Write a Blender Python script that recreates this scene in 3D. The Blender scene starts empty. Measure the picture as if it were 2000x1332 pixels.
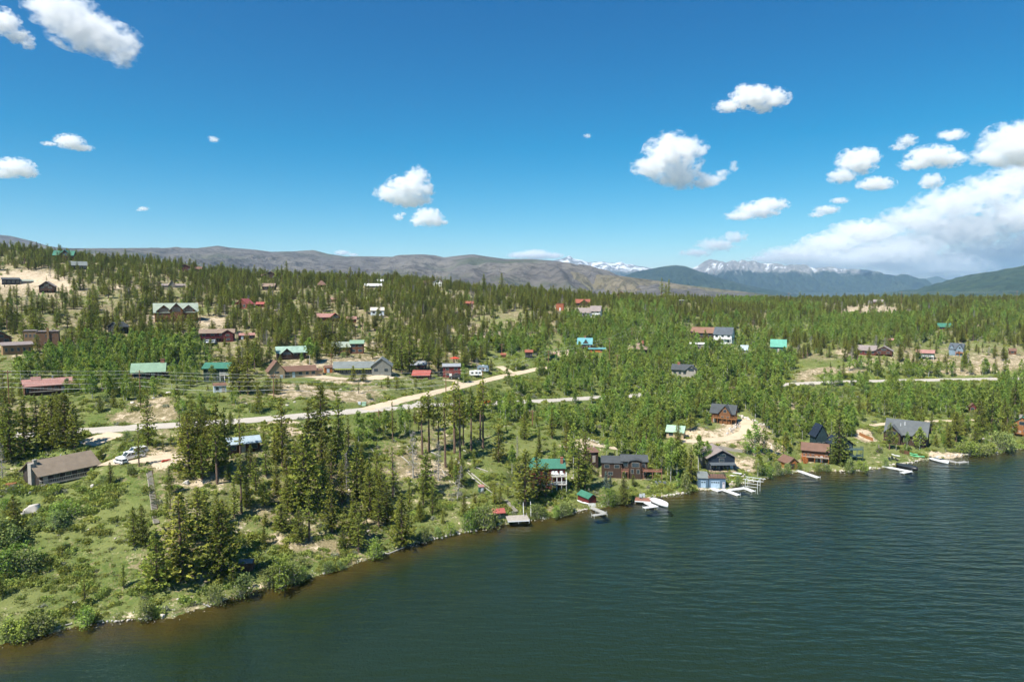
import bpy, bmesh, math, random
import numpy as np
from mathutils import Vector, Matrix

random.seed(7)
RNG = np.random.default_rng(7)
scene = bpy.context.scene
COL = scene.collection

# ------------------------------------------------------------------ camera
F = 1334.0                      # focal length in photo pixels (2000 wide)
HC = 55.0                       # drone height over the lake
PITCH = math.atan(94.0 / F)     # slight downward pitch
cam_d = bpy.data.cameras.new('camera')
cam_d.sensor_width = 36.0
cam_d.lens = 36.0 * F / 2000.0
cam_d.clip_start = 0.5
cam_d.clip_end = 120000.0
cam = bpy.data.objects.new('camera', cam_d)
COL.objects.link(cam)
cam.location = (0, 0, HC)
cam.rotation_euler = (math.pi / 2 - PITCH, 0, 0)
scene.camera = cam

# ------------------------------------------------------------------ sky and sun
SUN_AZ = math.radians(222)      # direction the sun stands in, clockwise from +Y
SUN_EL = math.radians(54)
world = bpy.data.worlds.new('World')
scene.world = world
world.use_nodes = True
wn = world.node_tree.nodes
wl = world.node_tree.links
wn.clear()
sky = wn.new('ShaderNodeTexSky')
sky.sky_type = 'NISHITA'
sky.sun_disc = False
sky.sun_elevation = SUN_EL
sky.sun_rotation = SUN_AZ
sky.altitude = 2500
sky.air_density = 1.0
sky.dust_density = 1.0
sky.ozone_density = 3.0
bg = wn.new('ShaderNodeBackground')
bg.inputs['Strength'].default_value = 0.062
wo = wn.new('ShaderNodeOutputWorld')
hs = wn.new('ShaderNodeHueSaturation')
hs.inputs['Saturation'].default_value = 1.42
hs.inputs['Hue'].default_value = 0.488
wl.new(sky.outputs[0], hs.inputs['Color'])
gm = wn.new('ShaderNodeGamma')
gm.inputs['Gamma'].default_value = 1.25
wl.new(hs.outputs[0], gm.inputs['Color'])
sp = wn.new('ShaderNodeSeparateColor')
cb = wn.new('ShaderNodeCombineColor')
wl.new(gm.outputs[0], sp.inputs[0])
for ch, (power, gain, off) in enumerate(((1.0, 1.25, -0.29), (0.93, 1.092, 0.0), (0.75, 1.38, 0.0))):
    pw = wn.new('ShaderNodeMath'); pw.operation = 'POWER'; pw.inputs[1].default_value = power
    ga = wn.new('ShaderNodeMath'); ga.operation = 'MULTIPLY_ADD'; ga.inputs[1].default_value = gain; ga.inputs[2].default_value = off
    mxn = wn.new('ShaderNodeMath'); mxn.operation = 'MAXIMUM'; mxn.inputs[1].default_value = 0.0
    wl.new(sp.outputs[ch], pw.inputs[0]); wl.new(pw.outputs[0], ga.inputs[0]); wl.new(ga.outputs[0], mxn.inputs[0]); wl.new(mxn.outputs[0], cb.inputs[ch])
wl.new(cb.outputs[0], bg.inputs['Color'])
wl.new(bg.outputs[0], wo.inputs['Surface'])

sun_d = bpy.data.lights.new('sun', 'SUN')
sun_d.energy = 5.0
sun_d.angle = math.radians(0.53)
sun_d.color = (1.0, 0.955, 0.87)
sun = bpy.data.objects.new('sun', sun_d)
COL.objects.link(sun)
sdir = Vector((math.sin(SUN_AZ) * math.cos(SUN_EL), math.cos(SUN_AZ) * math.cos(SUN_EL), math.sin(SUN_EL)))
sun.rotation_euler = (-sdir).to_track_quat('-Z', 'Y').to_euler()
sun.location = (-100, -100, 300)

vs = scene.view_settings
vs.view_transform = 'Standard'
vs.look = 'None'
vs.exposure = 0.75
vs.gamma = 1.0
vs.use_curve_mapping = False
cy = scene.cycles
cy.max_bounces = 10
cy.diffuse_bounces = 2
cy.glossy_bounces = 2
cy.transmission_bounces = 4
cy.transparent_max_bounces = 12
cy.volume_bounces = 10
cy.volume_step_rate = 0.6
cy.volume_max_steps = 96
cy.use_denoising = True
cy.use_adaptive_sampling = True
cy.adaptive_threshold = 0.03
cy.sample_clamp_indirect = 6.0
cy.caustics_reflective = False
cy.caustics_refractive = False
scene.render.use_persistent_data = False

# ------------------------------------------------------------------ helpers
CP, SP = math.cos(PITCH), math.sin(PITCH)

def ray(px, py):
    """World direction through a photo pixel, scaled so that its y component is 1 (depth)."""
    cx = (px - 1000.0) / F
    cyv = -(py - 666.0) / F
    d = (cx, CP + SP * cyv, -SP + CP * cyv)
    return (d[0] / d[1], 1.0, d[2] / d[1])

def project(x, y, z):
    dz = z - HC
    depth = y * CP - dz * SP
    up = y * SP + dz * CP
    return 1000.0 + F * x / depth, 666.0 - F * up / depth, depth

def vnoise(x, y, seed=0):
    """2D value noise in [0,1]."""
    xi = np.floor(x).astype(np.int64); yi = np.floor(y).astype(np.int64)
    fx = x - xi; fy = y - yi
    fx = fx * fx * (3 - 2 * fx); fy = fy * fy * (3 - 2 * fy)
    def h(a, b):
        n = (a * 374761393 + b * 668265263 + seed * 974634777) & 0xFFFFFFFF
        n = ((n ^ (n >> 13)) * 1274126177) & 0xFFFFFFFF
        n = n ^ (n >> 16)
        return (n & 0xFFFFFF) / float(0xFFFFFF)
    return (h(xi, yi) * (1 - fx) + h(xi + 1, yi) * fx) * (1 - fy) + (h(xi, yi + 1) * (1 - fx) + h(xi + 1, yi + 1) * fx) * fy

def fbm(x, y, oct=4, seed=0, gain=0.5):
    x = np.asarray(x, float); y = np.asarray(y, float)
    s = np.zeros(np.broadcast(x, y).shape); a = 1.0; t = 0.0
    for i in range(oct):
        s = s + a * vnoise(x * 2 ** i + 17.3 * i, y * 2 ** i + 5.1 * i, seed + i)
        t += a; a *= gain
    return s / t

def link(o):
    COL.objects.link(o)
    return o

def mesh_obj(name, verts, faces, mat=None, parent=None, smooth=False):
    me = bpy.data.meshes.new(name)
    me.from_pydata([tuple(v) for v in verts], [], faces)
    me.update()
    if smooth:
        me.polygons.foreach_set('use_smooth', [True] * len(me.polygons))
    o = bpy.data.objects.new(name, me)
    if mat is not None:
        me.materials.append(mat)
    COL.objects.link(o)
    if parent is not None:
        o.parent = parent
    return o

def np_mesh(name, V, T, mat=None, smooth=False):
    """Mesh from numpy arrays (faces all of one size)."""
    me = bpy.data.meshes.new(name)
    n = T.shape[1]
    me.vertices.add(len(V)); me.vertices.foreach_set('co', np.ascontiguousarray(V, np.float32).ravel())
    me.loops.add(T.size); me.loops.foreach_set('vertex_index', np.ascontiguousarray(T, np.int32).ravel())
    me.polygons.add(len(T)); me.polygons.foreach_set('loop_start', np.arange(0, T.size, n, dtype=np.int32))
    me.polygons.foreach_set('loop_total', np.full(len(T), n, np.int32))
    if smooth:
        me.polygons.foreach_set('use_smooth', np.ones(len(T), bool))
    me.update(calc_edges=True)
    if mat is not None:
        me.materials.append(mat)
    return me

def empty(name, loc, rz=0.0):
    o = bpy.data.objects.new(name, None)
    o.location = loc
    o.rotation_euler = (0, 0, rz)
    o.empty_display_size = 0.5
    COL.objects.link(o)
    return o

USED_LABELS = {}
def tag(o, label=None, cat=None, group=None, kind=None):
    if label:
        o['label'] = label
    if cat:
        o['category'] = cat
    if group:
        o['group'] = group
    if kind:
        o['kind'] = kind
    return o

# ------------------------------------------------------------------ materials
MATS = {}
def nodes_of(m):
    m.use_nodes = True
    nt = m.node_tree
    nt.nodes.clear()
    return nt, nt.nodes, nt.links

def mat(name, col, rough=0.8, var=0.25, scale=1.5, metal=0.0, spec=0.3, bump=0.0, stripes=0.0, axis='Z', coord='Object'):
    """Painted / wooden / metal surface: colour with blotchy variation, optional board lines."""
    if name in MATS:
        return MATS[name]
    m = bpy.data.materials.new(name)
    nt, N, L = nodes_of(m)
    out = N.new('ShaderNodeOutputMaterial')
    b = N.new('ShaderNodeBsdfPrincipled')
    b.inputs['Roughness'].default_value = rough
    b.inputs['Metallic'].default_value = metal
    b.inputs['Specular IOR Level'].default_value = spec
    L.new(b.outputs[0], out.inputs[0])
    tc = N.new('ShaderNodeTexCoord')
    nz = N.new('ShaderNodeTexNoise')
    nz.inputs['Scale'].default_value = scale
    nz.inputs['Detail'].default_value = 6
    nz.inputs['Roughness'].default_value = 0.65
    L.new(tc.outputs[coord], nz.inputs['Vector'])
    rmp = N.new('ShaderNodeMapRange')
    rmp.inputs['From Min'].default_value = 0.3
    rmp.inputs['From Max'].default_value = 0.7
    rmp.inputs['To Min'].default_value = 1 - var
    rmp.inputs['To Max'].default_value = 1 + var
    L.new(nz.outputs[0], rmp.inputs['Value'])
    mul = N.new('ShaderNodeVectorMath'); mul.operation = 'SCALE'
    mul.inputs[0].default_value = col[:3]
    L.new(rmp.outputs[0], mul.inputs['Scale'])
    colour = mul.outputs[0]
    if stripes:
        wv = N.new('ShaderNodeTexWave')
        wv.bands_direction = axis
        wv.wave_profile = 'SAW'
        wv.inputs['Scale'].default_value = stripes
        wv.inputs['Distortion'].default_value = 0.2
        L.new(tc.outputs[coord], wv.inputs['Vector'])
        r2 = N.new('ShaderNodeMapRange')
        r2.inputs['From Min'].default_value = 0.0
        r2.inputs['From Max'].default_value = 0.25
        r2.inputs['To Min'].default_value = 0.55
        r2.inputs['To Max'].default_value = 1.0
        L.new(wv.outputs[1], r2.inputs['Value'])
        m2 = N.new('ShaderNodeVectorMath'); m2.operation = 'SCALE'
        L.new(colour, m2.inputs[0]); L.new(r2.outputs[0], m2.inputs['Scale'])
        colour = m2.outputs[0]
        bp = N.new('ShaderNodeBump')
        bp.inputs['Strength'].default_value = 0.5
        bp.inputs['Distance'].default_value = 0.03
        L.new(wv.outputs[1], bp.inputs['Height'])
        L.new(bp.outputs[0], b.inputs['Normal'])
    L.new(colour, b.inputs['Base Color'])
    MATS[name] = m
    return m

# ------------------------------------------------------------------ shoreline and terrain profile (control points read off the photo)
SHORE = [(-500, 1340), (-200, 1290), (0, 1255), (100, 1236), (180, 1219), (260, 1212), (330, 1205), (400, 1185), (440, 1172), (485, 1153), (540, 1140),
         (600, 1128), (650, 1115), (700, 1098), (760, 1078), (830, 1058), (880, 1045), (940, 1033), (990, 1021), (1040, 1014), (1080, 1010),
         (1120, 1002), (1150, 994), (1200, 986), (1232, 978), (1280, 972), (1330, 964), (1364, 958), (1410, 955), (1440, 948), (1455, 944),
         (1482, 937), (1516, 927), (1556, 921), (1604, 920), (1667, 922), (1720, 915), (1755, 910), (1779, 903), (1807, 898), (1851, 897),
         (1891, 889), (1947, 887), (1974, 880), (2000, 878), (2100, 868), (2300, 855), (2700, 835)]
PROF = {
    -300: [(1230, 108), (1120, 120), (990, 138), (870, 168), (820, 186), (780, 203), (700, 248), (650, 280), (600, 330), (560, 400), (520, 460), (500, 500), (480, 560)],
    0: [(1100, 121), (960, 140), (850, 172), (800, 188), (770, 205), (690, 250), (650, 280), (600, 330), (555, 400), (522, 450), (503, 495), (490, 540)],
    250: [(1100, 125), (1020, 133), (918, 148), (885, 158), (835, 178), (815, 187), (788, 194), (750, 220), (690, 262), (640, 310), (600, 350), (560, 400), (530, 460), (514, 520)],
    500: [(1060, 137), (960, 151), (880, 164), (822, 187), (780, 206), (735, 238), (700, 265), (660, 300), (600, 380), (565, 450), (542, 530)],
    750: [(1000, 158), (900, 178), (830, 198), (795, 216), (745, 245), (700, 285), (660, 325), (600, 400), (570, 470), (550, 550)],
    1000: [(950, 178), (880, 197), (820, 222), (785, 250), (735, 295), (700, 330), (650, 390), (600, 460), (576, 560)],
    1250: [(920, 200), (870, 220), (800, 262), (775, 285), (730, 325), (690, 360), (650, 410), (610, 480), (589, 600)],
    1500: [(890, 219), (840, 241), (790, 273), (755, 311), (720, 346), (680, 400), (640, 470), (605, 580), (592, 720)],
    1750: [(870, 233), (820, 259), (780, 289), (747, 321), (700, 351), (670, 390), (630, 480), (600, 620), (589, 820)],
    2000: [(850, 253), (800, 279), (742, 323), (710, 346), (680, 386), (630, 490), (600, 640), (589, 840)],
    2300: [(830, 268), (790, 290), (742, 330), (710, 352), (680, 390), (630, 490), (600, 640), (589, 840)],
}
_sh_u, _sh_d = [], []
for px, py in SHORE:
    r = ray(px, py)
    d = -HC / r[2]
    _sh_u.append(r[0]); _sh_d.append(d)
_sh_u = np.array(_sh_u); _sh_d = np.array(_sh_d)
_cols = sorted(PROF)
_cu, _cs, _cz = [], [], []
for c in _cols:
    S_, Z_, U_ = [0.0, 1.5], [0.0, 0.45], []
    for py, d in PROF[c]:
        r = ray(c, py)
        U_.append(r[0])
        S_.append(d - float(np.interp(r[0], _sh_u, _sh_d)))
        Z_.append(HC + r[2] * d)
    last, zl = S_[-1], Z_[-1]
    S_ += [last + 90, last + 500, last + 1300, last + 4000, 16000]
    Z_ += [zl - 1, zl - 22, 18, 14, 14]
    _cu.append(float(np.mean(U_))); _cs.append(S_); _cz.append(Z_)
_cu = np.array(_cu)

def base_z(u, D):
    u = np.asarray(u, float); D = np.asarray(D, float)
    wig = (fbm(u * D / 7.0, D / 7.0, 3, 91) - 0.5) * 3.0
    s = D - np.interp(u, _sh_u, _sh_d) + wig * np.clip((300 - D) / 200, 0.2, 1)
    Zc = np.stack([np.interp(s, _cs[k], _cz[k]) for k in range(len(_cu))], 0)
    i = np.clip(np.searchsorted(_cu, u) - 1, 0, len(_cu) - 2)
    t = np.clip((u - _cu[i]) / (_cu[i + 1] - _cu[i]), 0, 1)
    t = t * t * (3 - 2 * t)
    idx = np.arange(u.size).reshape(u.shape)
    flat = Zc.reshape(len(_cu), -1)
    z = (flat[i.ravel(), idx.ravel()].reshape(u.shape) * (1 - t) + flat[(i + 1).ravel(), idx.ravel()].reshape(u.shape) * t)
    x = u * D
    amp = np.clip(s / 25.0, 0, 1)
    z = z + amp * ((fbm(x / 38.0, D / 38.0, 4, 3) - 0.5) * 5.0 + (fbm(x / 6.0, D / 6.0, 3, 8) - 0.5) * 1.1)
    bed = np.maximum(-0.30 * np.maximum(-s, 0) - 0.05, -6.0)
    return np.where(s > 0, z, bed)

NU, DU0, DU1 = 640, -1.3, 1.3
UG = np.linspace(DU0, DU1, NU)
DG = np.concatenate([np.array([8, 25, 45, 65, 80]), np.exp(np.linspace(math.log(90), math.log(1000), 400)), np.exp(np.linspace(math.log(1010), math.log(15500), 70))])
UU, DD = np.meshgrid(UG, DG)
ZG = base_z(UU, DD)
LDG = np.log(DG)

def zat(x, y):
    """Ground height by bilinear lookup in the terrain sheet."""
    x = np.asarray(x, float); y = np.asarray(y, float)
    u = np.clip((x / y - DU0) / (DU1 - DU0) * (NU - 1), 0, NU - 1.001)
    v = np.clip(np.interp(np.log(np.maximum(y, 8.1)), LDG, np.arange(len(DG))), 0, len(DG) - 1.001)
    i = u.astype(int); j = v.astype(int); a = u - i; b = v - j
    return (ZG[j, i] * (1 - a) + ZG[j, i + 1] * a) * (1 - b) + (ZG[j + 1, i] * (1 - a) + ZG[j + 1, i + 1] * a) * b

_march = np.exp(np.linspace(math.log(92), math.log(1400), 3200))
def at(px, py):
    """The spot of ground seen at a photo pixel."""
    r = ray(px, py)
    h = zat(r[0] * _march, _march) - (HC + r[2] * _march)
    k = np.nonzero(h > 0)[0]
    if len(k) == 0:
        d = _march[np.argmax(h)]
        return Vector((r[0] * d, d, float(zat(r[0] * d, d))))
    k = k[0]
    if k == 0:
        d = _march[0]
    else:
        d = _march[k - 1] + (_march[k] - _march[k - 1]) * (-h[k - 1]) / (h[k] - h[k - 1])
    return Vector((r[0] * d, d, float(zat(r[0] * d, d))))

def at_water(px, py, z=0.0):
    r = ray(px, py)
    d = (z - HC) / r[2]
    return Vector((r[0] * d, d, z))

def flatten(P, half, blend, lift=0.0):
    """Level the ground sheet along a polyline P (n,3) within half width."""
    global ZG
    P = np.asarray(P, float)
    lo = P[:, :2].min(0) - half - blend; hi = P[:, :2].max(0) + half + blend
    X = UU * DD
    m = (X > lo[0]) & (X < hi[0]) & (DD > lo[1]) & (DD < hi[1])
    jj, ii = np.nonzero(m)
    if len(jj) == 0:
        return
    x = X[jj, ii]; y = DD[jj, ii]
    best = np.full(len(x), 1e9); bz = np.zeros(len(x))
    for a, b in zip(P[:-1], P[1:]):
        ab = b[:2] - a[:2]
        t = np.clip(((x - a[0]) * ab[0] + (y - a[1]) * ab[1]) / max(ab @ ab, 1e-6), 0, 1)
        d = np.hypot(x - a[0] - t * ab[0], y - a[1] - t * ab[1])
        zz = a[2] + t * (b[2] - a[2])
        k = d < best
        best[k] = d[k]; bz[k] = zz[k]
    w = np.clip((half + blend - best) / blend, 0, 1)
    w = w * w * (3 - 2 * w)
    ZG[jj, ii] = ZG[jj, ii] * (1 - w) + (bz + lift) * w

def smooth_line(pts, step=3.0, win=9):
    """Resample a polyline evenly and smooth it."""
    P = np.array([tuple(p) for p in pts], float)
    s = np.concatenate([[0], np.cumsum(np.hypot(*np.diff(P[:, :2], axis=0).T))])
    n = max(int(s[-1] / step), 3)
    q = np.linspace(0, s[-1], n)
    R = np.stack([np.interp(q, s, P[:, k]) for k in range(3)], 1)
    w = min(win, n // 2 * 2 - 1)
    if w >= 3:
        ker = np.ones(w) / w
        pad = np.pad(R, ((w // 2, w // 2), (0, 0)), mode='edge')
        e0, e1 = R[0].copy(), R[-1].copy()
        R = np.stack([np.convolve(pad[:, k], ker, 'valid') for k in range(3)], 1)
        R[0, :2] = e0[:2]; R[-1, :2] = e1[:2]
    return R
# ------------------------------------------------------------------ vegetation map (what grows on each patch of ground)
ZROWS = """
PPPPPPPPPPPPPPPPPPPPPPPPPPPPPPPPPPPPPPPP
pPPPPPPPPPPPPPPPPPPPPPPPPPPPPPPPPPPPPPPP
bbpPPPPPPPPPPPPPPPPPPPPPPPPPPPPPPPPPPPPP
bbbpPPpPPPPPPPPPPPPPPPPPPPPPPPPPPPPPPPPP
pppppPPPPPPPPPPPPPPPPPPPPPPPMMPPPPPPPPPP
PPPPPPPPPPPPPPPPPPPPPPPPMMPPPPMMpbbpMPMM
PPPPPPPpbPPPPPPPPPPPPPAAAMMMMPMMAAAAPMPM
PPPPPPPPPPPPPPpPPPPMMMAAAAAMMMMMAAMMMPMp
pPPAAAAAPPPPPppPPPAAAsAAAAAAMMpPpppppppp
sAAAAAAAPPPbbbbPPPPssAAAAAAAAAAsspppspbb
aAAAAAAAPPssssspppsssAAAAAAAAAAbsAAAAAAA
sAAAAAAsssssssssssssAAAAAAAAAAAAAAAAAAAA
PPPssbbsassssssssssAssAAAAAAAAAAssAAAAAA
PPPggggAaaggggaAppAAAAAAAAAAAAAAAaAAAMMM
PPPssspPpspppsaAppaaaaAAAAAabbAAAsaMMMMM
PsssssPPpsppspspppssssaaAAMbbbAAbsssaMMM
PssssbPPPpPPPpsppssssspsAMsssaaasggsaaaa
PssssspPPpPPPPpsppssspppsAsssssssggggggs
sssssspPPPPPPpspppssspspssasssssssssssss
BBssssppppPPppspppssspssssssgggsssssssss
BBsssspPpspppppspsppspgggsssssssssssssss
BssssspppppPppppspssssggssssssssssssssss
BsssspPPppspppppssssssssssssssssssssssss
BssssspppssspppsssssssssssssssssssssssSs
sssssspspsssspssssssssssssssssssssssssss
""".strip().split('\n')
ZCODE = {c: i for i, c in enumerate('PpMAaBsgbS')}
ZMAP = np.array([[ZCODE[c] for c in r[:40]] for r in ZROWS])
#            green bare
ZGREEN = np.array([0.42, 0.50, 0.70, 0.95, 0.75, 0.95, 0.72, 1.0, 0.10, 0.6])
ZBARE = np.array([0.24, 0.32, 0.10, 0.00, 0.10, 0.00, 0.10, 0.0, 0.62, 0.2])

def zone_f(tab, px, py):
    """Bilinear lookup of a zone property at photo pixels."""
    T = tab[ZMAP]
    a = np.clip(px / 50.0 - 0.5, 0, T.shape[1] - 1.001); b = np.clip((py - 475) / 25.0 - 0.5, 0, T.shape[0] - 1.001)
    i = a.astype(int); j = b.astype(int); fa = a - i; fb = b - j
    return (T[j, i] * (1 - fa) + T[j, i + 1] * fa) * (1 - fb) + (T[j + 1, i] * (1 - fa) + T[j + 1, i + 1] * fa) * fb

def zone_char(px, py):
    i = np.clip((px / 50.0).astype(int), 0, 39); j = np.clip(((py - 475) / 25.0).astype(int), 0, len(ZROWS) - 1)
    return ZMAP[j, i]

# bare sandy or rocky spots and mown lawns: (px, py, half width px, half height px, bareness, greenness)
SPOTS = [(60, 545, 75, 14, 1, 0), (120, 556, 40, 8, 1, 0), (245, 562, 22, 6, 1, 0), (420, 628, 26, 6, .75, .1), (290, 622, 18, 8, .9, 0),
         (285, 810, 90, 13, .40, .25), (310, 893, 40, 11, 1, 0), (735, 672, 22, 10, .7, .1), (665, 742, 65, 6, .6, .2), (1105, 691, 30, 7, 1, 0),
         (1695, 604, 48, 6, .7, .1), (1628, 726, 55, 6, .5, .2), (1650, 690, 16, 10, .7, 0), (1880, 726, 66, 7, .55, .2), (1800, 700, 55, 10, .42, .3),
         (1950, 718, 40, 8, .5, .2), (1460, 905, 28, 16, .75, .1), (1440, 838, 40, 14, .85, .1), (1375, 848, 40, 12, .6, .2), (1130, 870, 40, 10, .8, .1), (1280, 945, 45, 9, .1, 1),
         (1140, 985, 38, 9, 0, 1.2), (1725, 895, 55, 9, .25, .8), (1850, 887, 40, 6, 1, 0), (1835, 872, 22, 5, 0, 1.3), (560, 1050, 30, 10, .6, .2),
         (640, 1060, 50, 10, .4, .3), (730, 1050, 40, 12, .4, .3), (380, 1130, 35, 10, .6, .2), (820, 920, 60, 16, .5, .3), (400, 935, 50, 12, .5, .2),
         (360, 945, 25, 10, .8, .1), (580, 765, 70, 12, .5, .3), (690, 775, 60, 12, .5, .3), (560, 828, 30, 5, .9, .1), (580, 845, 18, 6, .9, .1),
         (1580, 905, 30, 4, .5, .5), (1230, 928, 40, 6, .8, .2), (60, 690, 20, 8, .6, .2), (190, 680, 22, 6, .8, .1), (1560, 790, 60, 12, .5, .3),
         (730, 758, 40, 6, .4, .4), (330, 905, 18, 6, .9, .1), (1500, 880, 18, 12, .8, .1), (1700, 850, 16, 12, .9, .1), (500, 700, 22, 8, .6, .2), (900, 640, 40, 8, .6, .2), (960, 655, 40, 10, .6, .2)]

# ------------------------------------------------------------------ roads (levelled into the ground sheet)
MAIN_ROAD = [(-250, 864), (0, 852), (160, 843), (300, 832), (430, 826), (500, 821), (590, 815), (660, 806), (720, 798), (800, 794), (900, 790), (1045, 784), (1100, 781),
             (1160, 777), (1250, 772), (1380, 762), (1535, 751), (1620, 746), (1720, 744), (1830, 742), (1950, 740), (2150, 738)]
DIRT_ROAD = [(712, 801), (770, 786), (830, 771), (900, 755), (970, 738), (1030, 725), (1075, 716)]
SIDE_TRACK = [(1000, 731), (988, 722), (975, 714)]
DRIVE_A = [(1330, 861), (1400, 861), (1450, 856), (1474, 840), (1468, 824), (1448, 816)]
DRIVE_B = [(1136, 863), (1170, 871), (1205, 876)]
DRIVE_C = [(1700, 832), (1740, 825), (1790, 822), (1850, 823), (1900, 820)]
PARKING = [(208, 903), (250, 901), (300, 894), (345, 893)]
TURNOUT = [(165, 868), (190, 858), (230, 846)]
YARD_A = [(600, 733), (660, 741), (720, 742), (775, 737)]
YARD_B = [(865, 742), (885, 744), (905, 752)]
def road_line(px, win=9):
    return smooth_line([at(*p) for p in px], 3.0, win)
ROADS = [('main_road', MAIN_ROAD, 4.3, 'asphalt', 0.0), ('dirt_road', DIRT_ROAD, 3.3, 'dirt', 0.012), ('side_track', SIDE_TRACK, 2.0, 'dirt', 0.02),
         ('log_house_driveway', DRIVE_A, 3.0, 'dirt', 0.0), ('wooden_house_driveway', DRIVE_B, 2.4, 'dirt', 0.0), ('shore_driveway', DRIVE_C, 1.7, 'dirt', 0.0),
         ('cabin_parking', PARKING, 3.4, 'dirt', 0.0), ('road_turnout', TURNOUT, 4.0, 'dirt', -0.014), ('gravel_yard', YARD_A, 3.0, 'dirt', 0.0), ('house_driveway', YARD_B, 2.4, 'dirt', -0.014)]
ROAD_LINES = {}
for nm, px, hw, mt, lift in ROADS:
    Lr = road_line(px, 15 if nm == 'main_road' else 7)
    flatten(Lr, hw + 0.8, 5.0 if nm == 'main_road' else 3.0)
    ROAD_LINES[nm] = Lr
for nm in ('main_road', 'dirt_road'):
    flatten(ROAD_LINES[nm], 5.2 if nm == 'main_road' else 4.0, 1.5)
# ------------------------------------------------------------------ houses: where they stand and how they are made up (sizes in photo pixels at the house, turned into metres by its distance)
HOUSES = []
def B(x, w, d, h, rise, ax, wall, roof, y=0, z=0, win=0, win2=0, lw=0, rw=0, door=0, glass=0, ov=2.5, base=None):
    return dict(x=x, w=w, d=d, h=h, rise=rise, ax=ax, wall=wall, roof=roof, y=y, z=z, win=win, win2=win2, lw=lw, rw=rw, door=door, glass=glass, ov=ov, base=base)
def H(name, label, px, py, yaw, blocks, chim=(), decks=(), extra=(), cat='house', pad=True):
    HOUSES.append(dict(name=name, label=label, px=px, py=py, yaw=yaw, blocks=blocks, chim=chim, decks=decks, extra=extra, cat=cat, pad=pad))
# chim: (block, u along ridge -1..1, v across -1..1, w, d, height over roof, material)
# decks: (x0, x1, y_front, z, rail height, rail mat, floor mat, posts)

# --- along the shore
H('cabin', 'long dark cabin with brown shingle roof and front deck beside the parked pickups', 136, 937, 25,
  [B(0, 128, 78, 23, 20, 'x', 'dark_log', 'r_shingle', win=3, door=2, lw=1, ov=9)],
  chim=[(0, -.93, -.25, 7, 7, 9, 'stone'), (0, .1, .3, 2, 2, 7, 'metal')], decks=[(-66, 66, -14, 3.5, 9, 'weathered', 'weathered', 6)], extra=[('endchim', -66, 20, 6, 16, 42, 'stone')])
H('cabin', 'maroon cabin with pale blue-grey metal roof among the pines', 477, 884, 8,
  [B(0, 64, 38, 20, 8, 'x', 'maroon_brown', 'r_bluegrey', win=2, door=1, ov=5)])
H('shed', 'weathered brown plank shed with grey roof at the water edge', 480, 1116, -14,
  [B(0, 27, 20, 17, 4, 'x', 'rust_brown', 'r_taupe', win=0, door=0, ov=2)], cat='shed')
H('boathouse', 'little green boathouse with red roof on the dock', 974, 1014, 12,
  [B(0, 25, 20, 13, 5, 'x', 'dark_green', 'r_red', win=1, door=0, rw=1, ov=2)], cat='boathouse')
H('outhouse', 'tiny green outhouse with reddish roof on the grassy slope', 941, 962, 15,
  [B(0, 10, 9, 11, 1.5, 's', 'green_paint', 'r_pink', door=1, ov=1)], cat='outhouse')
H('house', 'red lakeside house with green roof and two stacked white-railed decks', 1073, 956, 6,
  [B(0, 62, 40, 44, 12, 'x', 'barn_red', 'r_green', win=4, win2=4, door=1, rw=1, ov=3), B(-22, 26, 62, 38, 10, 'y', 'barn_red', 'r_green', y=14, win=1)],
  chim=[(0, .82, -.5, 5, 5, 12, 'brick')], decks=[(3, 33, -15, 30, 6, 'white_paint', 'weathered', 4), (3, 33, -15, 14, 6, 'white_paint', 'weathered', 4)])
H('boathouse', 'red boathouse with bright green roof on the small lawn', 1157, 983, 38,
  [B(0, 19, 36, 12, 6, 'y', 'barn_red', 'r_green', door=0, ov=2.5)], cat='boathouse')
H('shed', 'dark brown shed with flat rusty roof behind the tall pine', 1159, 903, 18,
  [B(0, 20, 26, 20, 3, 's', 'dark_brown', 'r_brown', win=0, door=1, ov=2)], cat='shed')
H('house', 'dark brown lakeside house with arched black roof and side deck', 1225, 934, 3,
  [B(-31, 40, 34, 30, 5, 's', 'dark_brown', 'r_dark', win=1, win2=2, ov=2), B(14, 52, 38, 34, 8, 'x', 'dark_brown', 'r_dark', y=4, win=3, win2=3, door=1, ov=3),
   B(16, 24, 30, 32, 5, 'arch', 'dark_brown', 'r_dark', y=-3, glass=1, win=2, ov=2.5)],
  decks=[(30, 68, -10, 18, 5, 'red_wood', 'red_wood', 3), (-12, 2, -8, 16, 5, 'red_wood', 'red_wood', 2)])
H('house', 'navy gabled house with taupe roof and covered lakeside porch', 1409, 919, 20,
  [B(0, 56, 62, 27, 14, 'y', 'navy', 'r_taupe', win=3, win2=1, door=1, glass=1, lw=2, ov=5)],
  decks=[(-27, 27, -12, 1.2, 0, 'navy', 'tan_paint', 0)], extra=[('porch', -26, 27, -12, 15, 'navy', 'r_slate', 4)])
H('boathouse', 'blue boathouse garage with flat roof terrace at the water', 1391, 953, 10,
  [B(10, 34, 26, 20, 0, 'f', 'slate_blue', 'r_brown', ov=1.5), B(-18, 20, 26, 19, 6, 's', 'slate_blue', 'r_grey', ov=1.5)],
  extra=[('garage', 6, 18, 14.5, 0, 'pale_blue', -0.2), ('garage', 23, 5, 12.5, 0, 'pale_lilac', -0.2), ('garage', -18, 10, 14, 0, 'pale_blue', -0.2), ('roofrail', -5, 26, 1, 25, 20.6, 'iron')], cat='boathouse')
H('boathouse', 'orange wooden boathouse with brown roof beside the straight dock', 1549, 916, 36,
  [B(0, 24, 34, 13, 9, 'y', 'orange_wood', 'r_brown', ov=3)], extra=[('garage', -2, 11, 11, 0, 'dark_brown', -0.2)], cat='boathouse')
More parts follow.
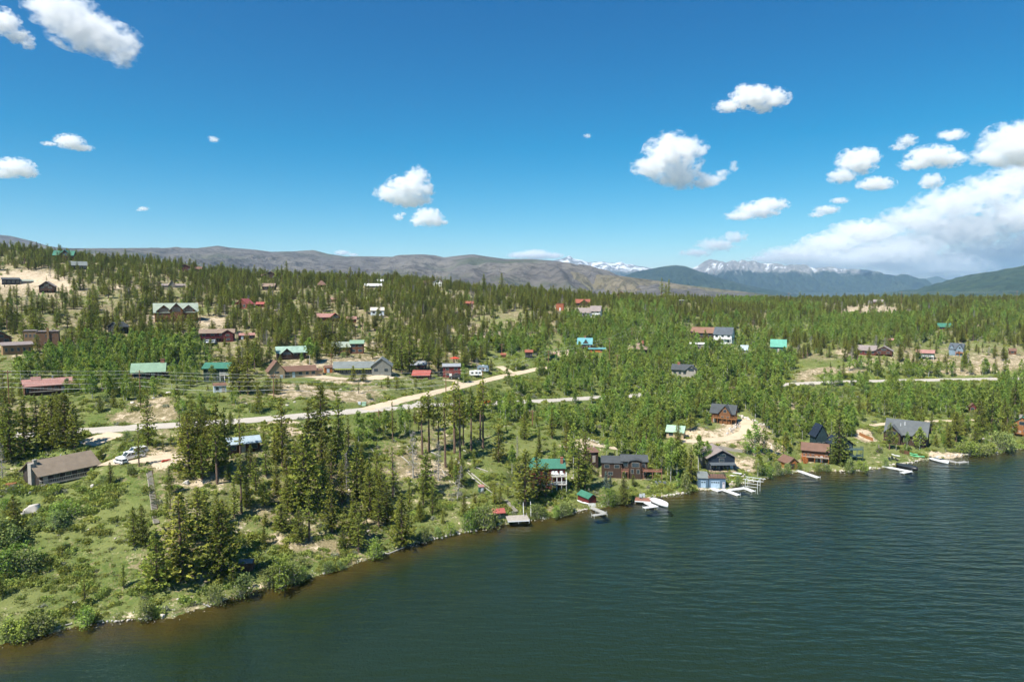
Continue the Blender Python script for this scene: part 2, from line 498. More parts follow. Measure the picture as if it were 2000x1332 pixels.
H('house', 'brown house with orange-railed deck on stilts by the big spruce', 1591, 902, 0,
  [B(0, 52, 34, 24, 10, 'x', 'rust_brown', 'r_brown', win=4, door=2, ov=4)], decks=[(-28, 28, -9, 11, 5, 'orange_wood', 'weathered', 5)], extra=[('stair', -22, -9, 11, -18, 'orange_wood')])
H('house', 'navy-roofed house with teal wraparound decks behind the big spruce', 1650, 897, 30,
  [B(-2, 40, 44, 30, 14, 'y', 'dark_teal', 'r_navy', win=3, win2=2, glass=1, ov=4), B(-34, 26, 28, 34, 20, 'y', 'dark_teal', 'r_navy', y=38, z=8, win=2, ov=3)],
  decks=[(-22, 34, -14, 22, 5, 'teal_paint', 'teal_paint', 5), (-22, 34, -14, 9, 4, 'teal_paint', 'teal_paint', 5)])
H('lodge', 'wide brown lodge with dark grey roof behind the leafy trees', 1768, 869, -8,
  [B(0, 82, 48, 24, 22, 'x', 'dark_brown', 'r_grey_dark', win=4, door=1, ov=5), B(-26, 34, 24, 22, 15, 'y', 'dark_brown', 'r_grey_dark', y=-10, glass=1, ov=4), B(28, 20, 22, 24, 12, 'y', 'dark_brown', 'r_grey_dark', y=-6, glass=1, ov=3)],
  chim=[(0, -.3, -.5, 2, 2, 5, 'metal'), (0, -.1, -.4, 2.5, 2.5, 6, 'metal')])
H('house', 'orange log house with green roof at the right shore', 1996, 852, -22,
  [B(0, 50, 40, 22, 16, 'y', 'honey_log', 'r_green', win=3, door=1, glass=1, ov=3)], chim=[(0, -.6, .4, 6, 6, 7, 'stone')], decks=[(-32, 26, -10, 6, 5, 'honey_log', 'honey_log', 4)])
H('log_house', 'log house with dark hipped gable roof above the sandy drive', 1415, 826, -12,
  [B(-4, 46, 30, 22, 12, 'x', 'honey_dark', 'r_dark', win=3, door=1, ov=5), B(2, 22, 24, 22, 13, 'y', 'honey_dark', 'r_dark', y=-8, glass=1, win=2, ov=3)], decks=[(-22, 26, -12, 11, 5, 'honey_log', 'honey_log', 6)])
H('cabin', 'small cabin with pale green roof hidden by birches', 1318, 856, -10, [B(0, 34, 24, 14, 9, 'x', 'tan_paint', 'r_palegreen', win=2, ov=3)])
H('cabin', 'small dark red cabin among spruces at the right', 1900, 806, 10, [B(0, 13, 14, 12, 6, 'y', 'maroon', 'r_brown', win=1, ov=2)])
# --- middle of the hillside
H('lodge', 'long brown lodge with pink metal roof behind the power line', 97, 770, 6,
  [B(0, 96, 40, 20, 9, 'x', 'rust_brown', 'r_pink', win=6, win2=0, door=1, rw=1, ov=6)], chim=[(0, .2, .0, 3, 3, 5, 'metal')], decks=[(-40, 30, -9, 8, 4, 'rust_brown', 'weathered', 5)], extra=[('monitor', -24, 20, 16, 6, 'r_pink')])
H('house', 'low house with sage green roof and brick chimney', 290, 741, -6, [B(0, 64, 40, 17, 13, 'x', 'maroon_brown', 'r_sage', win=3, door=1, ov=5)], chim=[(0, .86, .1, 8, 7, 8, 'brick')])
H('house', 'green-roofed house with side balcony beside the white shed', 422, 746, -20, [B(0, 52, 36, 28, 8, 'x', 'dark_green', 'r_green', win=3, win2=2, rw=2, ov=4)], decks=[(10, 30, -7, 14, 5, 'white_paint', 'weathered', 3)])
H('shed', 'small white shed with brown roof below the power line', 430, 766, 4, [B(0, 25, 18, 13, 4, 'x', 'white_blue', 'r_brown', win=1, door=1, ov=1.5)], cat='shed')
H('house', 'tan house with steep brown gable and long low wing', 572, 738, 10,
  [B(-31, 30, 36, 16, 18, 'y', 'tan_stucco', 'r_brown', win=1, win2=1, door=1, ov=3), B(16, 66, 28, 13, 8, 'x', 'tan_stucco', 'r_brown', y=5, win=4, door=1, ov=2.5), B(56, 14, 20, 11, 3, 'x', 'tan_stucco', 'r_brown', y=8, ov=1)])
H('house', 'long grey house with dark glazed front and grey gabled end', 708, 732, -5,
  [B(-18, 76, 34, 15, 9, 'x', 'dark_glass_wall', 'r_grey', win=9, ov=4), B(38, 38, 44, 18, 14, 'y', 'grey_siding', 'r_grey', y=-6, win=2, ov=3)], extra=[('fascia', -18, 84, 15.0, 'lime_trim')])
H('shed', 'little golden wood shed beside the long grey house', 642, 728, 10, [B(0, 15, 12, 10, 3.5, 'x', 'orange_wood', 'r_brown', door=1, ov=1)], cat='shed')
H('log_house', 'two-part log house with pale roofs on the open slope', 680, 691, -4,
  [B(-14, 36, 28, 14, 8, 'x', 'honey_dark', 'r_sagegrey', win=2, door=1, ov=2.5), B(17, 26, 28, 20, 5, 'x', 'rust_brown', 'r_sage', y=2, win=2, win2=2, ov=2.5)], decks=[(-32, 4, -6, 3, 4, 'rust_brown', 'rust_brown', 4)])
H('house', 'dark house with weathered pale green roof behind aspens', 570, 701, 6,
  [B(0, 56, 32, 14, 9, 'x', 'dark_brown', 'r_patina', win=3, door=1, ov=4), B(-10, 22, 20, 12, 9, 'y', 'dark_brown', 'r_patina', y=-6, glass=1, ov=3)], decks=[(-24, 28, -9, 3, 4, 'dark_brown', 'dark_brown', 4)])
H('house', 'long maroon house with brown roof and full-width balcony', 424, 668, -4,
  [B(0, 68, 32, 18, 6, 'x', 'maroon', 'r_tanbrown', win=4, win2=4, door=1, ov=3), B(21, 22, 20, 17, 6, 'y', 'maroon', 'r_tanbrown', y=-3, win=1, win2=1, ov=2)], decks=[(-34, 10, -6, 9, 3, 'maroon', 'maroon', 5)])
H('garage', 'low garage with pink roof beside the maroon house', 482, 663, 2, [B(0, 32, 20, 8, 3.5, 'x', 'maroon', 'r_pink', win=1, door=1, ov=1.5)], cat='garage')
H('garage', 'garage with bright red roof among the roadside pines', 822, 741, -12, [B(0, 33, 26, 9, 7, 'x', 'rust_brown', 'r_red', win=1, ov=3)], cat='garage')
H('house', 'red house with grey roof and upper terrace beside the dirt road', 882, 738, 0, [B(0, 34, 24, 22, 4, 'x', 'barn_red', 'r_steel', y=6, win=2, win2=2, ov=2)], decks=[(-10, 18, -6, 11.5, 4, 'rust_brown', 'r_red', 3)], extra=[('door', -2, 5, 8, 0, 'white_paint')])
H('cabin', 'grey-roofed cabin half hidden behind the roadside pines', 818, 722, 0, [B(0, 30, 20, 10, 5, 'x', 'dark_brown', 'r_steel', win=2, ov=2)])
H('lodge', 'big log lodge with pale green roof and three front gables', 345, 628, 2,
  [B(0, 84, 40, 20, 15, 'x', 'honey_dark', 'r_sagegrey', win=4, win2=2, door=1, ov=4), B(-24, 26, 20, 22, 10, 'y', 'honey_dark', 'r_sagegrey', y=-3, glass=1, ov=3), B(24, 26, 20, 22, 10, 'y', 'honey_dark', 'r_sagegrey', y=-3, glass=1, ov=3), B(0, 24, 24, 24, 12, 'y', 'honey_dark', 'r_sagegrey', y=-8, glass=1, ov=3)],
  decks=[(-42, 42, -8, 6, 4, 'honey_log', 'honey_log', 7)])
H('cabin', 'small black cabin with dark gable among dense pines', 222, 652, -35, [B(0, 26, 34, 14, 8, 'y', 'black_stain', 'r_dark', win=1, glass=1, ov=3)])
H('house', 'tan flat-roofed building at the left edge', 36, 692, 8, [B(0, 60, 30, 18, 4, 's', 'tan_wood', 'r_taupe', win=5, ov=3)])
H('house', 'brown two-storey block with tan chimney among the pines', 88, 680, -6, [B(6, 44, 30, 32, 0, 'f', 'brown_ply', 'r_taupe', win=1, win2=1, ov=1), B(-28, 24, 26, 34, 0, 'f', 'tan_wood', 'r_taupe', win=2, win2=3, ov=1)], extra=[('endchim', 8, -2, 3.5, 2.5, 40, 'tan_wood')])
H('house', 'house with green angled roof cut by the left edge', 2, 672, 10, [B(0, 44, 34, 12, 13, 'y', 'rust_brown', 'r_sage', win=2, glass=1, ov=4)])
H('barn', 'red cabin with pink-red roof on the upper slope', 472, 603, -32, [B(0, 24, 26, 10, 9, 'y', 'rust_red', 'r_red', win=2, ov=2)], cat='barn')
H('shed', 'small red-roofed shed beside the red cabin', 508, 600, -10, [B(0, 16, 12, 6, 3.5, 'x', 'maroon', 'r_red', ov=1.5)], cat='shed')
H('house', 'red-roofed house with dark gable among the mid-slope pines', 643, 628, 4, [B(-5, 36, 20, 9, 6, 'x', 'maroon', 'r_pink', win=2, ov=2), B(12, 18, 18, 9, 7, 'y', 'dark_brown', 'r_red', y=-3, glass=1, ov=2)])
H('garage', 'small garage with faded red roof in the pines', 686, 631, 0, [B(0, 20, 14, 8, 4, 'x', 'maroon', 'r_pink', door=1, ov=1.5)], cat='garage')
H('cabin', 'pale cabin with cream roof showing between pines', 737, 616, 0, [B(0, 26, 16, 10, 5, 'x', 'white_blue', 'r_cream', win=2, ov=1.5)])
H('cabin', 'tiny red roof deep in the upper forest', 652, 590, 0, [B(0, 10, 9, 5, 3, 'x', 'maroon', 'r_pink', ov=1)])
# --- on the ridge
H('lodge', 'red-brown lodge with green roof on the left ridge top', 124, 509, -14, [B(0, 40, 24, 11, 8, 'x', 'rust_brown', 'r_green', win=4, ov=2.5), B(4, 18, 16, 12, 8, 'y', 'maroon_brown', 'r_green', y=-4, glass=1, ov=2)], decks=[(-12, 22, -5, 4, 2.5, 'rust_brown', 'rust_brown', 4)])
H('house', 'grey-roofed house just below the ridge lodge', 153, 527, 2, [B(0, 34, 20, 9, 7, 'x', 'black_stain', 'r_grey', win=4, ov=2)])
H('cabin', 'dark brown gabled cabin on the sandy clearing', 91, 572, -12, [B(0, 30, 26, 13, 9, 'y', 'dark_brown', 'r_taupe', win=2, win2=2, glass=1, ov=2.5)], decks=[(-14, 14, -4, 6, 2.5, 'rust_brown', 'rust_brown', 3)])
H('house', 'low modern house on the bare sandy bench', 22, 556, 4, [B(0, 34, 20, 10, 3, 's', 'black_stain', 'r_dark', win=4, ov=2), B(30, 30, 16, 7, 2.5, 's', 'weathered_wall', 'r_sagegrey', y=2, win=2, ov=1.5)])
H('house', 'brown ridge house with two gables against the hills', 366, 531, -8, [B(-5, 30, 18, 8, 6, 'y', 'maroon_brown', 'r_brown', win=2, ov=2), B(17, 22, 14, 6, 4, 'x', 'maroon_brown', 'r_brown', win=2, ov=1.5)])
H('cabin', 'grey A-frame cabin with low side wings', 336, 562, 0, [B(0, 18, 16, 1.5, 13, 'y', 'weathered_wall', 'r_taupe', glass=1, ov=1.5), B(16, 20, 12, 4, 3, 'x', 'weathered_wall', 'r_taupe', win=1, ov=1), B(-14, 12, 12, 4, 3, 'x', 'weathered_wall', 'r_taupe', win=1, ov=1)])
H('cabin', 'dark brown gable on the ridge beside a lone tall pine', 528, 545, -8, [B(0, 24, 18, 8, 6, 'y', 'dark_brown', 'r_brown', win=2, ov=2), B(-12, 12, 14, 6, 3, 'x', 'dark_brown', 'r_brown', ov=1)])
H('cabin', 'brown cabin with tan roof under the ridge', 524, 567, -14, [B(0, 24, 18, 8, 5, 'x', 'dark_brown', 'r_tanbrown', win=2, ov=2)])
H('cabin', 'small cabin with steep brown hip roof in the forest', 628, 561, 0, [B(0, 18, 16, 4, 9, 'hip', 'dark_brown', 'r_brown', ov=1.5)])
H('house', 'long white-roofed building on the ridge', 736, 553, 0, [B(0, 30, 14, 4, 3, 'x', 'white_blue', 'r_white', win=3, ov=1.5)])
H('house', 'second white roof just below the ridge', 729, 563, 0, [B(0, 32, 14, 5, 3.5, 'x', 'weathered_wall', 'r_white', win=3, ov=1.5)])
H('house', 'white gabled house with brown roof on the ridge', 852, 560, -10, [B(3, 20, 16, 8, 7, 'y', 'white_paint', 'r_brown', win=2, glass=1, ov=2), B(-18, 18, 14, 7, 4, 'x', 'rust_brown', 'r_brown', win=2, ov=1.5)])
# --- upper right
H('log_house', 'log house with tall glass gable on the skyline forest', 1216, 585, -8, [B(-3, 22, 20, 10, 8, 'y', 'honey_dark', 'r_tanbrown', glass=1, win=3, ov=2), B(12, 14, 16, 10, 6, 'y', 'honey_dark', 'r_tanbrown', y=4, glass=1, ov=2)])
H('cabin', 'maroon-roofed cabin below the glass-gabled log house', 1137, 598, -6, [B(0, 28, 18, 7, 6, 'x', 'dark_brown', 'r_rust', win=2, ov=2), B(4, 14, 12, 7, 5, 'y', 'dark_brown', 'r_rust', y=-2, ov=1.5)])
H('house', 'white house with two grey gables among the upper pines', 1150, 620, -10, [B(-10, 26, 20, 10, 8, 'x', 'white_paint', 'r_taupe', win=3, ov=2), B(12, 20, 22, 13, 9, 'x', 'white_paint', 'r_taupe', y=2, win=2, win2=2, rw=1, ov=2)], decks=[(-22, 4, -6, 3, 2.5, 'dark_brown', 'dark_brown', 3)])
H('garage', 'boxy orange-red garage in the upper forest', 1093, 607, -6, [B(0, 15, 12, 13, 0, 'f', 'rust_orange', 'r_rust', door=1, ov=.5)], cat='garage')
H('cabin', 'dark cabin with red trim hidden in the central forest', 915, 601, 0, [B(0, 18, 14, 8, 4, 'x', 'maroon', 'r_rust', win=2, ov=1.5)])
H('house', 'flat white-roofed modern house in the upper forest', 1334, 596, 0, [B(0, 16, 12, 9, 0, 'f', 'dark_brown', 'r_white', win=3, ov=1.5)])
H('cabin', 'brown box cabin on the far treeline', 1428, 584, 0, [B(0, 10, 9, 8, 0, 'f', 'weathered_wall', 'r_taupe', win=1, ov=.5)])
H('cabin', 'cabin with bright turquoise roof and dormer on stilted deck', 1142, 680, -4, [B(0, 28, 20, 9, 10, 'x', 'dark_brown', 'r_teal', win=2, door=1, ov=2), B(2, 10, 10, 10, 7, 'y', 'dark_brown', 'r_teal', y=-1, glass=1, ov=1)], chim=[(0, .0, .1, 2.5, 2.5, 5, 'brick')], decks=[(-14, 26, -7, 2.5, 2.5, 'dark_brown', 'dark_brown', 5)])
H('shed', 'long low carport with turquoise roof below the turquoise cabin', 1166, 688, -2, [B(0, 32, 12, 6, 1.5, 's', 'orange_wood', 'r_teal', win=2, ov=1.5)], cat='shed')
H('house', 'brown hip-roofed bungalow in the aspen grove', 1245, 692, -8, [B(0, 34, 28, 10, 11, 'hip', 'black_stain', 'r_tanbrown', win=3, door=1, ov=3.5)], chim=[(0, .5, .0, 4, 4, 5, 'brick')])
H('house', 'brown-roofed house beside the white two-storey house', 1371, 660, -12, [B(0, 44, 28, 11, 9, 'x', 'dark_brown', 'r_rustbrown', win=3, ov=2.5)])
H('house', 'white two-storey house with slate roof and balconies', 1411, 672, -14, [B(0, 36, 26, 20, 12, 'x', 'white_paint', 'r_slate', win=3, win2=3, rw=2, ov=2)], decks=[(-8, 16, -5, 11, 3, 'white_paint', 'white_paint', 3)])
H('trailer_home', 'long white-roofed mobile home in the aspens', 1361, 681, -4, [B(0, 28, 14, 9, 2, 'x', 'weathered_wall', 'r_white', win=4, door=1, ov=1.5)], cat='house')
H('house', 'stone house with dark gabled roof in the middle of the aspens', 1336, 736, -6, [B(-4, 40, 26, 15, 8, 'x', 'stone', 'r_dark', win=3, door=1, ov=3), B(14, 18, 20, 15, 7, 'y', 'stone', 'r_dark', y=-3, glass=1, ov=2.5)], chim=[(0, -.4, .0, 5, 4, 4, 'brick')])
H('house', 'green house with mint green roof deep in the mixed forest', 1520, 688, 0, [B(0, 30, 22, 12, 12, 'x', 'green_paint', 'r_mint', win=2, door=1, ov=2)])
H('shed', 'small grey-roofed shed with brick chimney in the aspens', 1453, 690, -6, [B(0, 14, 16, 7, 8, 'x', 'weathered_wall', 'r_bluegrey', ov=1.5)], cat='shed')
H('house', 'dark red double house with grey-brown roofs above the road', 1708, 694, -6, [B(-16, 36, 24, 10, 8, 'x', 'maroon', 'r_taupe', win=3, ov=2.5), B(18, 32, 24, 10, 8, 'y', 'maroon_brown', 'r_taupe', y=-2, glass=1, win=2, ov=2.5)], decks=[(2, 34, -6, 4, 3, 'rust_brown', 'rust_brown', 4)])
H('house', 'green house with pink roof above the right road', 1806, 701, -4, [B(0, 36, 20, 12, 5, 'x', 'green_paint', 'r_pink', win=4, win2=0, door=1, ov=2)], decks=[(-6, 18, -4, 5, 2.5, 'white_paint', 'weathered', 3)])
H('house', 'blue-grey gabled house with orange balcony', 1866, 694, -16, [B(0, 28, 22, 13, 10, 'x', 'blue_grey', 'r_slate', win=2, win2=2, ov=2), B(9, 14, 14, 13, 9, 'y', 'blue_grey', 'r_slate', y=-3, glass=1, win=1, ov=1.5), B(-8, 10, 10, 13, 7, 'y', 'blue_grey', 'r_slate', y=-1, ov=1)], decks=[(2, 18, -7, 6, 2.5, 'orange_wood', 'orange_wood', 3)])
H('log_house', 'reddish log house with teal green roof on the far slope', 1848, 645, 10, [B(0, 32, 20, 7, 6, 'x', 'rust_brown', 'r_green', win=3, ov=2)])
H('cabin', 'little brown cabin near the right edge above the road', 1978, 692, 8, [B(0, 14, 12, 7, 4, 'x', 'rust_brown', 'r_brown', win=1, ov=1.5)])
H('house', 'low tan house on the far right treeline', 1866, 594, 0, [B(0, 24, 12, 5, 3, 'x', 'weathered_wall', 'r_taupe', win=3, ov=1.5)])
H('house', 'stone-grey house on the far rocky knoll', 1715, 595, 0, [B(0, 18, 12, 6, 3.5, 'x', 'rust_brown', 'r_taupe', win=2, ov=1.5), B(-17, 12, 10, 5, 4, 'y', 'weathered_wall', 'r_taupe', ov=1)])
H('shed', 'tiny pink-roofed shed behind the double house', 1738, 669, 0, [B(0, 14, 10, 5, 2.5, 'x', 'dark_green', 'r_pink', ov=1)], cat='shed')
H('shed', 'rusty shed roof in the shrubs beside the dirt road', 983, 698, 0, [B(0, 10, 9, 5, 2.5, 'x', 'rust_brown', 'r_rust', ov=1)], cat='shed')
H('shed', 'dark shed under a big bush with orange roof edge', 1033, 700, 0, [B(0, 14, 12, 12, 3, 's', 'black_stain', 'r_rust', ov=1.5)], cat='shed')
H('shed', 'dark green metal shed at the end of the dirt road', 1081, 699, -6, [B(0, 14, 12, 6, 2, 's', 'green_metal', 'r_pink', ov=.8)], cat='shed')

def place_houses():
    for h in HOUSES:
        p = at(h['px'], h['py'])
        az = math.atan2(p.x, p.y)
        k = p.y / F
        h['pos'] = p; h['k'] = k; h['kw'] = k * math.cos(az); h['rz'] = math.radians(h['yaw']) - az
        x0 = min(b['x'] - b['w'] / 2 for b in h['blocks']); x1 = max(b['x'] + b['w'] / 2 for b in h['blocks'])
        d1 = max(b['y'] + b['d'] for b in h['blocks']); top = max(b['z'] + b['h'] + b['rise'] for b in h['blocks'])
        c, s = math.cos(h['rz']), math.sin(h['rz'])
        kw = h['kw']
        W = lambda lx, ly: Vector((p.x + lx * kw * c - ly * kw * s, p.y + lx * kw * s + ly * kw * c, p.z))
        # level a shelf for it
        a, b = W(x0 + (x1 - x0) * .2, d1 * .45), W(x1 - (x1 - x0) * .2, d1 * .45)
        flatten([(a.x, a.y, p.z - .05), (b.x, b.y, p.z - .05)], d1 * .5 * kw + .6, 3.5)
        pts = [W(x, y) for x in (x0, x1) for y in (0, d1)]
        pr = [project(q.x, q.y, q.z + zz) for q in pts for zz in (0, top * k)]
        h['bbox'] = (min(q[0] for q in pr), min(q[1] for q in pr), max(q[0] for q in pr), max(q[1] for q in pr))
        h['radius'] = max(x1 - x0, d1) * .55 * kw
        h['centre'] = W((x0 + x1) / 2, d1 / 2)
place_houses()
# ------------------------------------------------------------------ the ground sheet
def ground_material():
    m = bpy.data.materials.new('ground')
    nt, N, L = nodes_of(m)
    out = N.new('ShaderNodeOutputMaterial')
    b = N.new('ShaderNodeBsdfPrincipled')
    b.inputs['Roughness'].default_value = 0.95
    b.inputs['Specular IOR Level'].default_value = 0.1
    L.new(b.outputs[0], out.inputs[0])
    at_ = N.new('ShaderNodeAttribute'); at_.attribute_name = 'cover'
    sep = N.new('ShaderNodeSeparateColor'); L.new(at_.outputs['Color'], sep.inputs[0])
    tc = N.new('ShaderNodeTexCoord')
    def noise(scale, detail=3, rough=0.6, off=0):
        n = N.new('ShaderNodeTexNoise')
        n.inputs['Scale'].default_value = scale; n.inputs['Detail'].default_value = detail; n.inputs['Roughness'].default_value = rough
        mp = N.new('ShaderNodeMapping'); mp.inputs['Location'].default_value = (off, off * 2.3, 0)
        L.new(tc.outputs['Object'], mp.inputs[0]); L.new(mp.outputs[0], n.inputs['Vector'])
        return n.outputs[0]
    def ramp(v, a, bb, t0=0.0, t1=1.0):
        r = N.new('ShaderNodeMapRange'); r.interpolation_type = 'SMOOTHSTEP'
        r.inputs['From Min'].default_value = a; r.inputs['From Max'].default_value = bb
        r.inputs['To Min'].default_value = t0; r.inputs['To Max'].default_value = t1
        L.new(v, r.inputs['Value']); return r.outputs[0]
    def mathn(op, a, c):
        n = N.new('ShaderNodeMath'); n.operation = op
        for k, v in enumerate((a, c)):
            if isinstance(v, (int, float)): n.inputs[k].default_value = v
            else: L.new(v, n.inputs[k])
        return n.outputs[0]
    def mix(f, a, c):
        n = N.new('ShaderNodeMix'); n.data_type = 'RGBA'
        if isinstance(f, (int, float)): n.inputs[0].default_value = f
        else: L.new(f, n.inputs[0])
        for k, v in ((6, a), (7, c)):
            if isinstance(v, tuple): n.inputs[k].default_value = (*v, 1)
            else: L.new(v, n.inputs[k])
        return n.outputs[2]
    n_big = noise(0.06, 3); n_mid = noise(0.35, 4, 0.65, 11); n_fine = noise(2.2, 2, 0.7, 31); n_tuft = noise(0.9, 3, 0.7, 51)
    grass = mix(ramp(n_mid, .35, .65), (0.115, 0.145, 0.034), (0.185, 0.205, 0.062))
    grass = mix(ramp(n_fine, .3, .7), grass, (0.075, 0.115, 0.028))
    grass = mix(ramp(n_big, .42, .62, 0, .5), grass, (0.20, 0.205, 0.075))
    dry = mix(ramp(n_mid, .3, .7), (0.20, 0.165, 0.085), (0.31, 0.255, 0.15))
    dry = mix(ramp(n_fine, .45, .7), dry, (0.13, 0.115, 0.06))
    bare = mix(ramp(n_mid, .3, .7), (0.42, 0.33, 0.22), (0.56, 0.46, 0.33))
    bare = mix(ramp(n_fine, .5, .75), bare, (0.33, 0.25, 0.17))
    g = mathn('ADD', sep.outputs[0], mathn('MULTIPLY', mathn('SUBTRACT', n_tuft, 0.5), 1.5))
    g = mathn('ADD', g, mathn('MULTIPLY', mathn('SUBTRACT', n_big, 0.5), 1.2))
    c = mix(ramp(g, .36, .62), dry, grass)
    bb = mathn('ADD', sep.outputs[1], mathn('MULTIPLY', mathn('SUBTRACT', n_tuft, 0.5), 2.0))
    bb = mathn('ADD', bb, mathn('MULTIPLY', mathn('SUBTRACT', n_mid, 0.5), 1.6))
    c = mix(ramp(bb, .38, .80), c, bare)
    # lake bed: brown silt in the shallows, painted dark green further out for light lost in deep water
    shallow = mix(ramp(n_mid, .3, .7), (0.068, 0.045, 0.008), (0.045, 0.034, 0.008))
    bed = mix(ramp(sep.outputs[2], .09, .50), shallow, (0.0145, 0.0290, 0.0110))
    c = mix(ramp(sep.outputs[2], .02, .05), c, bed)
    L.new(c, b.inputs['Base Color'])
    bp = N.new('ShaderNodeBump'); bp.inputs['Strength'].default_value = 0.7; bp.inputs['Distance'].default_value = 0.35
    L.new(mathn('ADD', n_tuft, mathn('MULTIPLY', n_fine, 0.5)), bp.inputs['Height']); L.new(bp.outputs[0], b.inputs['Normal'])
    return m

def build_ground():
    X = UU * DD
    V = np.stack([X.ravel(), DD.ravel(), ZG.ravel()], 1)
    nr, nc = UU.shape
    idx = np.arange(nr * nc).reshape(nr, nc)
    T = np.stack([idx[:-1, :-1].ravel(), idx[:-1, 1:].ravel(), idx[1:, 1:].ravel(), idx[1:, :-1].ravel()], 1)
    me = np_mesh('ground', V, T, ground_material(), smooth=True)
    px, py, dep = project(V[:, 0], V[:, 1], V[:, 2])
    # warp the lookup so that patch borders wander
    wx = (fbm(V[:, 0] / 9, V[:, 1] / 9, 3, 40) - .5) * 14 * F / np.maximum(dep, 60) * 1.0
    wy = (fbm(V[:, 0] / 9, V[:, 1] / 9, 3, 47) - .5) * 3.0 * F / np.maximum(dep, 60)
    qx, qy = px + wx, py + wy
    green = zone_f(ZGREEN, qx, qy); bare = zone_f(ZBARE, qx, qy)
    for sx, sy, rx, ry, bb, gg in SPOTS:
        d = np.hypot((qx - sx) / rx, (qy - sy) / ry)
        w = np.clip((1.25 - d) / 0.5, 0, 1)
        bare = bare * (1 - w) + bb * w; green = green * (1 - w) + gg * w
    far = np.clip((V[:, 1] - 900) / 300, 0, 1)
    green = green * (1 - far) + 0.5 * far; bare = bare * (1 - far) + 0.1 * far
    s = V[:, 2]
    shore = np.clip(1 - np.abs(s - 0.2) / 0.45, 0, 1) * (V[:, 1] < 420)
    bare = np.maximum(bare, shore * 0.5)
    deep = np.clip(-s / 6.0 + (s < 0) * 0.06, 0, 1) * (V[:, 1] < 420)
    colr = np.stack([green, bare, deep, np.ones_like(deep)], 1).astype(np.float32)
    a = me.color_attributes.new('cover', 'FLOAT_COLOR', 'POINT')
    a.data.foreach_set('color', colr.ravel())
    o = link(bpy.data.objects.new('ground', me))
    tag(o, 'grassy and rocky hillside falling to the lake shore', kind='structure')
    return o

def road_material(kind):
    m = bpy.data.materials.new('road_' + kind)
    nt, N, L = nodes_of(m)
    out = N.new('ShaderNodeOutputMaterial'); b = N.new('ShaderNodeBsdfPrincipled')
    b.inputs['Roughness'].default_value = 0.92; b.inputs['Specular IOR Level'].default_value = 0.15
    L.new(b.outputs[0], out.inputs[0])
    tc = N.new('ShaderNodeTexCoord')
    n1 = N.new('ShaderNodeTexNoise'); n1.inputs['Scale'].default_value = 0.25; n1.inputs['Detail'].default_value = 8; n1.inputs['Roughness'].default_value = .7
    n2 = N.new('ShaderNodeTexNoise'); n2.inputs['Scale'].default_value = 3.0; n2.inputs['Detail'].default_value = 6
    L.new(tc.outputs['Object'], n1.inputs['Vector']); L.new(tc.outputs['Object'], n2.inputs['Vector'])
    r = N.new('ShaderNodeValToRGB')
    if kind == 'asphalt':
        cs = [(0.30, (0.34, 0.305, 0.25)), (0.5, (0.45, 0.41, 0.35)), (0.7, (0.52, 0.47, 0.40))]
    else:
        cs = [(0.30, (0.40, 0.315, 0.21)), (0.5, (0.53, 0.43, 0.30)), (0.7, (0.61, 0.51, 0.38))]
    r.color_ramp.elements[0].position = cs[0][0]; r.color_ramp.elements[0].color = (*cs[0][1], 1)
    r.color_ramp.elements[1].position = cs[2][0]; r.color_ramp.elements[1].color = (*cs[2][1], 1)
    e = r.color_ramp.elements.new(cs[1][0]); e.color = (*cs[1][1], 1)
    mx = N.new('ShaderNodeMath'); mx.operation = 'MULTIPLY_ADD'; mx.inputs[1].default_value = 0.35
    L.new(n2.outputs[0], mx.inputs[0])
    m3 = N.new('ShaderNodeMath'); m3.operation = 'MULTIPLY'; m3.inputs[1].default_value = 0.65
    L.new(n1.outputs[0], m3.inputs[0]); L.new(m3.outputs[0], mx.inputs[2])
    L.new(mx.outputs[0], r.inputs[0]); L.new(r.outputs[0], b.inputs['Base Color'])
    bp = N.new('ShaderNodeBump'); bp.inputs['Strength'].default_value = .4; bp.inputs['Distance'].default_value = .05
    L.new(n2.outputs[0], bp.inputs['Height']); L.new(bp.outputs[0], b.inputs['Normal'])
    return m

def build_road(name, P, half, matl, lift, label):
    """Ribbon across the levelled ground, uneven edges, 5 verts across."""
    n = len(P)
    T = np.gradient(P[:, :2], axis=0); T /= np.linalg.norm(T, axis=1)[:, None] + 1e-9
    Nn = np.stack([T[:, 1], -T[:, 0]], 1)
    jit = (fbm(np.arange(n) * .35, np.zeros(n), 3, 5) - .5) * half * .5
    jit2 = (fbm(np.arange(n) * .35, np.zeros(n) + 9, 3, 6) - .5) * half * .5
    V = []
    for i in range(n):
        for k in range(5):
            t = -1 + k / 2
            w = half + (jit[i] if k == 0 else jit2[i] if k == 4 else 0)
            x, y = P[i, :2] + Nn[i] * t * w
            V.append((x, y, max(P[i, 2], float(zat(x, y))) + 0.06 + lift + 0.04 * (1 - t * t)))
    Fc = [(i * 5 + k, i * 5 + k + 1, i * 5 + k + 6, i * 5 + k + 5) for i in range(n - 1) for k in range(4)]
    o = mesh_obj(name, V, Fc, matl, smooth=True)
    tag(o, label, kind='structure')
    return o

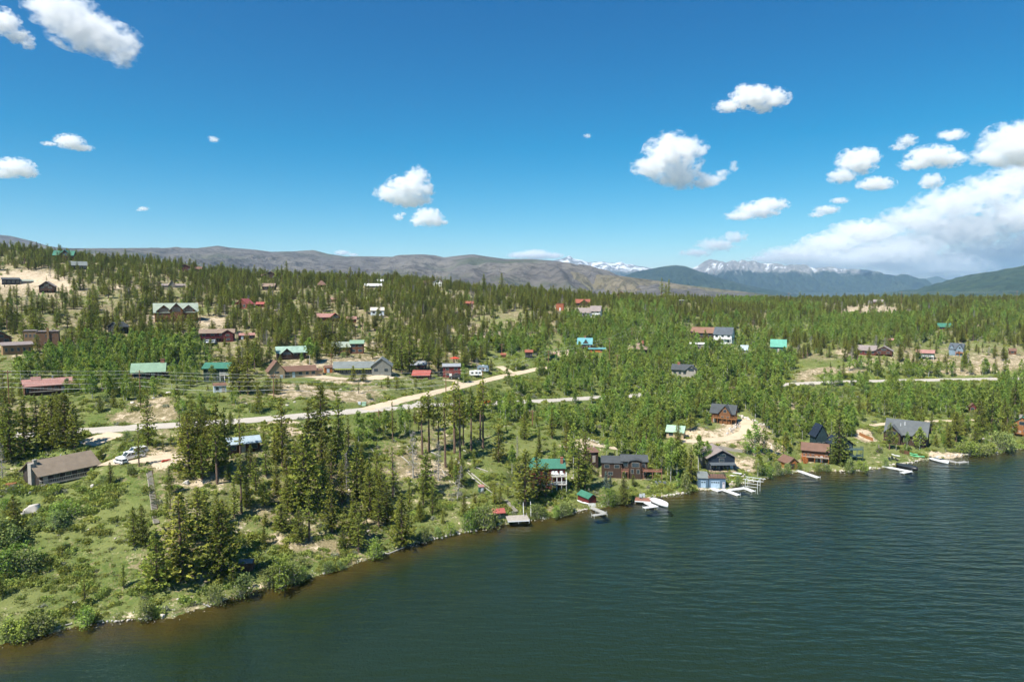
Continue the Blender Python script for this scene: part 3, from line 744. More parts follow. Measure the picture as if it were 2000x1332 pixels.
def build_setting():
    build_ground()
    asphalt, dirt = road_material('asphalt'), road_material('dirt')
    labels = {'main_road': 'pale paved road running along the hillside above the lake', 'dirt_road': 'tan dirt road climbing from the paved road to the houses',
              'side_track': 'short dirt track beside the parked trailers', 'log_house_driveway': 'sandy driveway bending below the dark-roofed log house',
              'wooden_house_driveway': 'gravel driveway behind the dark brown lakeside house', 'shore_driveway': 'narrow pale driveway behind the grey-roofed lodge',
              'cabin_parking': 'sandy parking spot beside the shingled cabin', 'road_turnout': 'sandy turnout at the edge of the paved road',
              'gravel_yard': 'gravel yard in front of the long grey house', 'house_driveway': 'dirt driveway of the house with a red parasol'}
    for nm, px, hw, mt, lift in ROADS:
        build_road(nm, ROAD_LINES[nm], hw, asphalt if mt == 'asphalt' else dirt, lift, labels[nm])

    # lake surface
    m = bpy.data.materials.new('lake_water')
    nt, N, L = nodes_of(m)
    out = N.new('ShaderNodeOutputMaterial')
    tc = N.new('ShaderNodeTexCoord')
    def wave_noise(scale, stretch, rot, detail=3, rough=.5):
        mp = N.new('ShaderNodeMapping')
        mp.inputs['Rotation'].default_value = (0, 0, math.radians(rot)); mp.inputs['Scale'].default_value = (scale / stretch, scale, scale)
        n = N.new('ShaderNodeTexNoise'); n.inputs['Scale'].default_value = 1.0; n.inputs['Detail'].default_value = detail; n.inputs['Roughness'].default_value = rough
        L.new(tc.outputs['Object'], mp.inputs[0]); L.new(mp.outputs[0], n.inputs['Vector'])
        return n.outputs[0]
    w1 = wave_noise(0.55, 3.8, 36, 2, .5); w2 = wave_noise(1.9, 2.6, 26, 2); w3 = wave_noise(0.018, 3.0, 40, 3)
    patch = N.new('ShaderNodeMapRange'); patch.inputs['From Min'].default_value = .38; patch.inputs['From Max'].default_value = .62
    patch.inputs['To Min'].default_value = .45; patch.inputs['To Max'].default_value = 1.15
    L.new(w3, patch.inputs['Value'])
    # calmer water in the lee of the left shore
    sx = N.new('ShaderNodeSeparateXYZ'); L.new(tc.outputs['Object'], sx.inputs[0])
    lee = N.new('ShaderNodeMapRange'); lee.inputs['From Min'].default_value = -70; lee.inputs['From Max'].default_value = 90
    lee.inputs['To Min'].default_value = .35; lee.inputs['To Max'].default_value = 1.0
    L.new(sx.outputs[0], lee.inputs['Value'])
    am = N.new('ShaderNodeMath'); am.operation = 'MULTIPLY'; L.new(patch.outputs[0], am.inputs[0]); L.new(lee.outputs[0], am.inputs[1])
    h = N.new('ShaderNodeMath'); h.operation = 'MULTIPLY_ADD'; h.inputs[1].default_value = .30
    L.new(w2, h.inputs[0]); L.new(w1, h.inputs[2])
    h2 = N.new('ShaderNodeMath'); h2.operation = 'MULTIPLY'; L.new(h.outputs[0], h2.inputs[0]); L.new(am.outputs[0], h2.inputs[1])
    bp = N.new('ShaderNodeBump'); bp.inputs['Strength'].default_value = 1.0; bp.inputs['Distance'].default_value = 0.65
    L.new(h2.outputs[0], bp.inputs['Height'])
    gl = N.new('ShaderNodeBsdfGlossy'); gl.inputs['Roughness'].default_value = 0.20; gl.inputs['Color'].default_value = (.88, .98, .98, 1)
    L.new(bp.outputs[0], gl.inputs['Normal'])
    tr = N.new('ShaderNodeBsdfTransparent'); tr.inputs['Color'].default_value = (0.90, 0.93, 0.86, 1)
    fr = N.new('ShaderNodeFresnel'); fr.inputs['IOR'].default_value = 1.333; L.new(bp.outputs[0], fr.inputs['Normal'])
    mx = N.new('ShaderNodeMixShader'); L.new(fr.outputs[0], mx.inputs[0]); L.new(tr.outputs[0], mx.inputs[1]); L.new(gl.outputs[0], mx.inputs[2])
    L.new(mx.outputs[0], out.inputs['Surface'])
    o = mesh_obj('lake_water', [(-420, -250, 0), (700, -250, 0), (700, 430, 0), (-420, 430, 0)], [(0, 1, 2, 3)], m)
    tag(o, 'rippled dark green lake water', kind='structure')

# ------------------------------------------------------------------ mountains and far hills
def hill_material(name, low, high, treeline=None, rockc=None, snow=None, burn=None):
    m = bpy.data.materials.new(name)
    nt, N, L = nodes_of(m)
    out = N.new('ShaderNodeOutputMaterial'); b = N.new('ShaderNodeBsdfPrincipled')
    b.inputs['Roughness'].default_value = 1.0; b.inputs['Specular IOR Level'].default_value = 0.05
    L.new(b.outputs[0], out.inputs[0])
    tc = N.new('ShaderNodeTexCoord')
    def noise(scale, sc3=(1, 1, 1), detail=8, rough=.62):
        mp = N.new('ShaderNodeMapping'); mp.inputs['Scale'].default_value = sc3
        n = N.new('ShaderNodeTexNoise'); n.inputs['Scale'].default_value = scale; n.inputs['Detail'].default_value = detail; n.inputs['Roughness'].default_value = rough
        L.new(tc.outputs['Object'], mp.inputs[0]); L.new(mp.outputs[0], n.inputs['Vector']); return n.outputs[0]
    def ramp(v, a, c, t0=0., t1=1.):
        r = N.new('ShaderNodeMapRange'); r.interpolation_type = 'SMOOTHSTEP'
        r.inputs['From Min'].default_value = a; r.inputs['From Max'].default_value = c; r.inputs['To Min'].default_value = t0; r.inputs['To Max'].default_value = t1
        L.new(v, r.inputs['Value']); return r.outputs[0]
    def mix(f, a, c):
        n = N.new('ShaderNodeMix'); n.data_type = 'RGBA'; L.new(f, n.inputs[0])
        for k, v in ((6, a), (7, c)):
            if isinstance(v, tuple): n.inputs[k].default_value = (*v, 1)
            else: L.new(v, n.inputs[k])
        return n.outputs[2]
    n1 = noise(0.004); n2 = noise(0.02, (1, 1, .35)); n3 = noise(0.0016)
    c = mix(ramp(n1, .38, .62), low, high)
    c = mix(ramp(n2, .46, .62, 0, .75), c, tuple(v * .48 for v in low))
    if burn:
        c = mix(ramp(n3, .50, .62, 0, .8), c, burn)
    if treeline:
        sx = N.new('ShaderNodeSeparateXYZ'); L.new(tc.outputs['Object'], sx.inputs[0])
        ad = N.new('ShaderNodeMath'); ad.operation = 'MULTIPLY_ADD'; ad.inputs[1].default_value = treeline[1]
        L.new(n1, ad.inputs[0]); L.new(sx.outputs[2], ad.inputs[2])
        rk = mix(ramp(n2, .35, .65), rockc, tuple(v * .6 for v in rockc))
        c = mix(ramp(ad.outputs[0], treeline[0], treeline[0] + treeline[2]), c, rk)
        if snow:
            n4 = noise(snow[1], (1, 1, .45), 6, .68)
            m1 = ramp(n4, snow[2], snow[2] + .045)
            m2 = ramp(ad.outputs[0], snow[0], snow[0] + 60)
            mm = N.new('ShaderNodeMath'); mm.operation = 'MULTIPLY'; L.new(m1, mm.inputs[0]); L.new(m2, mm.inputs[1])
            c = mix(mm.outputs[0], c, (.80, .82, .86))
        n5 = noise(.012, (1, 1, .5), 6, .7)
        bp = N.new('ShaderNodeBump'); bp.inputs['Strength'].default_value = 1.0; bp.inputs['Distance'].default_value = 70.0
        L.new(n5, bp.inputs['Height']); L.new(bp.outputs[0], b.inputs['Normal'])
    else:
        n5 = noise(.03, (1, 1, .4), 5, .7)
        bp = N.new('ShaderNodeBump'); bp.inputs['Strength'].default_value = 1.0; bp.inputs['Distance'].default_value = 30.0
        L.new(n5, bp.inputs['Height']); L.new(bp.outputs[0], b.inputs['Normal'])
    L.new(c, b.inputs['Base Color'])
    return m

def build_hill(name, label, sky_px, dist, matl, rough=1.0, run=0.9, zbase=6.0, seed=1, n=320, rows=46, spread=0.25):
    """A ridge with a front slope, spurs and gullies and a back slope; its crest follows the skyline seen from the lake."""
    xs = np.array([p[0] for p in sky_px], float); ys = np.array([p[1] for p in sky_px], float)
    px = np.linspace(xs[0], xs[-1], n)
    py = np.interp(px, xs, ys)
    rr = np.array([ray(a, c) for a, c in zip(px, py)])
    dd = dist * (1 + spread * (fbm(px / 130.0, px * 0, 3, seed) - .5))
    X = rr[:, 0] * dd; Zr = np.maximum(HC + rr[:, 2] * dd, zbase + 4)
    hgt = Zr - zbase
    V = np.zeros((rows * 2 + 1, n, 3))
    scale = max(hgt.max(), 40.0)
    for k in range(-rows, rows + 1):
        t = k / rows                                  # -1 front foot, 0 crest, 1 back foot
        a = abs(t)
        yy = dd + t * scale * run * 3.2
        prof = (1 - a) ** 1.25
        xx = X / dd * (dd + t * scale * run * 3.2 * (0.15 if t < 0 else 0.15))
        nz = fbm(xx / scale * 1.6 + seed * 3, yy / scale * .55, 5, seed + 20, .55)
        rid = 1 - np.abs(2 * fbm(xx / scale * 2.1 + 7, yy / scale * .5 + seed, 4, seed + 50, .55) - 1)
        w = 4 * a * (1 - a)
        z = zbase + hgt * prof + rough * hgt * w * ((nz - .5) * .75 + (rid - .75) * .55)
        if k == 0:
            z = Zr.copy()
        z = np.where(a > .999, -6.0, z)
        V[k + rows] = np.stack([xx, yy, z], 1)
    # nothing in front may rise over the crest line as seen from the lake
    ang = (Zr - HC) / dd
    for k in range(rows):
        lim = HC + ang * V[k, :, 1] - 0.002 * V[k, :, 1] * (rows - k) / rows
        V[k, :, 2] = np.minimum(V[k, :, 2], np.maximum(lim, -6.0))
    nr = rows * 2 + 1
    idx = np.arange(nr * n).reshape(nr, n)
    T = np.stack([idx[:-1, :-1].ravel(), idx[:-1, 1:].ravel(), idx[1:, 1:].ravel(), idx[1:, :-1].ravel()], 1)
    me = np_mesh(name, V.reshape(-1, 3), T, matl, smooth=True)
    o = link(bpy.data.objects.new(name, me))
    tag(o, label, kind='structure')
    return o

def build_hills():
    burnt = hill_material('burnt_hills', (0.145, 0.132, 0.122), (0.21, 0.19, 0.162), burn=(0.090, 0.105, 0.062))
    tan = hill_material('tan_hills', (0.19, 0.165, 0.105), (0.24, 0.20, 0.14), burn=(0.15, 0.16, 0.07))
    forest = hill_material('forest_hills', (0.022, 0.040, 0.022), (0.045, 0.065, 0.035))
    green = hill_material('green_hills', (0.030, 0.055, 0.025), (0.06, 0.085, 0.04))
    massif = hill_material('rocky_massif', (0.020, 0.036, 0.025), (0.04, 0.058, 0.036), treeline=(430, 300, 60), rockc=(.33, .315, .30), snow=(470, .0052, .555))
    far = hill_material('snowy_range', (0.05, 0.07, 0.05), (0.09, 0.10, 0.08), treeline=(400, 150, 60), rockc=(.28, .27, .26), snow=(430, .0046, .49))
    jag = lambda pts, amp, seed: [(x + 0.0, y - amp * (random.Random(seed * 999 + i).random() - .3)) for i, (x, y) in enumerate(pts)]
    A = [(-420, 400), (-120, 440), (0, 459), (20, 461), (60, 475), (110, 483), (217, 491), (245, 487), (275, 484.5), (307, 484.5), (337, 489), (375, 486), (410, 482), (425, 480), (450, 484),
         (500, 488), (530, 492), (575, 491), (612, 488.5), (640, 496), (675, 501), (725, 501), (775, 502), (790, 498), (825, 497), (850, 499), (867, 503), (900, 499),
         (925, 497), (950, 501), (987, 506), (1037, 506), (1087, 510), (1125, 517), (1150, 525), (1200, 536), (1250, 546), (1330, 560), (1420, 572)]
    build_hill('burnt_hills', 'long grey-brown burnt hills along the skyline', A, 3600, burnt, .7, 1.5, 8, 3, 520, 60)
    B = [(880, 566), (940, 552), (1000, 541), (1025, 535), (1062, 526.5), (1100, 528), (1150, 535), (1225, 541), (1290, 549), (1325, 555), (1400, 564), (1480, 573)]
    build_hill('tan_foothill', 'low tan foothill in front of the snowy range', B, 2600, tan, .9, 1.6, 8, 5, 220, 40)
    G = [(380, 560), (440, 545), (500, 534), (560, 529), (620, 524), (700, 527), (800, 525), (880, 531), (960, 536), (1040, 548)]
    build_hill('grey_foothill', 'lower grey spur in front of the burnt hills', G, 2500, burnt, .9, 1.6, 8, 15, 220, 40)
    C = [(1060, 514), (1085, 508), (1100, 505), (1107, 502), (1113, 500), (1120, 505), (1135, 508), (1150, 513), (1163, 512), (1175, 510.5), (1187, 514), (1200, 514), (1213, 511), (1222, 516), (1235, 516), (1245, 520), (1262, 522), (1280, 526), (1330, 536), (1400, 550)]
    build_hill('snowy_range', 'distant snow-streaked range behind the brown hills', jag(C, 1.6, 2), 10500, far, .9, 1.0, 10, 8, 240, 50, .08)
    Dm = [(1310, 545), (1335, 534), (1352, 525), (1365, 518), (1376, 511), (1387, 506.5), (1396, 512), (1403, 518), (1412, 515), (1421, 513), (1432, 508), (1441, 511), (1450, 507.5), (1460, 511), (1472, 509.5), (1482, 513),
          (1492, 515), (1500, 514.5), (1512, 519), (1530, 522), (1540, 518), (1547, 516.5), (1558, 522), (1575, 523), (1592, 524), (1620, 521.5), (1632, 525), (1650, 525), (1665, 528), (1680, 532), (1720, 536.5), (1745, 541), (1768, 552), (1790, 562), (1830, 572)]
    build_hill('rocky_massif', 'grey rocky massif with snow patches and dark forest below', jag(Dm, 1.2, 4), 9300, massif, 1.5, 1.15, 10, 11, 420, 70, .08)
    E = [(1745, 566), (1765, 560), (1785, 554), (1802, 548), (1818, 542), (1829, 539.5), (1840, 543), (1852, 546.5), (1864, 546), (1876, 543), (1890, 546), (1920, 553)]
    build_hill('far_peak', 'small far peak with snow specks behind the valley', E, 12200, far, 1.0, 1.0, 10, 13, 140, 40, .05)
    Cf = [(1180, 556), (1240, 531), (1262, 527), (1300, 520), (1320, 518), (1340, 520.5), (1365, 530), (1400, 541), (1450, 555), (1500, 566), (1540, 574)]
    build_hill('dark_forest_hill', 'dark blue-green forested hill in front of the massif', Cf, 6400, forest, .8, 1.4, 10, 17, 240, 40, .12)
    Fh = [(1760, 580), (1820, 571), (1850, 560), (1875, 551), (1900, 543.5), (1925, 537), (1950, 531), (1975, 525), (2000, 519), (2060, 506), (2140, 490), (2300, 470), (2500, 460)]
    build_hill('green_forest_hill', 'long green forested hillside rising at the right', Fh, 3900, green, .7, 1.5, 8, 19, 240, 40, .15)

# ------------------------------------------------------------------ air and clouds
def build_haze():
    m = bpy.data.materials.new('haze')
    nt, N, L = nodes_of(m)
    out = N.new('ShaderNodeOutputMaterial')
    v = N.new('ShaderNodeVolumePrincipled')
    v.inputs['Color'].default_value = (0.44, 0.70, 1.0, 1)
    v.inputs['Density'].default_value = 6.0e-5
    v.inputs['Anisotropy'].default_value = 0.1
    L.new(v.outputs[0], out.inputs['Volume'])
    x, y0, y1, z0, z1 = 21000, -400, 15900, -9.0, 700
    V = [(-x, y0, z0), (x, y0, z0), (x, y1, z0), (-x, y1, z0), (-x, y0, z1), (x, y0, z1), (x, y1, z1), (-x, y1, z1)]
    o = mesh_obj('haze', V, [(0, 3, 2, 1), (4, 5, 6, 7), (0, 1, 5, 4), (1, 2, 6, 5), (2, 3, 7, 6), (3, 0, 4, 7)], m)
    tag(o, 'thin blue mountain air over the valley', kind='stuff')

# (puffs: px, py, half width, half height), distance, density factor, label
CLOUDS = [
    ([(120, 20, 60, 30), (160, 55, 60, 38), (215, 80, 52, 30), (240, 108, 24, 24), (95, 20, 34, 26)], 4300, 1.0, 'large white cloud in the upper left sky'),
    ([(8, 45, 26, 24), (38, 72, 24, 13), (55, 88, 12, 9)], 4300, .8, 'ragged cloud cut by the left frame edge'),
    ([(135, 277, 26, 13), (158, 289, 22, 6), (95, 281, 14, 4)], 7600, .55, 'thin flat cloud over the left hillside'),
    ([(28, 328, 34, 18), (52, 336, 22, 11), (5, 338, 24, 9)], 8600, .9, 'small white cloud low at the left edge'),
    ([(418, 273, 9, 5), (412, 269, 6, 3)], 7600, .4, 'tiny wisp of cloud alone in the blue'),
    ([(795, 368, 38, 24), (815, 350, 22, 24), (765, 378, 32, 16), (800, 392, 40, 13), (835, 372, 14, 14)], 8200, 1.0, 'puffy white cloud over the middle of the hills'),
    ([(835, 424, 26, 17), (855, 432, 18, 10), (815, 432, 14, 10)], 9500, .9, 'small round cloud under the puffy middle one'),
    ([(778, 424, 10, 7), (788, 418, 6, 4)], 9500, .45, 'faint cloud shred beside the small round cloud'),
    ([(1470, 190, 40, 20), (1510, 192, 30, 17), (1425, 208, 30, 10), (1455, 178, 20, 12), (1490, 212, 20, 9)], 6200, .85, 'fish-shaped white cloud high at the right'),
    ([(1310, 300, 46, 36), (1345, 295, 34, 26), (1280, 325, 42, 24), (1330, 345, 44, 22), (1380, 355, 28, 14), (1412, 343, 14, 12), (1432, 325, 11, 9)], 7200, 1.0, 'curled white cloud with a tail at the right'),
    ([(1480, 410, 40, 15), (1505, 400, 34, 12), (1445, 422, 30, 8)], 9800, .9, 'slanted lens-shaped cloud over the snowy peaks'),
    ([(1400, 478, 38, 13), (1435, 464, 24, 12), (1360, 494, 32, 8)], 17500, .45, 'pale streaky cloud above the rocky massif'),
    ([(1675, 315, 36, 24), (1645, 345, 26, 14), (1700, 305, 20, 14)], 8200, .95, 'thick slanted cloud right of the lens-shaped one'),
    ([(1772, 275, 18, 11), (1755, 288, 16, 6)], 7400, .5, 'small torn cloud above the thick slanted cloud'),
    ([(1820, 305, 44, 19), (1850, 310, 34, 16), (1785, 322, 28, 10), (1860, 264, 26, 10)], 7900, .85, 'wide broken cloud near the right edge'),
    ([(1712, 359, 32, 12), (1690, 362, 18, 8)], 8700, .8, 'flat little cloud under the thick slanted one'),
    ([(1820, 354, 20, 14), (1808, 360, 12, 8)], 8600, .8, 'round little cloud above the big cloud bank'),
    ([(1975, 280, 52, 36), (2030, 280, 60, 50), (1930, 308, 38, 14), (1990, 312, 60, 14)], 7700, 1.0, 'large bright cloud cut by the right frame edge'),
    ([(1615, 410, 24, 8), (1640, 392, 18, 6), (1595, 420, 16, 5)], 9800, .45, 'thin slanting cloud streak over the massif'),
    ([(1045, 498, 32, 9), (1015, 499, 22, 6), (1080, 500, 20, 6)], 18500, .7, 'low cloud resting on the brown ridge'),
    ([(668, 494, 14, 5), (690, 498, 10, 3)], 18500, .7, 'small cloud tip peeking over the brown hills'),
    ([(280, 408, 10, 4), (272, 411, 6, 2)], 9800, .35, 'faint wisp low over the left hills'),
    ([(1147, 266, 8, 4)], 7000, .3, 'faint wisp left of the fish-shaped cloud'),
    ([(1560, 500, 70, 18), (1620, 478, 60, 22), (1690, 455, 70, 24), (1640, 510, 80, 20), (1500, 508, 40, 10), (1720, 500, 90, 28), (1590, 520, 60, 14)], 18500, 1.0, 'western end of the great cloud bank over the massif'),
    ([(1790, 430, 70, 26), (1860, 400, 70, 30), (1930, 375, 60, 30), (2010, 350, 70, 34), (2000, 420, 90, 40), (1880, 450, 100, 36), (1790, 480, 70, 26)], 19500, .9, 'towering heart of the great cloud bank at the right'),
    ([(1820, 520, 110, 24), (1940, 505, 110, 34), (2040, 480, 80, 40), (1900, 545, 90, 16), (1760, 535, 70, 16), (2030, 535, 90, 24)], 20500, .7, 'shaded lower part of the great cloud bank'),
]

def cloud_material(puffs, k, seed):
    """Water droplets thinning out towards the rim, torn by noise; puffs = centres and radii in the cloud's own metres."""
    m = bpy.data.materials.new('cloud')
    nt, N, L = nodes_of(m)
    out = N.new('ShaderNodeOutputMaterial')
    v = N.new('ShaderNodeVolumePrincipled')
    v.inputs['Color'].default_value = (0.998, 0.998, 0.998, 1)
    v.inputs['Anisotropy'].default_value = 0.0
    tc = N.new('ShaderNodeTexCoord')
    field = None
    for c, R in puffs:
        mp = N.new('ShaderNodeMapping'); mp.vector_type = 'TEXTURE'
        mp.inputs['Location'].default_value = c; mp.inputs['Scale'].default_value = R
        L.new(tc.outputs['Object'], mp.inputs[0])
        ln = N.new('ShaderNodeVectorMath'); ln.operation = 'LENGTH'; L.new(mp.outputs[0], ln.inputs[0])
        if field is None:
            field = ln.outputs['Value']
        else:
            mn = N.new('ShaderNodeMath'); mn.operation = 'SMOOTH_MIN'; mn.inputs[2].default_value = 0.25
            L.new(field, mn.inputs[0]); L.new(ln.outputs['Value'], mn.inputs[1]); field = mn.outputs[0]
    size = float(np.median([R[2] for c, R in puffs]))
    nz = N.new('ShaderNodeTexNoise'); nz.inputs['Scale'].default_value = (1.5 if seed < 23 else 2.6) / size; nz.inputs['Detail'].default_value = 7; nz.inputs['Roughness'].default_value = .66
    ml = N.new('ShaderNodeMapping'); ml.inputs['Location'].default_value = (seed * 13.1, seed * 7.7, seed * 3.3); ml.inputs['Scale'].default_value = (.8, .8, 1.15)
    L.new(tc.outputs['Object'], ml.inputs[0]); L.new(ml.outputs[0], nz.inputs['Vector'])
    a = N.new('ShaderNodeMath'); a.operation = 'MULTIPLY_ADD'; a.inputs[1].default_value = -3.4     # field - 1.9*noise
    L.new(nz.outputs[0], a.inputs[0]); L.new(field, a.inputs[2])
    r = N.new('ShaderNodeMapRange'); r.interpolation_type = 'SMOOTHSTEP'
    r.inputs['From Min'].default_value = -0.75; r.inputs['From Max'].default_value = -1.35
    r.inputs['To Min'].default_value = 0.0; r.inputs['To Max'].default_value = k
    L.new(a.outputs[0], r.inputs['Value']); L.new(r.outputs[0], v.inputs['Density'])
    L.new(v.outputs[0], out.inputs['Volume'])
    return m

def build_clouds():
    bm = bmesh.new()
    bmesh.ops.create_icosphere(bm, subdivisions=3, radius=1.0)
    P0 = np.array([v.co[:] for v in bm.verts]); T0 = np.array([[v.index for v in f.verts] for f in bm.faces]); bm.free()
    dg = bpy.context.evaluated_depsgraph_get()
    for ci, (puffs, dist, dens, label) in enumerate(CLOUDS):
        k = dist / F
        cx = np.mean([p[0] for p in puffs]); cyp = np.mean([p[1] for p in puffs])
        r0 = ray(cx, cyp)
        origin = np.array([r0[0] * dist, dist, HC + r0[2] * dist])
        rng = random.Random(ci * 31 + 5)
        V, T, off, pf = [], [], 0, []
        for (px, py, hw, hh) in puffs:
            r = ray(px, py)
            dd = dist + rng.uniform(-.4, .4) * hw * k
            c = np.array([r[0] * dd, dd, HC + r[2] * dd]) - origin
            R = np.array([hw * k, (hw + hh) * .5 * k, hh * k])
            pf.append((c, R * 1.12))
            V.append(P0 * R * 1.25 + c); T.append(T0 + off); off += len(P0)
        V = np.concatenate(V); T = np.concatenate(T)
        me = np_mesh('cloud_source', V, T)
        src = bpy.data.objects.new('cloud_source', me)
        COL.objects.link(src)
        size = np.ptp(V, axis=0).max()
        md = src.modifiers.new('remesh', 'REMESH'); md.mode = 'VOXEL'; md.voxel_size = size / 44.0
        dg.update()
        me2 = bpy.data.meshes.new_from_object(src.evaluated_get(dg))
        bpy.data.objects.remove(src); bpy.data.meshes.remove(me)
        me2.name = 'cloud'
        o = link(bpy.data.objects.new('cloud', me2))
        o.location = origin
        thick = np.median([p[3] for p in puffs]) * 2 * k
        me2.materials.clear(); me2.materials.append(cloud_material(pf, dens * 3.6 / thick, ci))
        tag(o, label, 'cloud', 'clouds drifting over the valley')
# ------------------------------------------------------------------ building materials
PAL = {
    'dark_log': (.055, .042, .035, .8, 'Z', 5.0), 'maroon_brown': (.085, .035, .026, .8, 'Z', 4.0), 'rust_brown': (.135, .060, .032, .8, 'Z', 4.0), 'rust_red': (.17, .05, .035, .8, 'Z', 4.0),
    'dark_brown': (.062, .038, .027, .8, 'Z', 4.0), 'barn_red': (.16, .028, .026, .75, 'Z', 4.0), 'navy': (.020, .030, .048, .6, 'Z', 4.0), 'slate_blue': (.105, .17, .24, .6, 'Z', 4.0),
    'orange_wood': (.40, .135, .035, .7, 'Z', 4.0), 'dark_teal': (.025, .05, .055, .7, 'Z', 4.0), 'honey_log': (.30, .135, .05, .7, 'Z', 3.0), 'honey_dark': (.19, .085, .035, .7, 'Z', 3.0),
    'tan_paint': (.44, .34, .22, .8, None, 0), 'tan_stucco': (.36, .26, .155, .9, None, 0), 'tan_wood': (.27, .165, .08, .8, 'X', 3.0), 'maroon': (.125, .024, .024, .75, 'Z', 4.0),
    'dark_green': (.022, .05, .034, .7, 'Z', 4.0), 'green_paint': (.055, .135, .09, .7, 'Z', 4.0), 'green_metal': (.02, .11, .075, .5, 'X', 5.0), 'white_paint': (.76, .76, .74, .6, None, 0), 'white_blue': (.58, .64, .70, .7, 'Z', 4.0),
    'grey_siding': (.19, .195, .175, .8, 'Z', 4.0), 'dark_glass_wall': (.05, .06, .06, .35, None, 0), 'black_stain': (.03, .03, .032, .7, 'Z', 4.0), 'brown_ply': (.17, .095, .055, .85, None, 0),
    'weathered_wall': (.25, .23, .20, .9, 'Z', 4.0), 'blue_grey': (.20, .27, .33, .7, 'Z', 4.0), 'rust_orange': (.36, .12, .06, .8, 'X', 4.0), 'stone': (.33, .30, .26, .95, None, 0), 'brick': (.33, .14, .09, .9, 'Z', 6.0),
    'metal': (.45, .46, .47, .4, None, 0), 'weathered': (.38, .34, .29, .9, 'X', 3.0), 'red_wood': (.27, .125, .085, .8, 'X', 3.0), 'teal_paint': (.08, .13, .13, .7, 'X', 3.0), 'iron': (.04, .035, .03, .6, None, 0),
    'pale_blue': (.38, .50, .62, .5, 'Z', 2.0), 'pale_lilac': (.52, .48, .52, .6, None, 0), 'lime_trim': (.42, .46, .10, .6, None, 0), 'trim': (.30, .28, .25, .7, None, 0),
    'r_shingle': (.215, .17, .125, .95, None, 0), 'r_bluegrey': (.36, .44, .48, .45, 'X', 2.5), 'r_whitegrey': (.50, .50, .47, .8, None, 0), 'r_red': (.35, .095, .075, .6, 'X', 2.5), 'r_pink': (.36, .19, .16, .7, 'X', 2.5),
    'r_green': (.050, .175, .118, .55, 'X', 2.5), 'r_brown': (.165, .095, .068, .95, None, 0), 'r_dark': (.065, .072, .076, .9, None, 0), 'r_taupe': (.24, .20, .185, .9, None, 0), 'r_steel': (.30, .32, .34, .5, 'X', 2.5),
    'r_grey': (.17, .19, .185, .9, None, 0), 'r_grey_dark': (.105, .115, .118, .9, None, 0), 'r_navy': (.018, .028, .045, .7, 'X', 2.5), 'r_palegreen': (.30, .45, .33, .7, None, 0), 'r_sage': (.20, .30, .21, .8, None, 0),
    'r_sagegrey': (.28, .32, .26, .85, None, 0), 'r_patina': (.27, .38, .31, .7, None, 0), 'r_tanbrown': (.24, .175, .13, .95, None, 0), 'r_teal': (.13, .34, .37, .5, 'X', 2.5), 'r_mint': (.10, .34, .25, .5, 'X', 2.5),
    'r_white': (.66, .66, .64, .6, None, 0), 'r_cream': (.55, .49, .40, .8, None, 0), 'r_rust': (.26, .09, .055, .9, None, 0), 'r_rustbrown': (.22, .125, .085, .95, None, 0), 'r_slate': (.085, .10, .115, .85, None, 0),
}
def pm(key):
    r, g, b, ro, ax, st = PAL[key]
    return mat(key, (r, g, b), ro, .30 if key == 'r_patina' else .16, .6 if key.startswith('r_') else 1.2, stripes=st if ax else 0, axis=ax or 'Z', metal=0)
GLASS = None
def glass_mat():
    global GLASS
    if GLASS is None:
        GLASS = bpy.data.materials.new('window_glass')
        nt, N, L = nodes_of(GLASS)
        out = N.new('ShaderNodeOutputMaterial'); b = N.new('ShaderNodeBsdfPrincipled')
        b.inputs['Base Color'].default_value = (.035, .05, .06, 1); b.inputs['Roughness'].default_value = .08; b.inputs['Specular IOR Level'].default_value = .8
        L.new(b.outputs[0], out.inputs[0])
    return GLASS

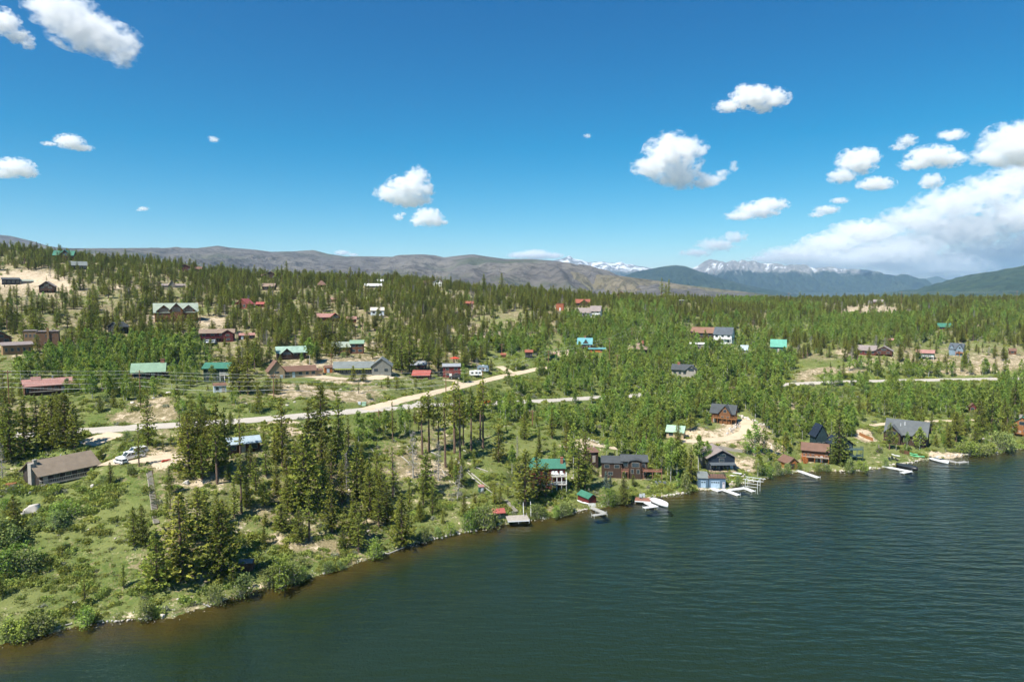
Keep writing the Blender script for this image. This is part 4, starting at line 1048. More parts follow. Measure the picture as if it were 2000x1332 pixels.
# ------------------------------------------------------------------ mesh collector
class MB:
    def __init__(self):
        self.v, self.f = [], []
    def box(self, x0, x1, y0, y1, z0, z1):
        n = len(self.v)
        self.v += [(x0, y0, z0), (x1, y0, z0), (x1, y1, z0), (x0, y1, z0), (x0, y0, z1), (x1, y0, z1), (x1, y1, z1), (x0, y1, z1)]
        self.f += [tuple(n + i for i in q) for q in ((0, 3, 2, 1), (4, 5, 6, 7), (0, 1, 5, 4), (1, 2, 6, 5), (2, 3, 7, 6), (3, 0, 4, 7))]
        return self
    def extrude(self, poly, a, b, axis):
        """poly: 2D outline (counter-clockwise seen against the axis), extruded from a to b along 'x' or 'y' (poly in the other horizontal and z)."""
        n, m = len(self.v), len(poly)
        for t in (a, b):
            for (p, q) in poly:
                self.v.append((t, p, q) if axis == 'x' else (p, t, q))
        self.f.append(tuple(range(n, n + m))); self.f.append(tuple(range(n + 2 * m - 1, n + m - 1, -1)))
        for i in range(m):
            j = (i + 1) % m
            self.f.append((n + j, n + i, n + m + i, n + m + j))
        return self
    def strips(self, inner, outer, a, b, axis):
        """Bent sheet with thickness between two matching open outlines (as quads, safe for concave roofs)."""
        m = len(inner)
        for i in range(m - 1):
            self.extrude([inner[i], inner[i + 1], outer[i + 1], outer[i]], a, b, axis)
        return self
    def tube(self, p, q, r0, r1=None, n=6):
        r1 = r0 if r1 is None else r1
        p, q = Vector(p), Vector(q)
        d = (q - p).normalized()
        s = d.cross(Vector((0, 0, 1)))
        if s.length < 1e-3: s = Vector((1, 0, 0))
        s.normalize(); t = d.cross(s)
        k = len(self.v)
        for c, r in ((p, r0), (q, r1)):
            for i in range(n):
                a = 2 * math.pi * i / n
                self.v.append(tuple(c + s * (math.cos(a) * r) + t * (math.sin(a) * r)))
        for i in range(n):
            j = (i + 1) % n
            self.f.append((k + i, k + j, k + n + j, k + n + i))
        self.f.append(tuple(range(k + n - 1, k - 1, -1))); self.f.append(tuple(range(k + n, k + 2 * n)))
        return self
    def build(self, name, m, parent=None, smooth=False):
        return mesh_obj(name, self.v, self.f, m, parent, smooth)

def fix_normals(o):
    bm = bmesh.new(); bm.from_mesh(o.data)
    bmesh.ops.recalc_face_normals(bm, faces=bm.faces[:])
    bm.to_mesh(o.data); bm.free()
    return o

# ------------------------------------------------------------------ house builder
def build_house(h):
    k, kw = h['k'], h['kw']
    root = empty(h['name'], h['pos'], h['rz'])
    tag(root, h['label'], h['cat'], 'houses and cabins on the hillside' if h['cat'] not in ('shed', 'boathouse', 'outhouse', 'garage') else 'sheds, garages and boathouses')
    glass = glass_mat(); trim = pm('trim')
    near = k < .19
    roofs = []
    def window(cx, yy, z, w, hgt, face='f', frame=trim, nx=0):
        """face f: wall plane y=yy; face l / r: wall plane x=yy, cx runs along y."""
        e = .05
        m = MB(); p = MB()
        fw = .07
        if face == 'f':
            m.box(cx - w / 2, cx + w / 2, yy - e, yy + .03, z, z + hgt)
            p.box(cx - w / 2 + fw, cx + w / 2 - fw, yy - e - .012, yy + .02, z + fw, z + hgt - fw)
        else:
            s = -1 if face == 'l' else 1
            xs = sorted((yy + s * e, yy - s * .03)); xp = sorted((yy + s * (e + .012), yy - s * .02))
            m.box(xs[0], xs[1], cx - w / 2, cx + w / 2, z, z + hgt)
            p.box(xp[0], xp[1], cx - w / 2 + fw, cx + w / 2 - fw, z + fw, z + hgt - fw)
        f = m.build('window', frame, root)
        p.build('pane', glass, f)
    for b in h['blocks']:
        w, d, hh, rise = b['w'] * kw, b['d'] * kw, b['h'] * k, b['rise'] * k
        x, y, z = b['x'] * kw, b['y'] * kw, b['z'] * k
        ov = b['ov'] * kw; wm, rm = pm(b['wall']), pm(b['roof'])
        sk = -3.0 - z
        x0, x1, y0, y1 = x - w / 2, x + w / 2, y, y + d
        t = .16
        ax = b['ax']
        m = MB(); r = MB(); g = .025
        if ax == 'x':
            m.extrude([(y0, sk), (y1, sk), (y1, hh), (y0 + d / 2, hh + rise), (y0, hh)], x0, x1, 'x')
            sl = rise / (d / 2)
            inn = [(y0 - ov, hh - ov * sl + g), (y0 + d / 2, hh + rise + g), (y1 + ov, hh - ov * sl + g)]
            r.strips(inn, [(a, q + t) for a, q in inn], x0 - ov * .7, x1 + ov * .7, 'x')
        elif ax == 'y':
            m.extrude([(x0, sk), (x1, sk), (x1, hh), (x, hh + rise), (x0, hh)], y0, y1, 'y')
            sl = rise / (w / 2)
            inn = [(x0 - ov, hh - ov * sl + g), (x, hh + rise + g), (x1 + ov, hh - ov * sl + g)]
            r.strips(inn, [(a, q + t) for a, q in inn], y0 - ov * .8, y1 + ov * .5, 'y')
        elif ax == 'arch':
            m.extrude([(x0, sk), (x1, sk), (x1, hh)] + [(x + math.cos(a) * w / 2, hh + math.sin(a) * rise) for a in np.linspace(.3, math.pi - .3, 7)] + [(x0, hh)], y0, y1, 'y')
            inn = [(x + math.cos(a) * (w / 2 + ov), hh + g + math.sin(a) * (rise + .1) - (.25 if abs(math.cos(a)) > .97 else 0)) for a in np.linspace(math.pi - .02, .02, 9)]
            r.strips(inn, [(a, q + t) for a, q in inn], y0 - ov, y1, 'y')
        elif ax == 's':
            m.extrude([(y0, sk), (y1, sk), (y1, hh + rise), (y0, hh)], x0, x1, 'x')
            sl = rise / d
            inn = [(y0 - ov, hh - ov * sl + g), (y1 + ov, hh + rise + ov * sl + g)]
            r.strips(inn, [(a, q + t) for a, q in inn], x0 - ov, x1 + ov, 'x')
        elif ax == 'f':
            m.box(x0, x1, y0, y1, sk, hh)
            r.box(x0 - ov, x1 + ov, y0 - ov, y1 + ov, hh + g, hh + g + .3)
        elif ax == 'hip':
            m.box(x0, x1, y0, y1, sk, hh)
            rl = max(w - d, w * .12) / 2
            X0, X1, Y0, Y1, ze = x0 - ov, x1 + ov, y0 - ov, y1 + ov, hh - .05
            vv = [(X0, Y0, ze), (X1, Y0, ze), (X1, Y1, ze), (X0, Y1, ze), (x - rl, y + d / 2, hh + rise), (x + rl, y + d / 2, hh + rise)]
            n = len(r.v); r.v += vv; r.f += [(n, n + 1, n + 5, n + 4), (n + 1, n + 2, n + 5), (n + 2, n + 3, n + 4, n + 5), (n + 3, n, n + 4), (n + 3, n + 2, n + 1, n)]
        wo = fix_normals(m.build('wall', wm, root)); wo.location.z = z
        ro = fix_normals(r.build('roof', rm, root)); ro.location.z = z
        roofs.append((ro, b, x, y, z, w, d, hh, rise))
        yf = y0
        two = b['win2'] > 0
        sto = hh / (2 if two else 1)
        wh = min(1.25, sto * .5); ww = min(1.5, w / max(b['win'] + b['door'], 1) * .55)
        slots = b['win'] + b['door']
        order = list(range(slots)); rr = random.Random(int(h['px']) * 7 + int(b['x']))
        dpos = set(rr.sample(order, b['door'])) if b['door'] else set()
        for i in range(slots):
            cx = x0 + w * (i + .5) / slots + rr.uniform(-.08, .08) * w / slots
            if i in dpos:
                dh = min(2.05, sto * .86); dw = min(.95, ww)
                dm = MB().box(cx - dw / 2, cx + dw / 2, yf - .05, yf + .03, z + .04, z + dh)
                do = dm.build('door', pm('weathered' if rr.random() < .5 else 'white_blue'), root)
                MB().box(cx + dw * .3, cx + dw * .3 + .06, yf - .10, yf - .05, z + dh * .45, z + dh * .5).build('handle', pm('metal'), do)
            else:
                window(cx, yf, z + sto * .34, ww * rr.uniform(.85, 1.1), wh)
        for i in range(b['win2']):
            cx = x0 + w * (i + .5) / b['win2']
            window(cx, yf, z + sto + sto * .30, min(1.5, w / b['win2'] * .55), wh)
        for i in range(b['lw']):
            window(y0 + d * (i + .5) / b['lw'], x0, z + hh * .4, min(1.3, d / b['lw'] * .5), wh, 'l')
        for i in range(b['rw']):
            window(y0 + d * (i + .5) / b['rw'], x1, z + hh * .4, min(1.3, d / b['rw'] * .5), wh, 'r')
        if b['glass']:
            gh = min(hh * .42, 2.0) if ax != 'arch' else hh * .3
            if b['win'] and ax == 'y':
                window(x, yf, z + hh + .02, w * .30, rise * .45)
            else:
                window(x, yf, z + hh - gh * (.9 if ax == 'arch' else .55), w * .62, gh)
    for (bi, u, v, cw, cd, ch, cm) in h['chim']:
        ro, b, x, y, z, w, d, hh, rise = roofs[bi]
        cx, cyy = x + u * w / 2, y + d / 2 + v * d / 2
        zb = hh + rise * (1 - abs(v)) - .4
        m = MB().box(cx - cw * kw / 2, cx + cw * kw / 2, cyy - cd * kw / 2, cyy + cd * kw / 2, zb, zb + .4 + ch * k)
        m.box(cx - cw * kw * .6, cx + cw * kw * .6, cyy - cd * kw * .6, cyy + cd * kw * .6, zb + .4 + ch * k, zb + .52 + ch * k)
        m.build('chimney' if cm != 'metal' else 'flue_pipe', pm(cm), ro)
    for (dx0, dx1, yf, dz, rh, rail, floor, posts) in h['decks']:
        X0, X1, Y0, zz = dx0 * kw, dx1 * kw, yf * kw, dz * k
        dk = MB().box(X0, X1, Y0, -.02, zz - .18, zz).build('deck', pm(floor), root)
        for i in range(posts):
            px_ = X0 + .12 + (X1 - X0 - .24) * i / max(posts - 1, 1)
            MB().box(px_ - .08, px_ + .08, Y0 + .06, Y0 + .22, -3.2, zz - .18).build('post', pm(rail), dk)
        if rh:
            R_ = min(rh * k, 1.15); m = MB()
            m.box(X0, X1, Y0, Y0 + .07, zz + R_ - .09, zz + R_); m.box(X0, X0 + .07, Y0, -.05, zz + R_ - .09, zz + R_); m.box(X1 - .07, X1, Y0, -.05, zz + R_ - .09, zz + R_)
            m.box(X0, X1, Y0 + .01, Y0 + .05, zz + .10, zz + .16)
            nb = max(int((X1 - X0) / (.35 if near else .9)), 2)
            for i in range(nb + 1):
                bx = X0 + .03 + (X1 - X0 - .06) * i / nb
                bw = .03 if i % 4 else .05
                m.box(bx - bw, bx + bw, Y0 + .012, Y0 + .055, zz, zz + R_ - .05)
            for sx in (X0 + .035, X1 - .035):
                nn = max(int(-Y0 / .4), 1)
                for i in range(nn):
                    by = Y0 + (-Y0) * i / nn
                    m.box(sx - .03, sx + .03, by, by + .05, zz, zz + R_ - .05)
            m.build('railing', pm(rail), dk)
    for e in h['extra']:
        if e[0] == 'endchim':
            _, ex, ey, ew, ed, eh, em = e
            MB().box((ex - ew) * kw, ex * kw + .2, ey * kw, (ey + ed) * kw, -2, eh * k).build('chimney', pm(em), root)
        elif e[0] == 'porch':
            _, a, b2, yf, z, post, rf, n = e
            pr = MB().strips([(yf * kw, z * k - .25), (.0, z * k + .15)], [(yf * kw, z * k - .13), (.0, z * k + .27)], a * kw, b2 * kw, 'x').build('porch_roof', pm(rf), root)
            for i in range(n):
                xx = (a + (b2 - a) * i / (n - 1)) * kw
                xx = min(max(xx, a * kw + .1), b2 * kw - .1)
                MB().box(xx - .09, xx + .09, yf * kw + .1, yf * kw + .28, -.2, z * k - .2).build('post', pm(post), pr)
        elif e[0] == 'garage':
            _, ex, ew, eh, ez, em, yo = e
            m = MB().box((ex - ew / 2) * kw, (ex + ew / 2) * kw, -.06, .03, ez * k + .03, eh * k)
            g = m.build('garage_door', pm(em), root)
            n = max(int(ew / 4), 1)
            for i in range(n):
                cx = (ex - ew / 2 + ew * (i + .5) / n) * kw
                MB().box(cx - ew * kw / n * .34, cx + ew * kw / n * .34, -.075, 0, eh * k * .72, eh * k * .9).build('pane', glass, g)
        elif e[0] == 'door':
            _, ex, ew, eh, ez, em = e
            yy = h['blocks'][0]['y'] * kw
            MB().box((ex - ew / 2) * kw, (ex + ew / 2) * kw, yy - .06, yy + .03, ez * k + .03, eh * k).build('door', pm(em), root)
        elif e[0] == 'roofrail':
            _, a, b2, yf, yb, z, em = e
            m = MB(); Z0 = z * k + .12
            for (p, q) in (((a, yf), (b2, yf)), ((a, yb), (b2, yb)), ((a, yf), (a, yb)), ((b2, yf), (b2, yb))):
                for hz in (.5, 1.0):
                    m.tube((p[0] * kw, p[1] * kw, Z0 + hz), (q[0] * kw, q[1] * kw, Z0 + hz), .03, n=4)
                for i in range(7):
                    s = i / 6
                    xx, yy = (p[0] + (q[0] - p[0]) * s) * kw, (p[1] + (q[1] - p[1]) * s) * kw
                    m.tube((xx, yy, Z0), (xx, yy, Z0 + 1.0), .03, n=4)
            m.build('railing', pm(em), root)
        elif e[0] == 'stair':
            _, ex, yf, z, xe, em = e
            m = MB(); n = 9
            for i in range(n):
                s = i / (n - 1)
                xx = (ex + (xe - ex) * s) * kw; yy = (yf - 9 * s) * kw; zz = z * k * (1 - s)
                m.box(xx - .5, xx + .5, yy - .16, yy + .16, zz - .08, zz)
            for sx in (-.5, .5):
                m.tube((ex * kw + sx, yf * kw, z * k + .9), (xe * kw + sx, (yf - 9) * kw, .9), .06, n=4)
                m.tube((ex * kw + sx, yf * kw, z * k), (xe * kw + sx, (yf - 9) * kw, 0), .07, n=4)
                m.tube((xe * kw + sx, (yf - 9) * kw, -.3), (xe * kw + sx, (yf - 9) * kw, .9), .06, n=4)
            m.build('stairs', pm(em), root)
        elif e[0] == 'monitor':
            _, ex, ew, ed, eh, em = e
            ro, b, x, y, z, w, d, hh, rise = roofs[0]
            m = MB().extrude([(y + d / 2 - ed * kw / 2, hh + rise * .5), (y + d / 2 + ed * kw / 2, hh + rise * .5), (y + d / 2, hh + rise + eh * k)], (ex - ew / 2) * kw, (ex + ew / 2) * kw, 'x')
            fix_normals(m.build('roof_dormer', pm(em), ro))
        elif e[0] == 'fascia':
            _, ex, ew, z, em = e
            b = h['blocks'][0]
            o_ = b['ov'] * kw
            MB().box((ex - ew / 2) * kw, (ex + ew / 2) * kw, -o_ - .06, -o_ - .01, z * k - .75, z * k - .42).build('fascia', pm(em), root)
    return root

def build_houses():
    for h in HOUSES:
        build_house(h)
# ------------------------------------------------------------------ foliage materials
def foliage_mat(name, dark, light, trans=.25, tint=.25, hue=(0.5, 0.5)):
    m = bpy.data.materials.new(name)
    nt, N, L = nodes_of(m)
    out = N.new('ShaderNodeOutputMaterial')
    oi = N.new('ShaderNodeObjectInfo'); geo = N.new('ShaderNodeNewGeometry')
    tc = N.new('ShaderNodeTexCoord')
    nz = N.new('ShaderNodeTexNoise'); nz.inputs['Scale'].default_value = .55; nz.inputs['Detail'].default_value = 2
    L.new(tc.outputs['Object'], nz.inputs['Vector'])
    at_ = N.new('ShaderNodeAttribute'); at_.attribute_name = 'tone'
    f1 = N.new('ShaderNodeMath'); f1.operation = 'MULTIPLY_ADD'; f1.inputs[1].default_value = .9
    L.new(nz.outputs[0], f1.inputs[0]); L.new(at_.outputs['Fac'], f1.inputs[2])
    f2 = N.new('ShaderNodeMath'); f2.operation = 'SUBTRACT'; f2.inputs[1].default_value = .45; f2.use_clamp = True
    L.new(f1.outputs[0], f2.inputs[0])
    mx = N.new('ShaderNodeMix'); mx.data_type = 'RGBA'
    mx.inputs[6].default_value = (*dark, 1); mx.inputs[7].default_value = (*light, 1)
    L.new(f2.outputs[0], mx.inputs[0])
    hsv = N.new('ShaderNodeHueSaturation')
    r1 = N.new('ShaderNodeMapRange'); r1.inputs['To Min'].default_value = 1 - tint; r1.inputs['To Max'].default_value = 1 + tint
    L.new(oi.outputs['Random'], r1.inputs['Value']); L.new(r1.outputs[0], hsv.inputs['Value'])
    wn_ = N.new('ShaderNodeTexWhiteNoise'); wn_.noise_dimensions = '1D'; L.new(oi.outputs['Random'], wn_.inputs['W'])
    r2 = N.new('ShaderNodeMapRange'); r2.inputs['To Min'].default_value = hue[0]; r2.inputs['To Max'].default_value = hue[1]
    L.new(wn_.outputs[0], r2.inputs['Value']); L.new(r2.outputs[0], hsv.inputs['Hue'])
    L.new(mx.outputs[2], hsv.inputs['Color'])
    d = N.new('ShaderNodeBsdfDiffuse'); t = N.new('ShaderNodeBsdfTranslucent')
    L.new(hsv.outputs[0], d.inputs['Color']); L.new(hsv.outputs[0], t.inputs['Color'])
    ms = N.new('ShaderNodeMixShader'); ms.inputs[0].default_value = trans
    L.new(d.outputs[0], ms.inputs[1]); L.new(t.outputs[0], ms.inputs[2]); L.new(ms.outputs[0], out.inputs[0])
    return m
M_PINE = foliage_mat('pine_needles', (.105, .132, .025), (.425, .44, .083), .26, .28, (.487, .524))
M_SPRUCE = foliage_mat('spruce_needles', (.10, .125, .030), (.30, .32, .072), .25, .18, (.49, .52))
M_BLUE = foliage_mat('blue_spruce_needles', (.10, .15, .12), (.24, .31, .25), .18, .1)
M_ASPEN = foliage_mat('aspen_leaves', (.105, .165, .028), (.41, .51, .110), .30, .28, (.478, .524))
M_WILLOW = foliage_mat('willow_leaves', (.13, .175, .05), (.40, .46, .15), .30, .25, (.485, .52))
M_SHRUB = foliage_mat('shrub_leaves', (.13, .175, .036), (.43, .48, .125), .30, .3, (.475, .52))
M_SAGE = foliage_mat('sage_leaves', (.17, .18, .12), (.33, .34, .24), .2, .25, (.48, .52))
M_DEADN = foliage_mat('dead_twigs', (.15, .135, .115), (.30, .28, .25), .1, .2)
M_GRASS = foliage_mat('grass_blades', (.14, .175, .045), (.30, .32, .11), .3, .25, (.475, .515))
M_LILAC = foliage_mat('lilac_blossom', (.20, .13, .22), (.42, .28, .42), .2, .1)
M_BARK = mat('pine_bark', (.16, .105, .075), .95, .35, 2.5)
M_GREYB = mat('dead_wood', (.40, .37, .33), .95, .3, 2.0)
M_ASPB = mat('aspen_bark', (.42, .41, .36), .9, .3, 3.0)
M_ROCK = mat('granite', (.42, .375, .325), .95, .28, .8)
M_ROCKL = mat('pale_granite', (.56, .51, .45), .95, .22, .6)

def with_tone(me, tone):
    a = me.attributes.new('tone', 'FLOAT', 'FACE')
    a.data.foreach_set('value', np.ascontiguousarray(tone, np.float32))

def sprays(C, Dv, size, rng, per=4, wid=.42, droop=0.0):
    """Leaf sprays: at each centre C a few kite-shaped faces pointing about direction Dv. Returns verts and quads."""
    n = len(C)
    C = np.repeat(C, per, 0); Dv = np.repeat(Dv, per, 0); s = np.repeat(size, per)
    d = Dv + rng.normal(0, .55, (n * per, 3)); d[:, 2] -= droop
    d /= np.linalg.norm(d, axis=1)[:, None] + 1e-9
    a = rng.normal(0, 1, (n * per, 3)); a -= (a * d).sum(1)[:, None] * d
    a /= np.linalg.norm(a, axis=1)[:, None] + 1e-9
    s = s * rng.uniform(.65, 1.25, n * per)
    p0 = C - d * (s * .25)[:, None]; p2 = C + d * (s * .8)[:, None]
    mid = C + d * (s * .2)[:, None]
    p1 = mid + a * (s * wid)[:, None]; p3 = mid - a * (s * wid)[:, None]
    V = np.stack([p0, p1, p2, p3], 1).reshape(-1, 3)
    T = np.arange(n * per * 4).reshape(-1, 4)
    return V, T

def trunk_mesh(name, h, r, bark, rng, limbs=(), bend=.02, segs=6, top=.12):
    mb = MB()
    pts = [Vector((0, 0, -.6))]
    ox = oy = 0
    for i in range(1, segs + 1):
        ox += rng.normal(0, bend * h / segs); oy += rng.normal(0, bend * h / segs)
        pts.append(Vector((ox, oy, h * i / segs)))
    for i in range(segs):
        mb.tube(pts[i], pts[i + 1], r * (1 - (1 - top) * i / segs), r * (1 - (1 - top) * (i + 1) / segs), 6)
    for (p, q, lr) in limbs:
        mb.tube(p, q, lr, lr * .35, 3)
    me = bpy.data.meshes.new(name)
    me.from_pydata(mb.v, [], mb.f); me.update(); me.materials.append(bark)
    return me

def pine_proto(seed, h=14., rad=1.9, cb=.25, bushy=1.0, sparse=1.0, matl=M_PINE, bark=M_BARK, spire=.9, size=.45, tag_='pine'):
    """Conifer: tapered trunk, whorled limbs, needle sprays along each limb."""
    rng = np.random.default_rng(seed)
    C, Dv, S, tone, limbs = [], [], [], [], []
    z = h * cb
    while z < h * .985:
        t = (z - h * cb) / (h * (1 - cb))
        R = rad * ((1 - t) ** spire * .92 + .08) * (.55 + .45 * min(t / .12, 1))
        nb = max(int(rng.integers(4, 7) * bushy), 3)
        a0 = rng.uniform(0, 6.28)
        for i in range(nb):
            if rng.random() > .93 * sparse: continue
            a = a0 + 6.283 * i / nb + rng.normal(0, .25)
            Lb = R * rng.uniform(.55, 1.2)
            up = rng.uniform(-.18, .22) + .35 * t
            d = np.array([math.cos(a), math.sin(a), up])
            p = np.array([0, 0, z + rng.normal(0, .12)])
            if Lb > .5: limbs.append((tuple(p), tuple(p + d * Lb * .9), .022 + .012 * Lb))
            ns = max(int(Lb / (.30 * size / .5)), 2)
            for j in range(ns):
                f = (j + .6) / ns
                if f < .22 and Lb > 1.0 and rng.random() < .7: continue
                c = p + d * Lb * f + rng.normal(0, .10 + .10 * f * Lb * .5, 3) * np.array([1, 1, .7])
                C.append(c); Dv.append(np.array([d[0] * .8, d[1] * .8, .45])); S.append(size * rng.uniform(.75, 1.2) * (1 - .35 * t))
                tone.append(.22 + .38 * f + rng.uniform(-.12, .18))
        z += rng.uniform(.30, .48) * (h / 14) ** .35 * (1.0 / sparse ** .5)
    C.append(np.array([0, 0, h])); Dv.append(np.array([0, 0, 1.5])); S.append(size); tone.append(.6)
    C, Dv, S = np.array(C), np.array(Dv), np.array(S)
    per = 5
    V, T = sprays(C, Dv, S, rng, per, .34)
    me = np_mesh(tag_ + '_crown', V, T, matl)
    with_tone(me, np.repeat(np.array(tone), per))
    tr = trunk_mesh(tag_ + '_trunk', h * .97, .10 + h * .0085, bark, rng, limbs, .012)
    return me, tr, h

def aspen_proto(seed, h=8., rad=1.7, cb=.22, leaves=900, stems=1, size=.34, matl=M_ASPEN, bark=M_ASPB, tag_='aspen', flat=1.0):
    rng = np.random.default_rng(seed)
    limbs, cl = [], []
    for s in range(stems):
        sx, sy = (rng.normal(0, rad * .35, 2) if stems > 1 else (0., 0.))
        hh = h * rng.uniform(.75, 1.0) if s else h
        if stems > 1: limbs.append(((sx * .3, sy * .3, -.2), (sx, sy, hh * .85), .05))
        nb = int(10 + hh * 1.6)
        for i in range(nb):
            t = (i + .5) / nb
            zc = hh * (cb + (1 - cb) * t)
            prof = math.sin(math.pi * min(.12 + .95 * t, 1.0)) ** .7 * flat
            a = rng.uniform(0, 6.28); rr = rad * prof * rng.uniform(.25, .85) / (1 if stems == 1 else 1.4)
            c = np.array([sx + math.cos(a) * rr, sy + math.sin(a) * rr, zc + rng.normal(0, .2)])
            limbs.append(((sx, sy, max(zc - rr * .9, .2)), tuple(c), .025))
            cl.append((c, rad * rng.uniform(.30, .55) * (.55 + .45 * prof)))
    per = max(leaves // len(cl), 6)
    C, S, tone, Dv = [], [], [], []
    for c, r in cl:
        q = rng.normal(0, 1, (per, 3)); q /= np.linalg.norm(q, axis=1)[:, None]
        rad_ = r * rng.uniform(.35, 1.05, per) ** .6
        p = c + q * rad_[:, None] * np.array([1, 1, 1.15])
        C.append(p); Dv.append(q * .7 + np.array([0, 0, .35])); S.append(np.full(per, size) * rng.uniform(.7, 1.2, per))
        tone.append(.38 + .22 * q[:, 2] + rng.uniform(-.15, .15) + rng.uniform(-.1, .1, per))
    C, Dv, S, tone = np.concatenate(C), np.concatenate(Dv), np.concatenate(S), np.concatenate(tone)
    V, T = sprays(C, Dv, S, rng, 1, .42)
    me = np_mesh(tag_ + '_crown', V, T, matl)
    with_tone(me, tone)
    tr = trunk_mesh(tag_ + '_trunk', h * .85 if stems == 1 else h * .4, .05 + h * .007, bark, rng, limbs, .02)
    return me, tr, h

def dead_proto(seed, h=12., rad=1.5):
    rng = np.random.default_rng(seed)
    limbs, C, Dv, S = [], [], [], []
    z = h * .12
    while z < h * .97:
        t = z / h
        R = rad * (1 - t) ** .7 + .15
        for i in range(rng.integers(3, 6)):
            a = rng.uniform(0, 6.28); Lb = R * rng.uniform(.5, 1.15)
            d = np.array([math.cos(a), math.sin(a), rng.uniform(-.45, .1)])
            p = np.array([0, 0, z]); q = p + d * Lb
            limbs.append((tuple(p), tuple(q), .03))
            for j in range(3):
                C.append(p + d * Lb * rng.uniform(.35, 1)); Dv.append(d + np.array([0, 0, -.5])); S.append(rng.uniform(.35, .7))
        z += rng.uniform(.28, .42)
    V, T = sprays(np.array(C), np.array(Dv), np.array(S), rng, 2, .10)
    me = np_mesh('dead_crown', V, T, M_DEADN)
    with_tone(me, rng.uniform(.2, .9, len(T)))
    return me, trunk_mesh('dead_trunk', h, .17, M_GREYB, rng, limbs, .015), h

def shrub_proto(seed, r=1.0, h=.9, n=260, size=.2, matl=M_SHRUB, woody=.0):
    rng = np.random.default_rng(seed)
    q = rng.normal(0, 1, (n, 3)); q[:, 2] = np.abs(q[:, 2]); q /= np.linalg.norm(q, axis=1)[:, None]
    lump = .7 + .3 * np.sin(q[:, 0] * 4 + seed) * np.cos(q[:, 1] * 5 + seed * 2)
    p = q * (rng.uniform(.35, 1.0, n) ** .5 * lump)[:, None] * np.array([r, r, h])
    V, T = sprays(p, q * .6 + np.array([0, 0, .6]), np.full(n, size), rng, 1, .42)
    me = np_mesh('shrub', V, T, matl)
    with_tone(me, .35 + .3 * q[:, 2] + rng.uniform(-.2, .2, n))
    return me

def grass_proto(seed, r=.8, n=60):
    rng = np.random.default_rng(seed)
    p = np.stack([rng.normal(0, r * .5, n), rng.normal(0, r * .5, n), np.full(n, .05)], 1)
    V, T = sprays(p, np.tile([0, 0, 1.2], (n, 1)), rng.uniform(.18, .38, n), rng, 1, .16)
    me = np_mesh('grass_tuft', V, T, M_GRASS)
    with_tone(me, rng.uniform(.2, .8, n))
    return me

def rock_mesh(seed, matl=M_ROCK, flat=.75, sub=3):
    rng = np.random.default_rng(seed)
    bm = bmesh.new(); bmesh.ops.create_icosphere(bm, subdivisions=sub, radius=1.0)
    P = np.array([v.co[:] for v in bm.verts]); T = np.array([[v.index for v in f.verts] for f in bm.faces]); bm.free()
    for k in range(14):
        nrm = rng.normal(0, 1, 3); nrm /= np.linalg.norm(nrm)
        cut = rng.uniform(.42, .82); d = P @ nrm - cut
        P = P - np.clip(d, 0, None)[:, None] * nrm
    P *= (.9 + .25 * (fbm(P[:, 0] * 2 + seed, P[:, 1] * 2 + P[:, 2] * 2, 3, seed) - .5))[:, None]
    P *= np.array([rng.uniform(.8, 1.2), rng.uniform(.7, 1.0), flat])
    return np_mesh('boulder', P, T, matl)

PINES = [pine_proto(1, 14, 2.4, .08, 1.1, spire=.7), pine_proto(2, 14, 2.1, .18, 1.1, spire=.62), pine_proto(3, 14, 2.6, .05, 1.2, spire=.75), pine_proto(4, 14, 1.9, .25, 1.0, spire=.55), pine_proto(5, 14, 2.2, .12, 1.1, spire=.6), pine_proto(6, 14, 1.8, .10, 1.05, spire=.85)]
TALLP = [pine_proto(11, 16, 1.5, .52, .95, spire=.55), pine_proto(12, 16, 1.35, .58, .9, spire=.5), pine_proto(13, 16, 1.6, .46, .95, spire=.6)]
SPARSEP = [pine_proto(21, 13, 1.6, .22, .8, .75), pine_proto(22, 13, 1.4, .40, .8, .7)]
BROADP = [pine_proto(31, 11, 2.9, .03, 1.3, spire=.6, size=.48), pine_proto(32, 11, 2.6, .05, 1.25, spire=.65, size=.48)]
SPRUCES = [pine_proto(41, 15, 2.8, .02, 1.75, spire=.9, matl=M_SPRUCE, tag_='spruce'), pine_proto(42, 14, 2.0, .03, 1.25, spire=1.0, matl=M_SPRUCE, tag_='spruce')]
BLUES = [pine_proto(45, 6, 1.4, .03, 1.2, spire=1.0, matl=M_BLUE, size=.4, tag_='spruce')]
ASPENS = [aspen_proto(51), aspen_proto(52, 8, 1.4, .15, 850), aspen_proto(53, 8, 2.0, .2, 1000), aspen_proto(54, 8, 1.2, .3, 700), aspen_proto(55, 8, 1.6, .12, 900)]
BIRCHES = [aspen_proto(61, 11, 1.9, .38, 1500, size=.36), aspen_proto(62, 11, 1.6, .42, 1300, size=.36)]
BUSHES = [aspen_proto(71, 4, 2.4, .05, 1300, 6, .30, M_WILLOW, M_GREYB, 'willow'), aspen_proto(72, 4, 2.0, .05, 1200, 5, .30, M_WILLOW, M_GREYB, 'willow'), aspen_proto(73, 4, 2.2, .04, 1300, 5, .30, M_ASPEN, M_GREYB, 'willow')]
DEADS = [dead_proto(81, 12, 1.6), dead_proto(82, 12, 1.3), dead_proto(83, 10, 1.1)]
SHRUBS = [shrub_proto(1), shrub_proto(2, 1.1, .7), shrub_proto(3, .8, .8), shrub_proto(4, 1.2, .55), shrub_proto(5, .8, .6, 200, .17, M_SAGE), shrub_proto(6, 1.0, .5, 220, .2, M_PINE)]
GRASSES = [grass_proto(i) for i in range(4)]
ROCKS = [rock_mesh(i, M_ROCKL if i % 2 else M_ROCK) for i in range(6)]

